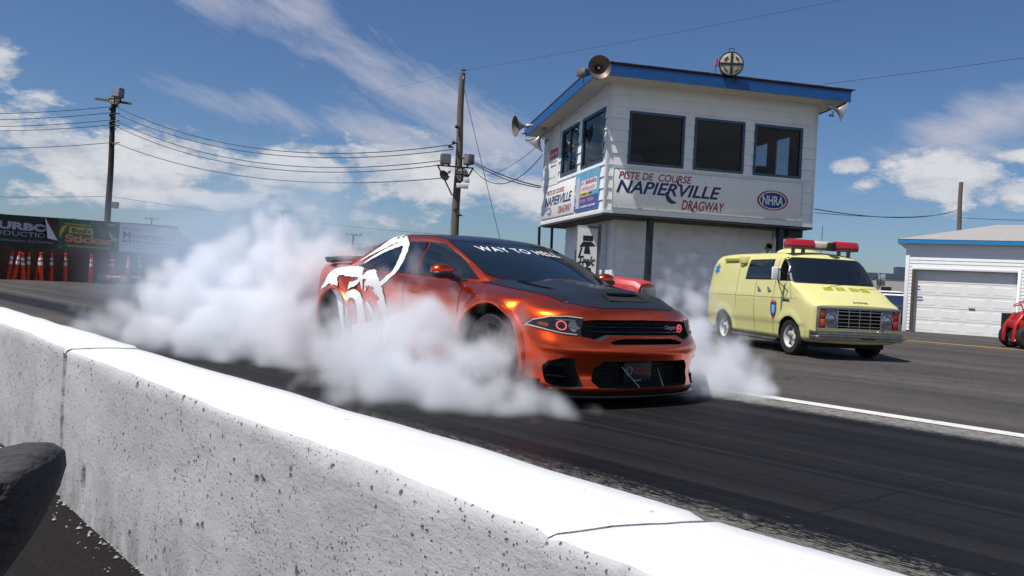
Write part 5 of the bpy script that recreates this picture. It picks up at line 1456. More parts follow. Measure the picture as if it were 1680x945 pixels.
# shield
SH = [(-.10, .09), (-.05, .12), (0, .10), (.05, .12), (.10, .09), (.10, -.02), (.07, -.12), (0, -.19), (-.07, -.12), (-.10, -.02)]
for k, m, o_ in ((1.18, M_red, .004), (1.0, M_emb2, .0055), (.62, M_embl, .007)):
    side_art('shield_emblem', [(-1.42 + x * k, .87 + z * k) for x, z in SH], [tuple(range(10))], m, o_)
for i in (-.07, 0, .07): side_art('shield_crown', [(-1.42 + i - .018, 1.0), (-1.42 + i + .018, 1.0), (-1.42 + i, 1.055)], [(0, 1, 2)], M_red, .006)
V, F = tgeo('RESCUE', -1.12, 1.035, .24, .055, shear=.2, bold=.02); 
# small unreadable script plate on the front fender: grey strokes
for i in range(6): side_art('name_script', [(-1.08 + .04 * i, 1.02), (-1.055 + .04 * i, 1.02), (-1.05 + .04 * i, 1.075), (-1.075 + .04 * i, 1.075)], [(0, 1, 2, 3)], M_black, .005)
side_art('name_script', [(-1.09, 1.03), (-.84, 1.03), (-.84, 1.045), (-1.09, 1.045)], [(0, 1, 2, 3)], M_black, .0062)
V, F = text_geo('DODGE', .30, .035, bold=.03, space=1.25)
drape('maker_lettering', refine([(x - .10, y) for x, y in V], F, .06), [T_van], lambda v: (-(.045 + v[1] * 1.5), v[0], 3.0), (0, 0, -1), .006, M_black, van)
# dark side box vent and white box on the upper side
mb = MB(); mb.box(-3.78, -3.05, -.865, -.80, 1.83, 1.90); mb.build('side_vent', M_yeld, van, bevel=.006)
mb = MB(); mb.box(-3.05, -2.74, -.90, -.78, 1.78, 1.93); mb.build('awning_box', M_yel, van, bevel=.012)
mb = MB(); mb.box(-2.98, -2.86, -.885, -.82, 1.73, 1.79); mb.build('lamp_socket', M_yeld, van)
# cowl vents
for y0 in (-.42, -.16, .14, .38):
    drape('cowl_vent', cdt([[(.50, y0), (.50, y0 + .19), (.60, y0 + .19), (.60, y0)]], .05), [T_van], lambda v: (-v[0], v[1], 3.0), (0, 0, -1), .004, M_yeld, van)
# grille: surround, bars, lamps
GX = -.015
mb = MB(); mb.box(GX - .02, GX + .03, -.87, .87, .925, .975); mb.box(GX - .02, GX + .03, -.87, .87, .535, .575)
for y in (-.87, .83): mb.box(GX - .02, GX + .028, y, y + .04, .575, .925)
for y in (-.47, .45): mb.box(GX - .02, GX + .026, y, y + .025, .575, .925)
mb.build('grille_surround', M_trimg, van, bevel=.006)
mb = MB()
for y in (-.445, .445 - .01 + .0): pass
for i in range(5): z = .615 + .067 * i; mb.box(GX - .03, GX + .012, -.445, .45, z, z + .014)
for i in range(1, 4):
    y = -.445 + .895 * i / 4; mb.box(GX - .032, GX + .018, y - .008, y + .008, .575, .925)
mb.build('grille_bars', M_chrome, van)
for sg in (1, -1):
    y0, y1 = (.475, .83) if sg > 0 else (-.83, -.47)
    lx0, lx1 = (.475, .70) if sg > 0 else (-.70, -.47); ax0, ax1 = (.71, .83) if sg > 0 else (-.83, -.71)
    mb = MB(); mb.box(GX - .03, GX + .005, lx0, lx1, .575, .925); hb = mb.build('lamp_bezel', M_trimg, van)
    Mx = Matrix.Translation((GX + .0, (lx0 + lx1) / 2, .75)) @ Matrix.Rotation(R(90), 4, 'Y')
    mb = MB(); mb.lathe([(.115, .0), (.118, .02), (.098, .03), (.094, .012)], Mx, 32); mb.build('lamp_rim', M_chrome, hb, smooth=True)
    mb = MB(); mb.lathe([(.095, .010), (.07, .026), (.0, .034)], Mx, 32); mb.build('headlight', mat('headlight_glass', (.30, .33, .35), .08, .6), hb, smooth=True)
    mb = MB(); mb.box(GX - .03, GX + .016, ax0, ax1, .60, .745); mb.box(GX - .03, GX + .016, ax0, ax1, .765, .91); mb.build('indicator', M_amber if sg < 0 else M_red, hb, bevel=.004)
# bumper
mb = MB(); n = 24; prof = [(.06, .355), (.11, .365), (.115, .42), (.095, .43), (.095, .46), (.12, .47), (.12, .515), (.06, .53)]
vs = []; fs = []
for i in range(n + 1):
    y = -.96 + 1.92 * i / n; bk = .16 * max(0, (abs(y) - .80) / .16) ** 2
    for a, b in prof: vs.append((a - bk, y, b))
k = len(prof)
for i in range(n):
    for j in range(k): fs.append((i * k + j, i * k + (j + 1) % k, (i + 1) * k + (j + 1) % k, (i + 1) * k + j))
fs += [tuple(range(k)), tuple(n * k + j for j in range(k - 1, -1, -1))]
mb.add(vs, fs); bu = mb.build('bumper', mat('dull_chrome', (.42, .42, .42), .25, 1.0, rvar=.1, var=.15), van, smooth=True)
mb = MB(); mb.box(.116, .124, -.02, .26, .39, .425); mb.build('bumper_slot', M_black, bu)
mb = MB(); mb.box(.0, .03, -.85, .85, .535, .545); mb.box(-.05, .05, -.86, .86, .50, .533); mb.build('valance', M_yeld, van)
mb = MB(); mb.box(-4.2, -.25, -.72, .72, .20, .33); mb.bar((-.84, -.8, .33), (-.84, .8, .33), .09); mb.bar((-3.58, -.8, .33), (-3.58, .8, .33), .10); mb.build('chassis', M_van_c, van)
mb = MB(); mb.sphere((-.02, .50, .545), 1, 16, 8, (.07, .14, .035)); mb.build('bumper_lamp', M_chrome, van, smooth=True)
# roof: hump, light bar, antenna, spot lamp
mb = MB(); mb.sphere((-2.05, -.10, 2.02), 1, 24, 14, (.42, .42, .115)); mb.build('roof_fan_cover', M_yel, van, smooth=True)
lbx = -1.36
def lens(mb, y0, y1, z0=2.11, z1=2.27, d=.15):
    mb.prism([(-d, z0), (d, z0), (d * .95, z0 + .09), (d * .62, z1), (-d * .62, z1), (-d * .95, z0 + .09)], y0, y1, Matrix(((1, 0, 0, lbx), (0, 0, 1, 0), (0, 1, 0, 0), (0, 0, 0, 1))))
M_redlens = mat('red_lens', (.42, .012, .02), .18, coat=.6)
mb = MB(); mb.box(lbx - .13, lbx + .13, -.75, .75, 2.08, 2.112); lb_ = mb.build('light_bar', M_greymetal, van)
for ya, yb in ((-.76, -.22), (.22, .76)): mb = MB(); lens(mb, ya, yb); mb.build('red_lens', M_redlens, lb_, bevel=.018)
mb = MB(); lens(mb, -.22, .22, 2.115, 2.255, .14); mb.build('centre_housing', mat('cream_housing', (.55, .50, .38), .4, var=.15), lb_, bevel=.01)
for y in (-.62, -.4, .4, .62): mb = MB(); mb.box(lbx - .04, lbx + .04, y - .02, y + .02, 1.93, 2.079); mb.build('bar_mount', M_greymetal, lb_)
mb = MB(); mb.lathe([(.075, .0), (.085, .02), (.085, .15), (.07, .165), (0, .165)], Matrix.Translation((lbx + .20, .10, 2.07)), 24); mb.build('siren', M_black, lb_, smooth=True, angle=40)
mb = MB(); mb.tube([(-1.9, .35, 2.0), (-1.9, .35, 2.62)], .006, 6); mb.build('antenna', M_black, van)
mb = MB(); mb.lathe([(.0, -.06), (.06, -.05), (.075, .05), (.07, .06)], Matrix.Translation((-2.55, -.50, 2.14)) @ Matrix.Rotation(R(60), 4, 'Y'), 20); mb.tube([(-2.60, -.50, 1.95), (-2.56, -.50, 2.12)], .012, 6); mb.build('spot_lamp', M_black, van, smooth=True)
mb = MB(); mb.lathe([(.06, .0), (.055, .05), (.0, .07)], Matrix.Translation((-3.0, -.35, 2.0)), 16); mb.build('roof_beacon', M_greymetal, van, smooth=True)
def vwheel(c, sg, r=.36, w=.24):
    w_ = thing('wheel', None, None); w_.parent = van; w_.location = (-c, sg * .80, r - .006)
    Mx = Matrix.Rotation(R(90) * sg * -1, 4, 'X')
    mb = MB(); mb.lathe([(.21, -w / 2), (.32, -w / 2), (.35, -w / 2 + .03), (r, -w / 2 + .06), (r, w / 2 - .06), (.35, w / 2 - .03), (.32, w / 2), (.215, w / 2 - .01), (.21, w / 2 - .04)], Mx, 48)
    for q in (-.05, 0, .05): mb.lathe([(r + .0008, q - .006), (r - .010, q), (r + .0008, q + .006)], Mx, 32)
    mb.build('tyre', M_rubber, w_, smooth=True, angle=40)
    mb = MB(); mb.lathe([(.212, -.03), (.218, w / 2 - .012), (.205, w / 2 - .02), (.19, .03), (.185, -.05)], Mx, 40)
    for i in range(5):
        A = Matrix.Rotation(R(72 * i), 4, 'Z'); mb.add([(.05, -.045, .07), (.05, .045, .07), (.195, .036, .05), (.195, -.036, .05), (.05, -.045, .03), (.05, .045, .03), (.195, .036, .0), (.195, -.036, .0)],
               [(0, 1, 2, 3), (4, 7, 6, 5), (0, 4, 5, 1), (2, 6, 7, 3), (1, 5, 6, 2), (3, 7, 4, 0)], Mx @ A)
    mb.lathe([(.08, .0), (.085, .072), (.0, .075)], Mx, 24); mb.build('rim', M_wheelw, w_, smooth=True, angle=40)
    mb = MB(); mb.lathe([(.045, .07), (.04, .10), (.0, .105)], Mx, 16)
    for i in range(5): mb.lathe([(.010, .07), (.010, .088), (.0, .09)], Mx @ Matrix.Rotation(R(72 * i + 36), 4, 'Z') @ Matrix.Translation((.062, 0, 0)), 8)
    mb.build('hub', M_greymetal, w_, smooth=True)
    mb = MB(); mb.lathe([(.0, -.03), (.2, -.03), (.2, -.02), (0, -.02)], Mx, 24); mb.build('drum', M_van_c, w_)
for c in (.84, 3.58):
    for sg in (1, -1): vwheel(c, sg)
mb = MB(); mb.box(.88, .90, 0, 0, 0, 0) if False else None
# ------------------------------------------------------------------ plywood board wall with advertising banners
M_ply = mat('brown_plywood', (.105, .055, .032), .85, var=.4, vs=1.2, dirt=(.03, .018, .012), dscale=.9)
M_bblack = mat('banner_black', (.006, .006, .008), .5)
M_bwhite = mat('banner_white', (.74, .76, .80), .5)
M_bgrey = mat('banner_print_grey', (.45, .47, .55), .5)
FA = gpt(0, 457); FB = gpt(289, 465); FA.z = FB.z = -.13
FD = (FB - FA).normalized(); FL = (FB - FA).length
def along(P, D, u, hi=80):
    lo = -26
    for _ in range(60):
        m = (lo + hi) / 2; q = CM.transposed() @ (P + D * m - Vector((0, 0, CAM_Z)))
        if 840 + 1344 * q.x / -q.z < u: lo = m
        else: hi = m
    return lo
def height_at(P, D, u, v):
    q = P + D * along(P, D, u)
    return aty(u, v, q.y).z
FZ = math.atan2(FD.y, FD.x)
X0 = -6.0
hA = height_at(FA, FD, 0, 351) + .13; hB = height_at(FA, FD, 289, 371) + .13
bw = thing('plywood_wall', 'weathered brown plywood wall behind the row of orange cones, carrying the banners', 'wall', FA, FZ)
def hh(x): return hA + (hB - hA) * max(0, x) / FL
mb = MB(); x = X0
while x < FL - .01:
    x1 = min(x + 1.22, FL); mb.add([(x, 0, 0), (x1 - .012, 0, 0), (x1 - .012, 0, hh(x1)), (x, 0, hh(x)), (x, .03, 0), (x1 - .012, .03, 0), (x1 - .012, .03, hh(x1)), (x, .03, hh(x))],
        [(0, 1, 2, 3), (5, 4, 7, 6), (3, 2, 6, 7), (0, 3, 7, 4), (1, 5, 6, 2), (0, 4, 5, 1)]); x += 1.22
mb.build('plywood_sheets', M_ply, bw)
mb = MB(); mb.box(X0, FL, .05, .14, .4, .5); mb.box(X0, FL, .05, .14, 2.2, 2.3)
x = X0
while x < FL: mb.box(x, x + .1, .14, .24, 0, hh(x) - .02); x += 2.4
mb.build('framing', M_ply, bw)
def BF(x, z, y=-.02): return frame((x, y, z), (1, 0, 0), (0, 0, 1))
def fx(u): return along(FA, FD, u)
def fz_(u, v): return height_at(FA, FD, u, v) + .13
def banner(label, u0, u1, vt, vb, m):
    o = thing('banner', label, 'banner', FA, FZ, 'advertising banners on the plywood wall')
    x0, x1 = fx(u0), fx(u1); z0, z1 = fz_(u0, vb), fz_(u0, vt)
    return o, x0, x1, z0, z1
# black banner
o, x0, x1, z0, z1 = banner('black banner with bold white lettering and its top right corner folded down', -42, 90, 351, 399, M_bblack)
z0, z1 = fz_(10, 404), fz_(10, 353)
cx = fx(68)
mb = MB(); mb.prism([(x0, z0), (x1, z0 + .02), (x1, z1 - .9), (cx, z1 + .03), (x0, z1)], 0, .01, Matrix(((1, 0, 0, 0), (0, 0, -1, -.008), (0, 1, 0, 0), (0, 0, 0, 1)))); mb.build('banner_cloth', M_bblack, o)
mb = MB(); mb.add([(cx, -.05, z1 + .02), (x1 - .02, -.05, z1 - .88), (cx + .05, -.16, z1 - .82)], [(0, 1, 2)]); f_ = mb.build('folded_corner', M_bwhite, o); f_.modifiers.new('t', 'SOLIDIFY').thickness = .01
W_ = x1 - x0; H_ = z1 - z0
tx = fx(-30)
text('lettering', 'TURBO', BF(fx(-30), z0 + H_ * .56), fx(74) - fx(-30), H_ * .25, M_bgrey, o, bold=.05)
text('lettering', 'PRODUCTION', BF(fx(-38), z0 + H_ * .36), fx(83) - fx(-38), H_ * .15, M_bgrey, o, bold=-.005)
text('lettering', 'MASS MACHINING  CNC PORTING', BF(fx(-18), z0 + H_ * .17), fx(83) - fx(-18), H_ * .075, mat('dim_print', (.25, .26, .3), .5), o, bold=.01)
# green jungle banner
o, x0, x1, z0, z1 = banner('green jungle banner with orange lettering and yellow bananas', 90, 191, 362, 408, None)
z0, z1 = fz_(100, 408), fz_(100, 359)
W_ = x1 - x0; H_ = z1 - z0
mb = MB(); mb.box(x0, x1, -.018, -.006, z0, z1); mb.build('banner_cloth', mat('jungle_green', (.012, .07, .025), .5, var=.7, vs=1.3, dirt=(.03, .16, .05), dscale=1.6), o)
M_banana = mat('banana_yellow', (.50, .42, .03), .5); M_orl = mat('sticker_orange', (.62, .24, .03), .5)
rnd = random.Random(3)
mb = MB()
for i in range(26):
    cx_, cz_ = x0 + .3 + rnd.random() * (W_ - .6), z0 + rnd.choice([.12, .2, .75, .9, .5]) * H_; a = rnd.random() * 6.3; L_ = .35 + .3 * rnd.random(); w_ = .09
    mb.add([(cx_, -.0205, cz_), (cx_ + L_ / 2 * math.cos(a) - w_ * math.sin(a), -.0205, cz_ + L_ / 2 * math.sin(a) + w_ * math.cos(a)), (cx_ + L_ * math.cos(a), -.0205, min(z1 - .02, max(z0 + .02, cz_ + L_ * math.sin(a)))), (cx_ + L_ / 2 * math.cos(a) + w_ * math.sin(a), -.0205, cz_ + L_ / 2 * math.sin(a) - w_ * math.cos(a))], [(0, 1, 2, 3)])
mb.build('printed_leaves', mat('leaf_print', (.04, .22, .06), .5, var=.5, vs=1), o)
def crescent(cx_, cz_, r, a0, a1, w_, m):
    mb = MB(); P = []
    for i in range(11):
        t = i / 10; a = R(a0 + (a1 - a0) * t); ww = w_ * math.sin(math.pi * min(.97, max(.05, t))); P.append((cx_ + (r - ww) * math.cos(a), -.024, cz_ + (r - ww) * math.sin(a))); P.append((cx_ + (r + ww) * math.cos(a), -.024, cz_ + (r + ww) * math.sin(a)))
    mb.add(P, [(2 * i, 2 * i + 1, 2 * i + 3, 2 * i + 2) for i in range(10)]); mb.build('printed_banana', m, o)
crescent(x0 + W_ * .17, z0 + H_ * .42, .50, 100, 190, .10, M_banana); crescent(x0 + W_ * .96, z0 + H_ * .85, .55, 190, 290, .11, M_banana); crescent(x0 + W_ * .86, z0 + H_ * .60, .5, 60, 130, .06, M_banana)
mb = MB(); P = ring2d(x0 + W_ * .70, z0 + H_ * .60, W_ * .12, H_ * .28, 18); mb.add([(a, -.0225, b) for a, b in P], [tuple(range(18))]); mb.build('printed_patch', mat('grey_brown_print', (.12, .09, .075), .6, var=.5, vs=2), o)
mb = MB(); mb.add([(a, -.0235, b) for a, b in [(x0 + W_ * .08, z0 + H_ * .22), (x0 + W_ * .90, z0 + H_ * .16), (x0 + W_ * .94, z0 + H_ * .45), (x0 + W_ * .60, z0 + H_ * .55), (x0 + W_ * .10, z0 + H_ * .55)]], [(0, 1, 2, 3, 4)]); mb.build('lettering_backing', M_bblack, o)
text('lettering', 'Sticker', BF(x0 + W_ * .11, z0 + H_ * .24, -.03), W_ * .78, H_ * .27, M_orl, o, bold=.04)
mb = MB(); mb.box(x0 + W_ * .17, x0 + W_ * .55, -.026, -.024, z0 + H_ * .55, z0 + H_ * .78); mb.build('lettering_backing', M_banana, o)
text('lettering', "Bud's", BF(x0 + W_ * .21, z0 + H_ * .58, -.03), W_ * .30, H_ * .16, M_bblack, o, bold=.04)
mb = MB()
for i in range(12): mb.box(x0 + W_ * (.10 + .035 * i), x0 + W_ * (.125 + .035 * i), -.024, -.022, z0 + H_ * .83, z0 + H_ * .88)
for i in range(20): mb.box(x0 + W_ * (.15 + .035 * i), x0 + W_ * (.175 + .035 * i), -.025, -.0235, z0 + H_ * .09, z0 + H_ * .14)
mb.build('small_print', M_banana, o)
# white banner
o, x0, x1, z0, z1 = banner('white banner with blue city name lettering, rightmost on the plywood wall', 192, 289, 366, 414, None)
z0, z1 = fz_(200, 413), fz_(200, 366); H_ = z1 - z0; W_ = x1 - x0
mb = MB(); mb.box(x0, x1, -.018, -.006, z0, z1); mb.build('banner_cloth', M_bwhite, o)
M_bb = mat('banner_blue', (.02, .12, .32), .5); M_br = mat('banner_faded_red', (.45, .22, .30), .5)
text('lettering', 'REMORQUAGE', BF(x0 + W_ * .05, z0 + H_ * .76), W_ * .48, H_ * .11, M_br, o)
text('lettering', 'Montréal', BF(x0 + W_ * .05, z0 + H_ * .48), W_ * .66, H_ * .24, M_bb, o, bold=.03)
mb = MB(); mb.box(x0 + W_ * .05, x0 + W_ * .93, -.021, -.019, z0 + H_ * .34, z0 + H_ * .43); mb.box(x0 + W_ * .07, x0 + W_ * .92, -.021, -.019, z0 + H_ * .25, z0 + H_ * .27); mb.box(x0 + W_ * .22, x0 + W_ * .75, -.021, -.019, z0 + H_ * .15, z0 + H_ * .165)
mb.build('printed_bars', M_bb, o)
mb = MB()
for i in range(13): mb.box(x0 + W_ * (.12 + .06 * i), x0 + W_ * (.15 + .06 * i), -.0235, -.0215, z0 + H_ * .36, z0 + H_ * .41)
mb.build('number_strokes', M_bwhite, o)
mb = MB(); mb.tube([(x0 + W_ * .78, -.022, z0 + H_ * .62), (x0 + W_ * .84, -.022, z0 + H_ * .52), (x0 + W_ * .94, -.022, z0 + H_ * .66)], .02, 4); mb.build('tow_emblem', M_bb, o)

# ------------------------------------------------------------------ tall orange traffic cones
M_orange = mat('fluorescent_orange_plastic', (.80, .055, .015), .45)
M_refl = mat('reflective_white_band', (.75, .75, .75), .35)
proto = thing('delineator_cone', 'x', 'traffic cone', (0, 0, 0), 0, 'tall orange cones along the plywood wall')
def rcone(z): return .105 - .060 * z / 1.15
mb = MB(); mb.prism([(-.21, -.21), (.21, -.21), (.21, .21), (-.21, .21)], 0, .045); mb.build('base', mat('black_rubber_base', (.02, .02, .02), .8), proto, bevel=.02)
mb = MB(); mb.lathe([(rcone(.04), .045), (rcone(1.12), 1.12), (.055, 1.14), (.035, 1.16), (.035, 1.22), (.06, 1.24), (.06, 1.28), (0, 1.30)], n=20); mb.build('cone', M_orange, proto, smooth=True, angle=40)
mb = MB(); mb.lathe([(rcone(.76) + .003, .76), (rcone(.90) + .003, .90)], n=20); mb.build('band', M_refl, proto, smooth=True)
mb = MB(); mb.lathe([(rcone(.97) + .003, .97), (rcone(1.09) + .003, 1.09)], n=20); mb.build('band', M_refl, proto, smooth=True)
cn = [(90, 400, 62, 640), (150, 405, 100, 642), (180, 408, 178, 640), (228, 408, 210, 646), (313, 412, 275, 640), (320, 412, 315, 650), (400, 420, 392, 653), (510, 422, 500, 655), (700, 435, 698, 660), (852, 445, 847, 668), (893, 445, 872, 672), (993, 455, 985, 670), (1102, 460, 1082, 672)]
ords = ['leftmost tall orange cone of the row, tilted to the right', 'strongly tilted tall orange cone, second from the left of the row', 'upright tall orange cone, third from the left, close to the tilted ones', 'tall orange cone, fourth from the left of the row',
        'tilted tall orange cone leaning against an upright one', 'upright tall orange cone that its left neighbour leans on', 'stout tall orange cone standing alone under the folded banner corner', 'tall orange cone under the left part of the green banner',
        'tall orange cone under the middle of the green banner, alone', 'left cone of the close pair under the right end of the green banner', 'right cone of the close pair under the green banner edge', 'tall orange cone under the white banner, before the smoke', 'last tall orange cone on the right, leaning and half in the smoke']
for i, (tx_, ty_, bx_, by_) in enumerate(cn):
    q0 = FA - Vector((-FD.y, FD.x, 0)) * (.40 + .22 * (i % 3)); b = q0 + FD * along(q0, FD, bx_ / 4.725)
    b.z = -.13
    o = proto if i == 0 else dup(proto)
    hpx = math.hypot(tx_ - bx_, ty_ - by_) / 4.725; o.location = b; s = hpx / 1344 * b.y / 1.30; o.scale = (s * 1.05, s * 1.05, s)
    lean = math.atan2((tx_ - bx_), (by_ - ty_)) - R(3)
    o.rotation_euler = (0, lean, .3 * i); o['label'] = ords[i]
    if abs(lean) > .06:
        # a leaning cone tips about its base edge
        o.rotation_euler = (R(-3), lean, 0); o.location.z += .10 * abs(math.sin(lean)) 
for k, (u, v, a, lab) in enumerate(((165, 459.5, 0, 'toppled orange cone lying on the ground left of the close pair'), (205, 461, 180, 'toppled orange cone lying on the ground between the last standing cones'), (246, 462.5, 180, 'toppled orange cone at the right end of the row, its white bands toward the smoke'))):
    q0 = FA - Vector((-FD.y, FD.x, 0)) * 1.3; b = q0 + FD * along(q0, FD, u); b.z = -.13 + .20
    o = dup(proto, b, None, lab); o.scale = (1.05, 1.05, 1.1); o.rotation_euler = (0, R(90 - 6) if a == 0 else R(-84), FZ)
nc = dup(proto, atz(-3, 520, 0), .4, 'orange cone close to the white barrier at the left edge of the photo'); nc.location = Vector((-9.12, 14.36, 0)); nc.scale = (.72, .72, .42)
nc['group'] = 'tall orange cones along the plywood wall'
del nc['group']

# ------------------------------------------------------------------ poles and wires
def pole(name, label, u0, v0, u1, v1, Y, r0, r1, m, group):
    base = aty(u0, v0, Y); base.z = -.13; top = aty(u1, v1, Y)
    base.x = top.x + (base.x - top.x) * .5
    o = thing(name, label, 'utility pole', base, 0, group)
    t = top - base; mb = MB()
    n = 14; pts = [t * (i / n) + Vector((.02 * math.sin(i * .9), 0, 0)) * (i not in (0, n)) for i in range(n + 1)]
    mb.tube(pts, [r0 + (r1 - r0) * i / n for i in range(n + 1)], 14); mb.build('pole', m, o, smooth=True, angle=50)
    return o, top, base
def PX(u, v, Y, o): return aty(u, v, Y) - o.location
PG = 'wooden utility poles'
PL, PLt, PLb = pole('utility_pole', 'dark wooden pole with crossarm and round lamp behind the plywood wall', 172, 420, 187, 166, 46, .19, .13, M_poledark, PG)
mb = MB(); a = PX(157, 162, 45.8, PL); b = PX(215, 170, 45.8, PL); mb.bar(a, b, .12, .12); mb.build('crossarm', M_wood, PL)
mb = MB()
for v in (180, 190, 203, 210, 236): mb.tube([PX(181, v, 45.9, PL), PX(190, v + 1, 45.9, PL)], .03, 6); mb.sphere(PX(181, v - 1, 45.85, PL), .08, 8, 6)
for v in (174, 186, 198, 206, 234): mb.tube([PX(180, v + 1, 45.8, PL), PX(196, v, 45.8, PL)], .025, 6)
mb.build('insulators', M_black, PL)
mb = MB(); mb.box(-.15, .15, -.15, .1, 0, .35, Matrix.Translation(PX(189, 342, 45.7, PL) + Vector((0, 0, 0)))); mb.build('junction_box', M_greymetal, PL)
l2 = thing('round_pole_lamp', 'round cream lamp with dark cross on top of the left dark pole', 'lamp', aty(189, 162, 45.6), R(-10)); round_lamp(l2, .34)
l3 = thing('flood_light', 'boxy flood light on the left dark pole', 'lamp', aty(194, 152, 45.6), R(-10))
mb = MB(); mb.box(-.22, .22, -.2, .25, -.28, .26); mb.build('housing', M_greymetal, l3, bevel=.03)
mb = MB(); mb.box(-.18, .18, -.215, -.202, -.22, .2); mb.build('lens', M_alu, l3)
mb = MB(); mb.bar((0, 0, -.28), (-.05, 0, -.8), .05); mb.build('arm', M_black, l3)
PC, PCt, PCb = pole('utility_pole', 'grey wooden pole with lamps and triangular bracket behind the orange car', 745, 440, 759, 120, 32, .185, .115, M_wood, PG)
mb = MB(); mb.lathe([(.03, 0), (.10, .02), (.12, .06), (.05, .09), (0, .1)], Matrix.Translation(PX(761, 117, 31.95, PC)), 14); mb.tube([PX(761, 119, 31.95, PC), PX(760, 130, 31.9, PC)], .03, 6); mb.build('pole_cap', M_alu, PC)
mb = MB(); q = [PX(717, 271, 31.7, PC), PX(777, 276, 31.7, PC)]
mb.bar(q[0], q[1], .05); mb.bar(PX(718, 271, 31.7, PC), PX(742, 321, 31.9, PC), .045); mb.bar(PX(776, 276, 31.7, PC), PX(765, 295, 31.8, PC), .045); mb.build('bracket', M_black, PC)
mb = MB()
for u, v in ((744, 234), (749, 208), (738, 240), (752, 352)): mb.tube([PX(u, v, 31.8, PC), PX(u + 6, v + 2, 31.9, PC)], .03, 6); mb.sphere(PX(u, v, 31.75, PC), .07, 8, 6)
mb.tube([PX(758, 262, 31.6, PC), PX(765, 252, 31.6, PC), PX(772, 262, 31.6, PC), PX(776, 270, 31.6, PC)], .02, 6)
mb.build('insulators', M_black, PC)
for k, (u, v, lab, rz_) in enumerate(((731, 261, 'boxy flood light left of the middle pole above the bracket', 20), (769, 262, 'tilted flood light right of the middle pole above the bracket', -50))):
    l = thing('flood_light', lab, 'lamp', aty(u, v, 31.6), R(rz_), 'flood lights on the middle pole')
    mb = MB(); mb.box(-.19, .19, -.14, .14, -.2, .2); mb.build('housing', M_greymetal, l, bevel=.03)
    mb = MB(); mb.box(-.15, .15, -.155, -.142, -.16, .16); mb.build('lens', mat('lamp_lens', (.2, .2, .2), .15), l)
    mb = MB(); mb.bar((0, .1, -.1), (.25 * (1 if k == 0 else -1), .1, -.25), .05); mb.build('arm', M_greymetal, l)
horn('small white horn loudspeaker pointing down left on the middle pole', aty(733, 285, 31.5), (-.55, -.75, -.55), .75)
cm = thing('security_camera', 'white camera housings under the bracket on the right of the middle pole', 'camera', aty(758, 302, 31.6), R(10))
mb = MB(); mb.box(-.22, .24, -.08, .08, -.16, .02); mb.box(.05, .28, -.06, .06, .06, .26); mb.build('housing', M_white, cm, bevel=.02)
mb = MB(); mb.box(-.26, -.22, -.06, .06, -.14, 0); mb.build('lens', M_black, cm)
dk = thing('round_pole_lamp', 'dark round lamp behind the right side of the middle pole', 'lamp', aty(757, 287, 31.9), R(25)); round_lamp(dk, .26)
PR, PRt, PRb = pole('utility_pole', 'thin grey wooden pole behind the garage roof on the right', 1570, 480, 1577, 299, 52, .16, .12, M_wood, PG)
# wires: sagging cables, each its own
def wire(p, q, sag, r=.016, label='black cable', n=24, group=None):
    mb = MB(); pts = [p.lerp(q, i / n) - Vector((0, 0, sag * 4 * (i / n) * (1 - i / n))) for i in range(n + 1)]
    mb.tube(pts, r, 5); o = mb.build('power_line', M_wire); props(o, label, 'cable', group); return o
def wpx(a, Ya, b, Yb, sagpx, label, r=.016, group=None):
    p, q = aty(*a, Ya), aty(*b, Yb); Ym = (Ya + Yb) / 2
    return wire(p, q, sagpx / 1344 * Ym, r, label, group=group)
G1 = 'cables between the left pole and the middle pole'
nm = ['highest', 'second', 'third', 'fourth', 'lowest']
for i, (v0, v1, sg_) in enumerate(((175, 237, 42), (186, 245, 40), (198, 263, 40), (207, 270, 40), (235, 292, 32))):
    wpx((190, v0), 45.8, (744 if i < 2 else 728, v1), 31.8, sg_, '%s of the five sagging cables between the left dark pole and the middle pole' % nm[i], .018, G1)
G2 = 'cables running left from the left pole'
for i, (v0, v1) in enumerate(((175, 178), (185, 188), (197, 198), (205, 204), (234, 232))):
    wpx((182, v0), 45.8, (-260, v1 - 8), 56, 14, '%s of the five cables leaving the left dark pole toward the left edge' % nm[i], .018, G2)
wpx((-200, 318), 60, (180, 322), 60, 3, 'thin faint cable low over the banners left of the dark pole', .016); wpx((180, 322), 60, (745, 386), 60, 6, 'long thin low cable from the left dark pole toward the orange car', .016)
wpx((290, 377), 70, (640, 404), 70, 3, 'upper of two thin far cables above the tree line', .018); wpx((290, 394), 80, (460, 398), 80, 2, 'lower of two thin far cables just above the tree line', .018)
wpx((775, 264), 31.7, (888, 306), 26, 5, 'thick cable from the middle pole to the tower side wall, upper one', .02)
wpx((774, 266), 31.7, (886, 308), 26, 7, 'thick cable from the middle pole to the tower side wall, lower one', .018)
wpx((777, 278), 31.7, (890, 254), 26.5, 34, 'deeply sagging cable from the bracket of the middle pole to the tower eave', .014)
wpx((800, 288), 31.0, (890, 232), 26.5, 8, 'thin cable rising to the tower eave behind the deeply sagging one', .009)
wpx((762, 148), 31.8, (822, 400), 30, 1, 'thin slanting guy wire from the top of the middle pole', .012)
wpx((765, 115), 31.8, (1420, -8), 34, 3, 'very thin cable crossing the upper sky from the middle pole top', .006)
wpx((1352, 138), 24, (1700, 92), 24, 1, 'very thin cable leaving the right end of the tower roof', .006)
wpx((560, 163), 50, (765, 115), 50, 2, 'very faint thin cable left of the middle pole top', .006)
wpx((1337, 343), 23, (1572, 344), 50, 13, 'double sagging cable from the tower to the thin pole behind the garage', .016)
wpx((1337, 349), 23, (1572, 347), 50, 8, 'lower cable from the tower to the thin pole behind the garage', .010)
wpx((1574, 357), 50, (1720, 362), 50, 1, 'cable from the thin pole to the right edge over the garage roof', .016)
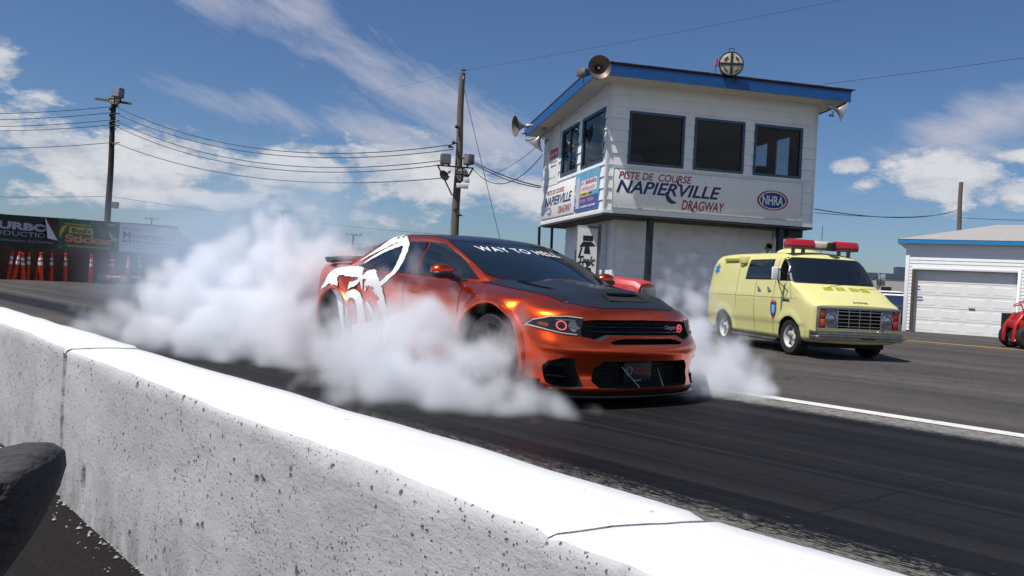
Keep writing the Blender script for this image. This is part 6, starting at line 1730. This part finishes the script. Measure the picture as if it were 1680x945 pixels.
# far small poles
for k, (u, v0, v1, Y, lab) in enumerate(((462, 420, 346, 95, 'small far utility pole with crossarm rising out of the smoke'), (246, 430, 358, 110, 'tiny far lamp mast above the white banner'), (577, 440, 384, 90, 'small far mast right behind the tail of the orange car'))):
    o, t, b = pole('far_pole', lab, u, v0, u + 3, v1, Y, .16, .10, M_poledark, 'small far poles')
    mb = MB(); tt = t - b; mb.bar(tt + Vector((-.9, 0, -.1)), tt + Vector((.9, 0, -.14)), .12)
    for x in (-.8, -.3, .3, .8): mb.sphere(tt + Vector((x, 0, .05)), .12, 6, 4)
    if k == 0: mb.bar(tt + Vector((-.5, 0, -.1)), tt + Vector((1.2, 0, -1.3)), .06); mb.sphere(tt + Vector((1.2, 0, -1.3)), .2, 6, 4)
    mb.build('crossarm', M_greymetal, o)
# two thin posts between car and tower
for k, (u, v0, v1, lab) in enumerate(((885, 372, 440, 'thin dark post left of the tower door, shorter one'), (905, 368, 440, 'thin dark post left of the tower door, nearer the wall'))):
    p = aty(u, v1, 27); t = aty(u + (1 if k else 0), v0, 27); p.z = -.13
    mb = MB(); mb.tube([(0, 0, 0), t - p], .045, 8); o = mb.build('post', M_black); o.location = p; props(o, lab, 'post', 'thin posts beside the tower')

# ------------------------------------------------------------------ far background
def far_trees():
    m = mat('far_foliage', (.035, .06, .035), .9, var=.3, vs=.3); mb = MB(); rr_ = random.Random(5)
    for i in range(520):
        t = rr_.random(); a = R(-55 + 70 * t); D = 190 + 30 * rr_.random(); x = D * math.sin(a); y = D * math.cos(a); h = 5.0 + 2.5 * noise.noise(Vector((a * 30, 0, 0))) + 2 * rr_.random()
        for k in range(26):
            b, e = rr_.random() * 6.28, rr_.random(); rad = 2.6 * (1 - .5 * e); s_ = .5 + .5 * rr_.random()
            c = Vector((x + rad * math.cos(b), y + rad * math.sin(b), h * (.15 + .85 * e)))
            u = Vector((rr_.gauss(0, 1), rr_.gauss(0, 1), rr_.gauss(0, 1))).normalized() * s_; w = u.orthogonal().normalized() * s_
            mb.add([c - u, c + w, c + u, c - w], [(0, 1, 2, 3)])
    o = mb.build('tree_line', m, merge=False); props(o, kind='stuff', label='dark far tree line on the horizon', cat='tree line')
far_trees()
fbld = thing('far_building', 'low pale beige building with dark roof edge far behind the van, left of the garage', 'building', aty(1465, 480, 85), R(-8)); fbld.location.z = -.13
mb = MB(); mb.box(-6, 9, 0, 12, 0, 3.3); mb.build('wall', mat('beige_cladding', (.50, .47, .43), .7, var=.1), fbld)
mb = MB(); mb.box(-6.1, 9.1, -.1, 12, 3.302, 3.8); mb.box(.9, 2.0, 2, 3.2, 3.8, 4.6); mb.build('roof', mat('slate_blue_roof', (.07, .10, .15), .6), fbld)
mb = MB(); mb.box(-1.2, -.2, -.03, -.003, 1.0, 2.4); mb.build('window', M_darkglass, fbld)
def far_car(u, v, Y, rz_, label, m, h=1.5):
    p = aty(u, v, Y); p.z = -.13
    c = thing('parked_car', label, 'car', p, R(rz_), 'vehicles parked beyond the van')
    mb = MB(); mb.prism([(-2.2, .35), (2.2, .35), (2.2, .8), (1.4, .95), (.7, h), (-1.5, h), (-2.1, .95), (-2.25, .8)], -.85, .85, Matrix(((1, 0, 0, 0), (0, 0, 1, 0), (0, 1, 0, 0), (0, 0, 0, 1)))); mb.build('body', m, c, bevel=.12, seg=3)
    mb = MB(); mb.prism([(1.25, .98), (.64, h - .08), (-1.4, h - .08), (-1.95, .98)], -.862, .862, Matrix(((1, 0, 0, 0), (0, 0, 1, 0), (0, 1, 0, 0), (0, 0, 0, 1)))); mb.build('window', M_darkglass, c, bevel=.03)
    mb = MB()
    for x in (-1.35, 1.35):
        for y in (-.8, .62): mb.lathe([(.33, 0), (.33, .18)], Matrix.Translation((x, y, .33)) @ Matrix.Rotation(R(-90), 4, 'X'), 20)
    mb.build('wheels', M_rubber, c); return c
far_car(1450, 480, 50, 20, 'white pickup far behind the van, beside the garage wall', M_white, 1.65)
far_car(1472, 480, 46, -15, 'white car partly hidden by the corner of the garage', M_white, 1.45)
far_car(1462, 492, 40, 60, 'dark car low between the van hood and the garage', mat('navy_car_paint', (.015, .03, .06), .25, coat=.5), 1.35)
gc = thing('green_canopy', 'pale green canopy roof far behind the boot spoiler of the orange car', 'canopy', aty(583, 432, 60), R(-10)); gc.location.z = -.13
mb = MB(); mb.add([(-1.6, -1.5, 2.3), (1.9, -1.5, 1.7), (1.9, 1.5, 1.7), (-1.6, 1.5, 2.3), (-1.6, 0, 2.5), (1.9, 0, 2.2)], [(0, 1, 5, 4), (3, 4, 5, 2)]); r_ = mb.build('canopy_cloth', mat('pale_green_cloth', (.12, .42, .25), .6), gc); r_.modifiers.new('t', 'SOLIDIFY').thickness = .04
mb = MB()
for x, y, z in ((-1.55, -1.4, 2.3), (1.85, -1.4, 1.7), (-1.55, 1.4, 2.3), (1.85, 1.4, 1.7)): mb.tube([(x, y, 0), (x, y, z)], .04, 6)
mb.build('canopy_poles', M_greymetal, gc)

# ------------------------------------------------------------------ old red tractor behind the car
TRF = Vector((.66, -.75, 0)).normalized()
M_tred = mat('faded_red_tractor_paint', (.52, .045, .05), .4, var=.2, vs=5, coat=.2)
tr = thing('tractor', 'old red tractor behind the hood of the orange car', 'tractor', (2.05, 12.4, gz(9.9)), math.atan2(TRF.y, TRF.x))
mb = MB(); n = 8; P = []
for x, w, h in ((0, .20, 1.12), (-.10, .23, 1.18), (-.6, .235, 1.215), (-1.15, .24, 1.235)):
    P.append([(x, -w, .62), (x, -w, h - .10), (x, -w + .05, h - .02), (x, 0, h), (x, w - .05, h - .02), (x, w, h - .10), (x, w, .62)])
vs = [p for r_ in P for p in r_]; fs = [(i * 7 + j, i * 7 + j + 1, (i + 1) * 7 + j + 1, (i + 1) * 7 + j) for i in range(3) for j in range(6)] + [tuple(range(7)), tuple(21 + j for j in range(6, -1, -1))]
mb.add(vs, fs); mb.build('hood', M_tred, tr, smooth=True, bevel=.012)
mb = MB(); mb.box(.005, .03, -.165, .165, .68, 1.06); g_ = mb.build('grille', mat('dusty_grille', (.10, .11, .12), .6), tr, bevel=.02)
mb = MB(); 
for i in range(8): mb.box(.031, .036, -.15, .15, .70 + .045 * i, .715 + .045 * i)
mb.build('slats', M_greymetal, g_)
mb = MB(); mb.lathe([(.0, .045), (.035, .04), (.035, .03)], Matrix.Translation((.0, 0, .9)) @ Matrix.Rotation(R(90), 4, 'Y'), 12); mb.build('badge', M_alu, g_)
mb = MB(); mb.box(-2.1, -.1, -.16, .16, .42, .62); mb.box(-2.3, -1.15, -.22, .22, .45, .95); mb.box(-.35, .05, -.5, .5, .30, .38); mb.build('chassis', mat('tractor_dark_iron', (.04, .03, .03), .7), tr, bevel=.01)
mb = MB(); mb.box(-1.42, -1.16, -.2, .2, .9, 1.20); mb.build('dash_panel', mat('dark_red_dash', (.25, .015, .02), .5), tr, bevel=.03)
for sg in (1, -1):
    mb = MB(); mb.tube([(-1.55, sg * .50, .95), (-1.75, sg * .50, 1.12), (-2.15, sg * .50, 1.16), (-2.5, sg * .50, .98)], .05, 8); mb.box(-2.4, -1.7, sg * .48 - .17, sg * .48 + .17, 1.08, 1.12); mb.build('fender', M_tred, tr, bevel=.01)
    mb = MB(); mb.lathe([(.25, -.13), (.50, -.13), (.55, -.08), (.56, .08), (.50, .13), (.25, .13)], Matrix.Translation((-2.05, sg * .62, .56)) @ Matrix.Rotation(R(90), 4, 'X'), 36); mb.build('rear_wheel', M_rubber, tr, smooth=True, angle=40)
    mb = MB(); mb.lathe([(.12, -.07), (.29, -.07), (.31, 0), (.29, .07), (.12, .07)], Matrix.Translation((-.22, sg * .52, .31)) @ Matrix.Rotation(R(90), 4, 'X'), 28); mb.build('front_wheel', M_rubber, tr, smooth=True, angle=40)
mb = MB(); Mx = Matrix.Translation((-1.52, 0, 1.33)) @ Matrix.Rotation(R(-28), 4, 'Y')
mb.tube([Mx @ Vector((.21 * math.cos(a * math.pi / 16), .21 * math.sin(a * math.pi / 16), 0)) for a in range(32)], .015, 8, closed=True)
for a in (90, 210, 330): mb.bar(Mx @ Vector((0, 0, -.03)), Mx @ Vector((.205 * math.cos(R(a)), .205 * math.sin(R(a)), 0)), .014)
mb.tube([Mx @ Vector((0, 0, -.01)), (-1.28, 0, 1.05)], .02, 8); mb.build('steering_wheel', M_black, tr)
mb = MB(); mb.box(-2.2, -1.85, -.2, .2, .95, 1.02); mb.box(-2.25, -2.18, -.2, .2, 1.0, 1.25); mb.build('seat', M_black, tr, bevel=.02)
sb = thing('storage_box', 'low white box against the tower wall behind the steering wheel of the red tractor', 'box', aty(985, 500, 19.5), math.atan2(ff.y, ff.x) ); sb.location.z = -.13
mb = MB(); mb.box(-.75, .45, 0, .6, 0, 1.25); mb.build('box_body', M_white, sb, bevel=.01); mb = MB(); mb.box(-.77, .47, -.02, .62, 1.252, 1.30); mb.build('lid', M_white, sb, bevel=.008)

# ------------------------------------------------------------------ small red mower at the right edge
kp = gpt(1684, 574)
mw = thing('garden_tractor', 'small red garden tractor with ball tyres at the right edge before the garage', 'tractor', kp, R(-8))
def tyre(x, y, r, w, par=mw):
    Mx = Matrix.Translation((x, y, r)) @ Matrix.Rotation(R(90), 4, 'X')
    g = thing('wheel', None, None); g.parent = par
    mb = MB(); mb.lathe([(r * .45, -w / 2), (r * .85, -w / 2), (r, -w / 4), (r, w / 4), (r * .85, w / 2), (r * .5, w / 2)], Mx, 32); mb.build('tyre', M_rubber, g, smooth=True, angle=50)
    mb = MB(); mb.lathe([(.0, .02), (r * .35, w * .25), (r * .5, w * .48), (r * .5, -w * .4)], Mx, 24); mb.build('rim', M_wheelw, g, smooth=True)
tyre(.05, .0, .33, .24); tyre(.05, 1.0, .33, .24); tyre(1.15, .05, .36, .28); tyre(1.15, .95, .36, .28)
mb = MB()
mb.tube([(-.26, .15, .18), (-.24, .15, .62), (-.06, .2, .90), (.30, .25, 1.02)], .06, 8); mb.tube([(-.22, .85, .18), (-.20, .85, .62), (-.02, .8, .90), (.30, .75, 1.02)], .06, 8)
mb.box(-.18, .05, .12, .88, .55, .78); mb.box(-.05, .9, .2, .8, .55, .98)
mb.build('body', M_red, mw, bevel=.02)
mb = MB(); mb.box(.1, 1.3, .25, .75, .35, .55); mb.box(.75, 1.05, .2, .8, .98, 1.05); mb.box(1.02, 1.12, .2, .8, 1.0, 1.45); mb.build('seat_and_frame', M_black, mw, bevel=.02)
mb = MB(); mb.sphere((.22, .28, 1.06), .075, 12, 8); mb.build('orange_lamp', mat('orange_lens', (.8, .2, .02), .4), mw, smooth=True)
mb = MB(); Mx = Matrix.Translation((.0, .5, 1.24)) @ Matrix.Rotation(R(-30), 4, 'Y')
mb.tube([Mx @ Vector((.17 * math.cos(a * math.pi / 14), .17 * math.sin(a * math.pi / 14), 0)) for a in range(28)], .014, 8, closed=True); mb.bar(Mx @ Vector((-.16, 0, 0)), Mx @ Vector((.16, 0, 0)), .012); mb.tube([Mx @ Vector((0, 0, 0)), (.15, .5, .95)], .018, 6); mb.build('steering_wheel', M_red, mw)
mb = MB(); mb.sphere((-.24, .07, .24), .04, 8, 6); mb.build('front_lamp', M_white, mw)
bp_ = thing('black_board', 'black rectangular board standing between the garage door and the red garden tractor', 'board', gpt(1654, 561), R(-6))
mb = MB(); mb.box(-.24, .26, -.02, .02, 0, .92); mb.build('panel', M_black, bp_, bevel=.004); mb = MB(); mb.box(-.2, -.14, .02, .35, 0, .04); mb.box(.14, .2, .02, .35, 0, .04); mb.build('feet', M_greymetal, bp_)

# ------------------------------------------------------------------ people
M_skin = mat('skin', (.42, .22, .14), .5); M_trous = mat('charcoal_trousers', (.050, .046, .050), .9, var=.35, vs=160, bump=1.0, bs=7, stretch=(.45, 1.6, 1.6)); M_trous.node_tree.nodes['Bump'].inputs['Distance'].default_value = .05
M_shirt = mat('dark_shirt', (.03, .035, .05), .85); M_hair = mat('dark_hair', (.02, .014, .01), .7); M_shoe = mat('black_shoe', (.012, .012, .012), .5); M_redshirt = mat('faded_red_shirt', (.45, .10, .10), .8)
def figure(name, label, loc, rz_, J, mats, region, sc=1.0):
    """J: joints {name: (pos, radius)}; one continuous skinned body"""
    o = thing(name, label, 'person', loc, rz_, scale=sc)
    E = [('pelvis', 'waist'), ('waist', 'chest'), ('chest', 'neck'), ('neck', 'headb'), ('headb', 'headm'), ('headm', 'headt')]
    for s in 'LR':
        E += [('pelvis', 'hip' + s), ('hip' + s, 'thigh' + s), ('thigh' + s, 'knee' + s), ('knee' + s, 'calf' + s), ('calf' + s, 'ankle' + s), ('ankle' + s, 'toe' + s),
              ('chest', 'sh' + s), ('sh' + s, 'elbow' + s), ('elbow' + s, 'wrist' + s), ('wrist' + s, 'palm' + s)]
    J = dict(J)
    for s in 'LR':
        a, b = Vector(J['hip' + s][0]), Vector(J['knee' + s][0]); J['thigh' + s] = (a.lerp(b, .45), .082)
        a, b = Vector(J['knee' + s][0]), Vector(J['ankle' + s][0]); J['calf' + s] = (a.lerp(b, .35), .060)
        # five fingers rooted in the palm
        w, p = Vector(J['wrist' + s][0]), Vector(J['palm' + s][0]); d = (p - w).normalized(); side_ = d.orthogonal().normalized(); nrm = d.cross(side_)
        for k, (off, ln) in enumerate(((-.030, .062), (-.010, .072), (.010, .068), (.030, .055))):
            b1 = p + side_ * off + d * .02; J['f%d%s' % (k, s)] = (b1, .010); J['g%d%s' % (k, s)] = (b1 + d * ln * .5 + nrm * .006, .009); J['h%d%s' % (k, s)] = (b1 + d * ln * .9 + nrm * .022, .008)
            E += [('palm' + s, 'f%d%s' % (k, s)), ('f%d%s' % (k, s), 'g%d%s' % (k, s)), ('g%d%s' % (k, s), 'h%d%s' % (k, s))]
        J['t1' + s] = (p - d * .03 - side_ * .045, .011); J['t2' + s] = (p - side_ * .065 + d * .012 + nrm * .01, .010); E += [('palm' + s, 't1' + s), ('t1' + s, 't2' + s)]
    names = list(J); idx = {n: i for i, n in enumerate(names)}
    names.sort(key=lambda n: n != 'pelvis'); idx = {n: i for i, n in enumerate(names)}
    me = bpy.data.meshes.new('body'); me.from_pydata([tuple(J[n][0]) for n in names], [(idx[a], idx[b]) for a, b in E], [])
    b = bpy.data.objects.new('body', me); COL.objects.link(b)
    md = b.modifiers.new('skin', 'SKIN'); md.use_smooth_shade = True; md.branch_smoothing = .4
    for i, n in enumerate(names): r_ = J[n][1]; me.skin_vertices[0].data[i].radius = r_ if isinstance(r_, tuple) else (r_, r_)
    me.skin_vertices[0].data[0].use_root = True
    b.modifiers.new('s', 'SUBSURF').levels = 2; b.modifiers['s'].render_levels = 2
    sm_ = b.modifiers.new('m', 'SMOOTH'); sm_.factor = .5; sm_.iterations = 5
    bpy.context.view_layer.update()
    m2 = bpy.data.meshes.new_from_object(b.evaluated_get(bpy.context.evaluated_depsgraph_get())); b.modifiers.clear(); b.data = m2
    for m in mats: m2.materials.append(m)
    pts = {n: Vector(J[n][0]) for n in names}
    for p in m2.polygons:
        c = p.center; near = min(names, key=lambda n: (pts[n] - c).length); p.material_index = region(near, c)
    shade(m2, 180); b.parent = o
    # face
    hm = Vector(J['headm'][0]); fd = Vector(J.get('_face', ((0, -1, 0), 0))[0]) if False else Vector((1, 0, 0)) if 'fx' in J else Vector((1, 0, 0))
    return o, b
def reg_near(n, c):
    if n[:3] in ('hip', 'thi', 'kne', 'cal', 'pel') or n[:3] == 'ank' and c.z > .13: return 1
    if n[:3] in ('ank', 'toe'): return 3
    if n[:2] in ('wa', 'ch', 'sh') or n[:2] == 'el' : return 2
    return 0
def face(o, hm, fwd, up=Vector((0, 0, 1)), hair=M_hair, r=.1):
    """eyes, nose, mouth, ears as features on the head; hair cap"""
    hm = Vector(hm); fwd = Vector(fwd).normalized(); lf = up.cross(fwd).normalized()
    mb = MB(); mb.sphere(hm + fwd * .100 - up * .020, .016, 10, 8, (1, 1, 1.4)); mb.sphere(hm + lf * .083 - up * .01, .022, 8, 6, (.6, .6, 1.3)); mb.sphere(hm - lf * .083 - up * .01, .022, 8, 6, (.6, .6, 1.3)); mb.build('nose_and_ears', M_skin, o, smooth=True)
    mb = MB(); mb.sphere(hm + fwd * .088 + lf * .032 + up * .012, .012, 10, 8); mb.sphere(hm + fwd * .088 - lf * .032 + up * .012, .012, 10, 8); mb.build('eyes', M_black, o, smooth=True)
    mb = MB(); mb.tube([hm + fwd * .090 + lf * .024 - up * .058, hm + fwd * .098 - up * .060, hm + fwd * .090 - lf * .024 - up * .058], .006, 6); mb.build('mouth', mat('lips', (.30, .10, .08), .5), o, smooth=True)
    mb = MB(); mb.sphere(hm - fwd * .016 + up * .030, 1, 20, 14, (.098, .092, .112)); h = mb.build('hair', hair, o, smooth=True)
    return h
# the person at the left edge, sitting low, one knee in view (local: forward = +x toward the wall block)
J = {'pelvis': ((-.62, 0, .34), (.15, .12)), 'waist': ((-.66, 0, .55), (.135, .11)), 'chest': ((-.60, 0, .82), (.16, .12)), 'neck': ((-.55, 0, 1.02), .055), 'headb': ((-.52, 0, 1.10), .075), 'headm': ((-.50, 0, 1.18), (.085, .095)), 'headt': ((-.50, 0, 1.25), .065),
     'hipR': ((-.58, -.10, .36), .105), 'kneeR': ((-.04, -.10, .745), .084), 'ankleR': ((-.50, -.12, .10), .045), 'toeR': ((-.34, -.13, .05), .042),
     'hipL': ((-.58, .10, .36), .105), 'kneeL': ((-.40, .42, .50), .072), 'ankleL': ((-.62, .30, .10), .045), 'toeL': ((-.46, .36, .05), .042),
     'shR': ((-.60, -.19, .90), .062), 'elbowR': ((-.58, -.32, .66), .045), 'wristR': ((-.62, -.30, .46), .030), 'palmR': ((-.64, -.27, .38), .034),
     'shL': ((-.60, .19, .90), .062), 'elbowL': ((-.56, .34, .68), .045), 'wristL': ((-.56, .32, .48), .030), 'palmL': ((-.55, .30, .41), .034)}
kn = aty(158, 715, 1.38)
pn, pb = figure('person', 'person sitting low at the left edge in charcoal trousers, only the raised knee in view', (kn.x + .02, kn.y, 0), R(8), {k: v for k, v in J.items()}, [M_skin, M_trous, M_shirt, M_shoe], reg_near)
face(pn, (-.50, 0, 1.18), (1, 0, 0))
# folds of the trouser knee
# the far person with raised arms
J2 = {'pelvis': ((0, 0, .95), (.15, .11)), 'waist': ((0, 0, 1.10), (.14, .10)), 'chest': ((0, 0, 1.34), (.16, .11)), 'neck': ((0, 0, 1.53), .055), 'headb': ((.01, 0, 1.60), .075), 'headm': ((.015, 0, 1.67), (.085, .095)), 'headt': ((.01, 0, 1.74), .065),
      'hipR': ((0, -.10, .90), .095), 'kneeR': ((.02, -.12, .50), .06), 'ankleR': ((0, -.13, .10), .042), 'toeR': ((.14, -.14, .05), .04), 'hipL': ((0, .10, .90), .095), 'kneeL': ((.02, .12, .50), .06), 'ankleL': ((0, .13, .10), .042), 'toeL': ((.14, .15, .05), .04),
      'shR': ((0, -.19, 1.44), .06), 'elbowR': ((.08, -.45, 1.36), .043), 'wristR': ((.22, -.22, 1.56), .03), 'palmR': ((.24, -.14, 1.62), .032), 'shL': ((0, .19, 1.44), .06), 'elbowL': ((.08, .45, 1.36), .043), 'wristL': ((.22, .22, 1.56), .03), 'palmL': ((.24, .14, 1.62), .032)}
def reg_far(n, c):
    if n[:3] in ('hip', 'thi', 'kne', 'cal', 'pel'): return 1
    if n[:3] in ('ank', 'toe'): return 3
    if n[:2] in ('wa', 'ch', 'sh'): return 2
    return 0
pp = gpt(316, 465); pf, _ = figure('person', 'distant person standing in the blue smoke haze holding both arms up to the face', pp, R(-65), J2, [M_skin, M_trous, M_redshirt, M_shoe], reg_far, 1.0)
face(pf, (.015, 0, 1.67), (1, 0, 0))
# ------------------------------------------------------------------ tyre smoke: a grid of density filled by fields
def smoke_mat(name, dens, col=(.950, .967, .993), aniso=.0):
    m = bpy.data.materials.new(name); m.use_nodes = True; nt = m.node_tree; nt.nodes.clear()
    out = nt.nodes.new('ShaderNodeOutputMaterial'); pv = nt.nodes.new('ShaderNodeVolumePrincipled')
    pv.inputs['Color'].default_value = (*col, 1); pv.inputs['Density'].default_value = dens; pv.inputs['Anisotropy'].default_value = aniso
    pv.inputs['Density Attribute'].default_value = 'density'
    nt.links.new(pv.outputs[0], out.inputs['Volume']); return m
def smoke(name, label, mn, mx, res, blobs, m, amp=1.3, scale=1.3, thr=.0, soft=2.2, seed=0.0, warp=.35):
    ng = bpy.data.node_groups.new(name, 'GeometryNodeTree')
    ng.interface.new_socket('Geometry', in_out='INPUT', socket_type='NodeSocketGeometry'); ng.interface.new_socket('Geometry', in_out='OUTPUT', socket_type='NodeSocketGeometry')
    N = ng.nodes.new; L = ng.links.new; out = N('NodeGroupOutput'); vc = N('GeometryNodeVolumeCube')
    vc.inputs['Min'].default_value = mn; vc.inputs['Max'].default_value = mx
    for k, r_ in zip('XYZ', res): vc.inputs['Resolution ' + k].default_value = r_
    pos = N('GeometryNodeInputPosition').outputs[0]
    def ma(op, a, b=None, c=None, clamp=False):
        n = N('ShaderNodeMath'); n.operation = op; n.use_clamp = clamp
        for i, x in enumerate((a, b, c)):
            if x is None: continue
            if isinstance(x, (int, float)): n.inputs[i].default_value = x
            else: L(x, n.inputs[i])
        return n.outputs[0]
    def vm(op, a, b, s=None):
        n = N('ShaderNodeVectorMath'); n.operation = op
        for i, x in enumerate((a, b)):
            if x is None: continue
            if isinstance(x, (tuple, Vector)): n.inputs[i].default_value = tuple(x)
            else: L(x, n.inputs[i])
        if s is not None: n.inputs['Scale'].default_value = s
        return n
    def nz(sc, detail, rough, vec, off):
        n = N('ShaderNodeTexNoise'); n.inputs['Scale'].default_value = sc; n.inputs['Detail'].default_value = detail; n.inputs['Roughness'].default_value = rough
        L(vm('ADD', vec, (off, off * .7, -off)).outputs[0], n.inputs['Vector']); return n
    w = nz(.9, 2, .5, pos, seed); wv = vm('SCALE', vm('SUBTRACT', w.outputs['Color'], (.5, .5, .5)).outputs[0], None, warp * 2).outputs[0]
    p = vm('ADD', pos, wv).outputs[0]
    acc = None; wt = None
    for (c, r_, s) in blobs:
        d = vm('LENGTH', vm('DIVIDE', vm('SUBTRACT', p, c).outputs[0], r_).outputs[0], None).outputs['Value']
        v = ma('MULTIPLY', ma('SUBTRACT', 1.0, d), s)
        if acc is None: acc = v
        else:
            n = N('ShaderNodeMath'); n.operation = 'SMOOTH_MAX'; L(acc, n.inputs[0]); L(v, n.inputs[1]); n.inputs[2].default_value = .25; acc = n.outputs[0]
    vo = N('ShaderNodeTexVoronoi'); vo.feature = 'SMOOTH_F1'; vo.inputs['Scale'].default_value = scale * 1.9; vo.inputs['Smoothness'].default_value = .35
    vo.inputs['Detail'].default_value = 0; vo.inputs['Roughness'].default_value = .55; L(vm('ADD', p, (seed * 3, 0, 0)).outputs[0], vo.inputs['Vector'])
    n1 = nz(scale, 5, .68, p, seed + 3).outputs['Fac']
    e = ma('ADD', ma('MULTIPLY', ma('SUBTRACT', n1, .5), amp), ma('MULTIPLY', ma('SUBTRACT', .42, vo.outputs['Distance']), amp * .55))
    dn = ma('MULTIPLY', ma('ADD', acc, ma('SUBTRACT', e, thr)), soft, None, True)
    dn = ma('POWER', dn, 1.8)
    sp = N('ShaderNodeSeparateXYZ'); L(pos, sp.inputs[0])
    dn = ma('MULTIPLY', dn, ma('MULTIPLY', ma('SUBTRACT', sp.outputs[2], -.02), 12.0, None, True))
    L(dn, vc.inputs['Density'])
    sm = N('GeometryNodeSetMaterial'); sm.inputs['Material'].default_value = m
    L(vc.outputs[0], sm.inputs[0]); L(sm.outputs[0], out.inputs[0])
    me = bpy.data.meshes.new(name); me.materials.append(m); o = bpy.data.objects.new(name, me); COL.objects.link(o)
    md = o.modifiers.new('fill', 'NODES'); md.node_group = ng
    props(o, label, 'smoke', kind='stuff'); return o
M_s1 = smoke_mat('white_smoke_dense', 6.0)
M_s2 = smoke_mat('white_smoke_front', 5.2)
M_s3 = smoke_mat('white_smoke_side', 5.5)
M_s4 = smoke_mat('thin_blue_smoke', .30, (.70, .84, .99), 0.0)
smoke('rear_tyre_smoke', 'thick white tyre smoke rolling back from the rear wheels of the orange car', (-6.6, 7.2, -.02), (-.9, 14.2, 2.7), (170, 190, 84),
  [((-3.05, 10.9, .70), (1.25, 1.4, 1.05), 1.35), ((-2.45, 11.7, .75), (.9, 1.2, .80), 1.05), ((-3.75, 10.4, .42), (1.1, 1.15, .70), 1.2), ((-2.85, 9.3, .30), (.9, .9, .55), 1.25), ((-3.35, 9.1, .22), (.9, .75, .42), 1.1),
   ((-2.25, 8.7, .15), (.5, .55, .32), 1.0), ((-4.3, 9.9, .15), (.85, .85, .36), .85)], M_s1, 2.1, 1.25, .0, 1.6, 1.0)
smoke('front_tyre_smoke', 'white tyre smoke billowing along the near side and front wheel of the orange car', (-2.7, 5.1, -.02), (1.5, 9.2, 1.7), (170, 170, 74),
  [((-.95, 6.75, .15), (.72, .60, .46), 1.30), ((-.40, 6.42, .12), (.66, .46, .36), 1.35), ((.12, 6.30, .06), (.58, .34, .22), 1.2), ((-1.35, 7.3, .28), (.60, .6, .55), 1.1), ((-.75, 7.05, .50), (.52, .45, .44), .85), ((-1.15, 7.6, .68), (.62, .5, .50), .78), ((-.25, 6.75, .36), (.46, .34, .40), 1.0), ((-.18, 6.95, .50), (.42, .35, .40), .85)], M_s2, 1.8, 1.8, .0, 1.6, 5.0, .25)
smoke('far_side_tyre_smoke', 'white tyre smoke puffing out beyond the orange car toward the white line', (1.3, 7.1, -.13), (3.6, 11.4, 1.9), (100, 160, 76),
  [((2.15, 8.55, .20), (.55, .60, .46), 1.3), ((2.0, 9.0, .35), (.48, .60, .46), 1.1), ((2.30, 8.3, .08), (.45, .4, .28), 1.2), ((1.85, 8.05, .08), (.42, .4, .20), 1.0), ((2.1, 9.9, .7), (.50, .8, .5), .40)], M_s3, 1.8, 1.7, .0, 1.6, 9.0, .25)
smoke('drifting_thin_smoke', 'thin bluish smoke drifting behind the orange car toward the banners', (-11.0, 12.0, -.13), (-1.0, 26.0, 4.6), (60, 66, 26),
  [((-5.2, 15, 1.1), (3.0, 3.2, 2.2), 1.3), ((-7.2, 19, 1.1), (2.6, 4.2, 2.2), 1.1), ((-4.0, 16, 2.0), (2.6, 2.6, 1.6), 1.1), ((-3.0, 16, 1.2), (2, 3, 1.8), 1.0)], M_s4, .8, .35, .0, 1.2, 13.0, .6)
# ------------------------------------------------------------------ pieces that are separate become parts of their own
def split_loose(o, maxn=40):
    bm = bmesh.new(); bm.from_mesh(o.data); bm.verts.ensure_lookup_table()
    seen = set(); comps = []
    for v in bm.verts:
        if v.index in seen: continue
        st = [v]; seen.add(v.index); c = []
        while st:
            x = st.pop(); c.append(x.index)
            for e in x.link_edges:
                w = e.other_vert(x)
                if w.index not in seen: seen.add(w.index); st.append(w)
        comps.append(set(c))
    if not 1 < len(comps) <= maxn: bm.free(); return
    bm.free(); src = o.data
    for i, c in enumerate(comps):
        b2 = bmesh.new(); b2.from_mesh(src); b2.verts.ensure_lookup_table()
        bmesh.ops.delete(b2, geom=[v for v in b2.verts if v.index not in c], context='VERTS')
        me = src.copy(); b2.to_mesh(me); b2.free()
        if i == 0: first = me
        else:
            q = o.copy(); q.data = me; COL.objects.link(q); q.parent = o.parent
    o.data = first
SPLIT = {'curtain', 'intake_vane', 'lamp_socket', 'supports', 'bracket', 'corner_trim', 'support_post', 'lower_corner_trim', 'wheels', 'canopy_poles', 'framing', 'feet', 'wiper', 'splitter_rod', 'cowl_vent', 'door_handle', 'indicator', 'screws', 'insulators', 'rear_walls', 'side_walls', 'hood_louvre', 'stand', 'fender'}
for o in [x for x in bpy.data.objects if x.type == 'MESH' and x.name.split('.')[0] in SPLIT]: split_loose(o)
for o in bpy.data.objects:
    if 'label' in o and len(o['label'].split()) > 16: print('LONG', o.name, o['label'])
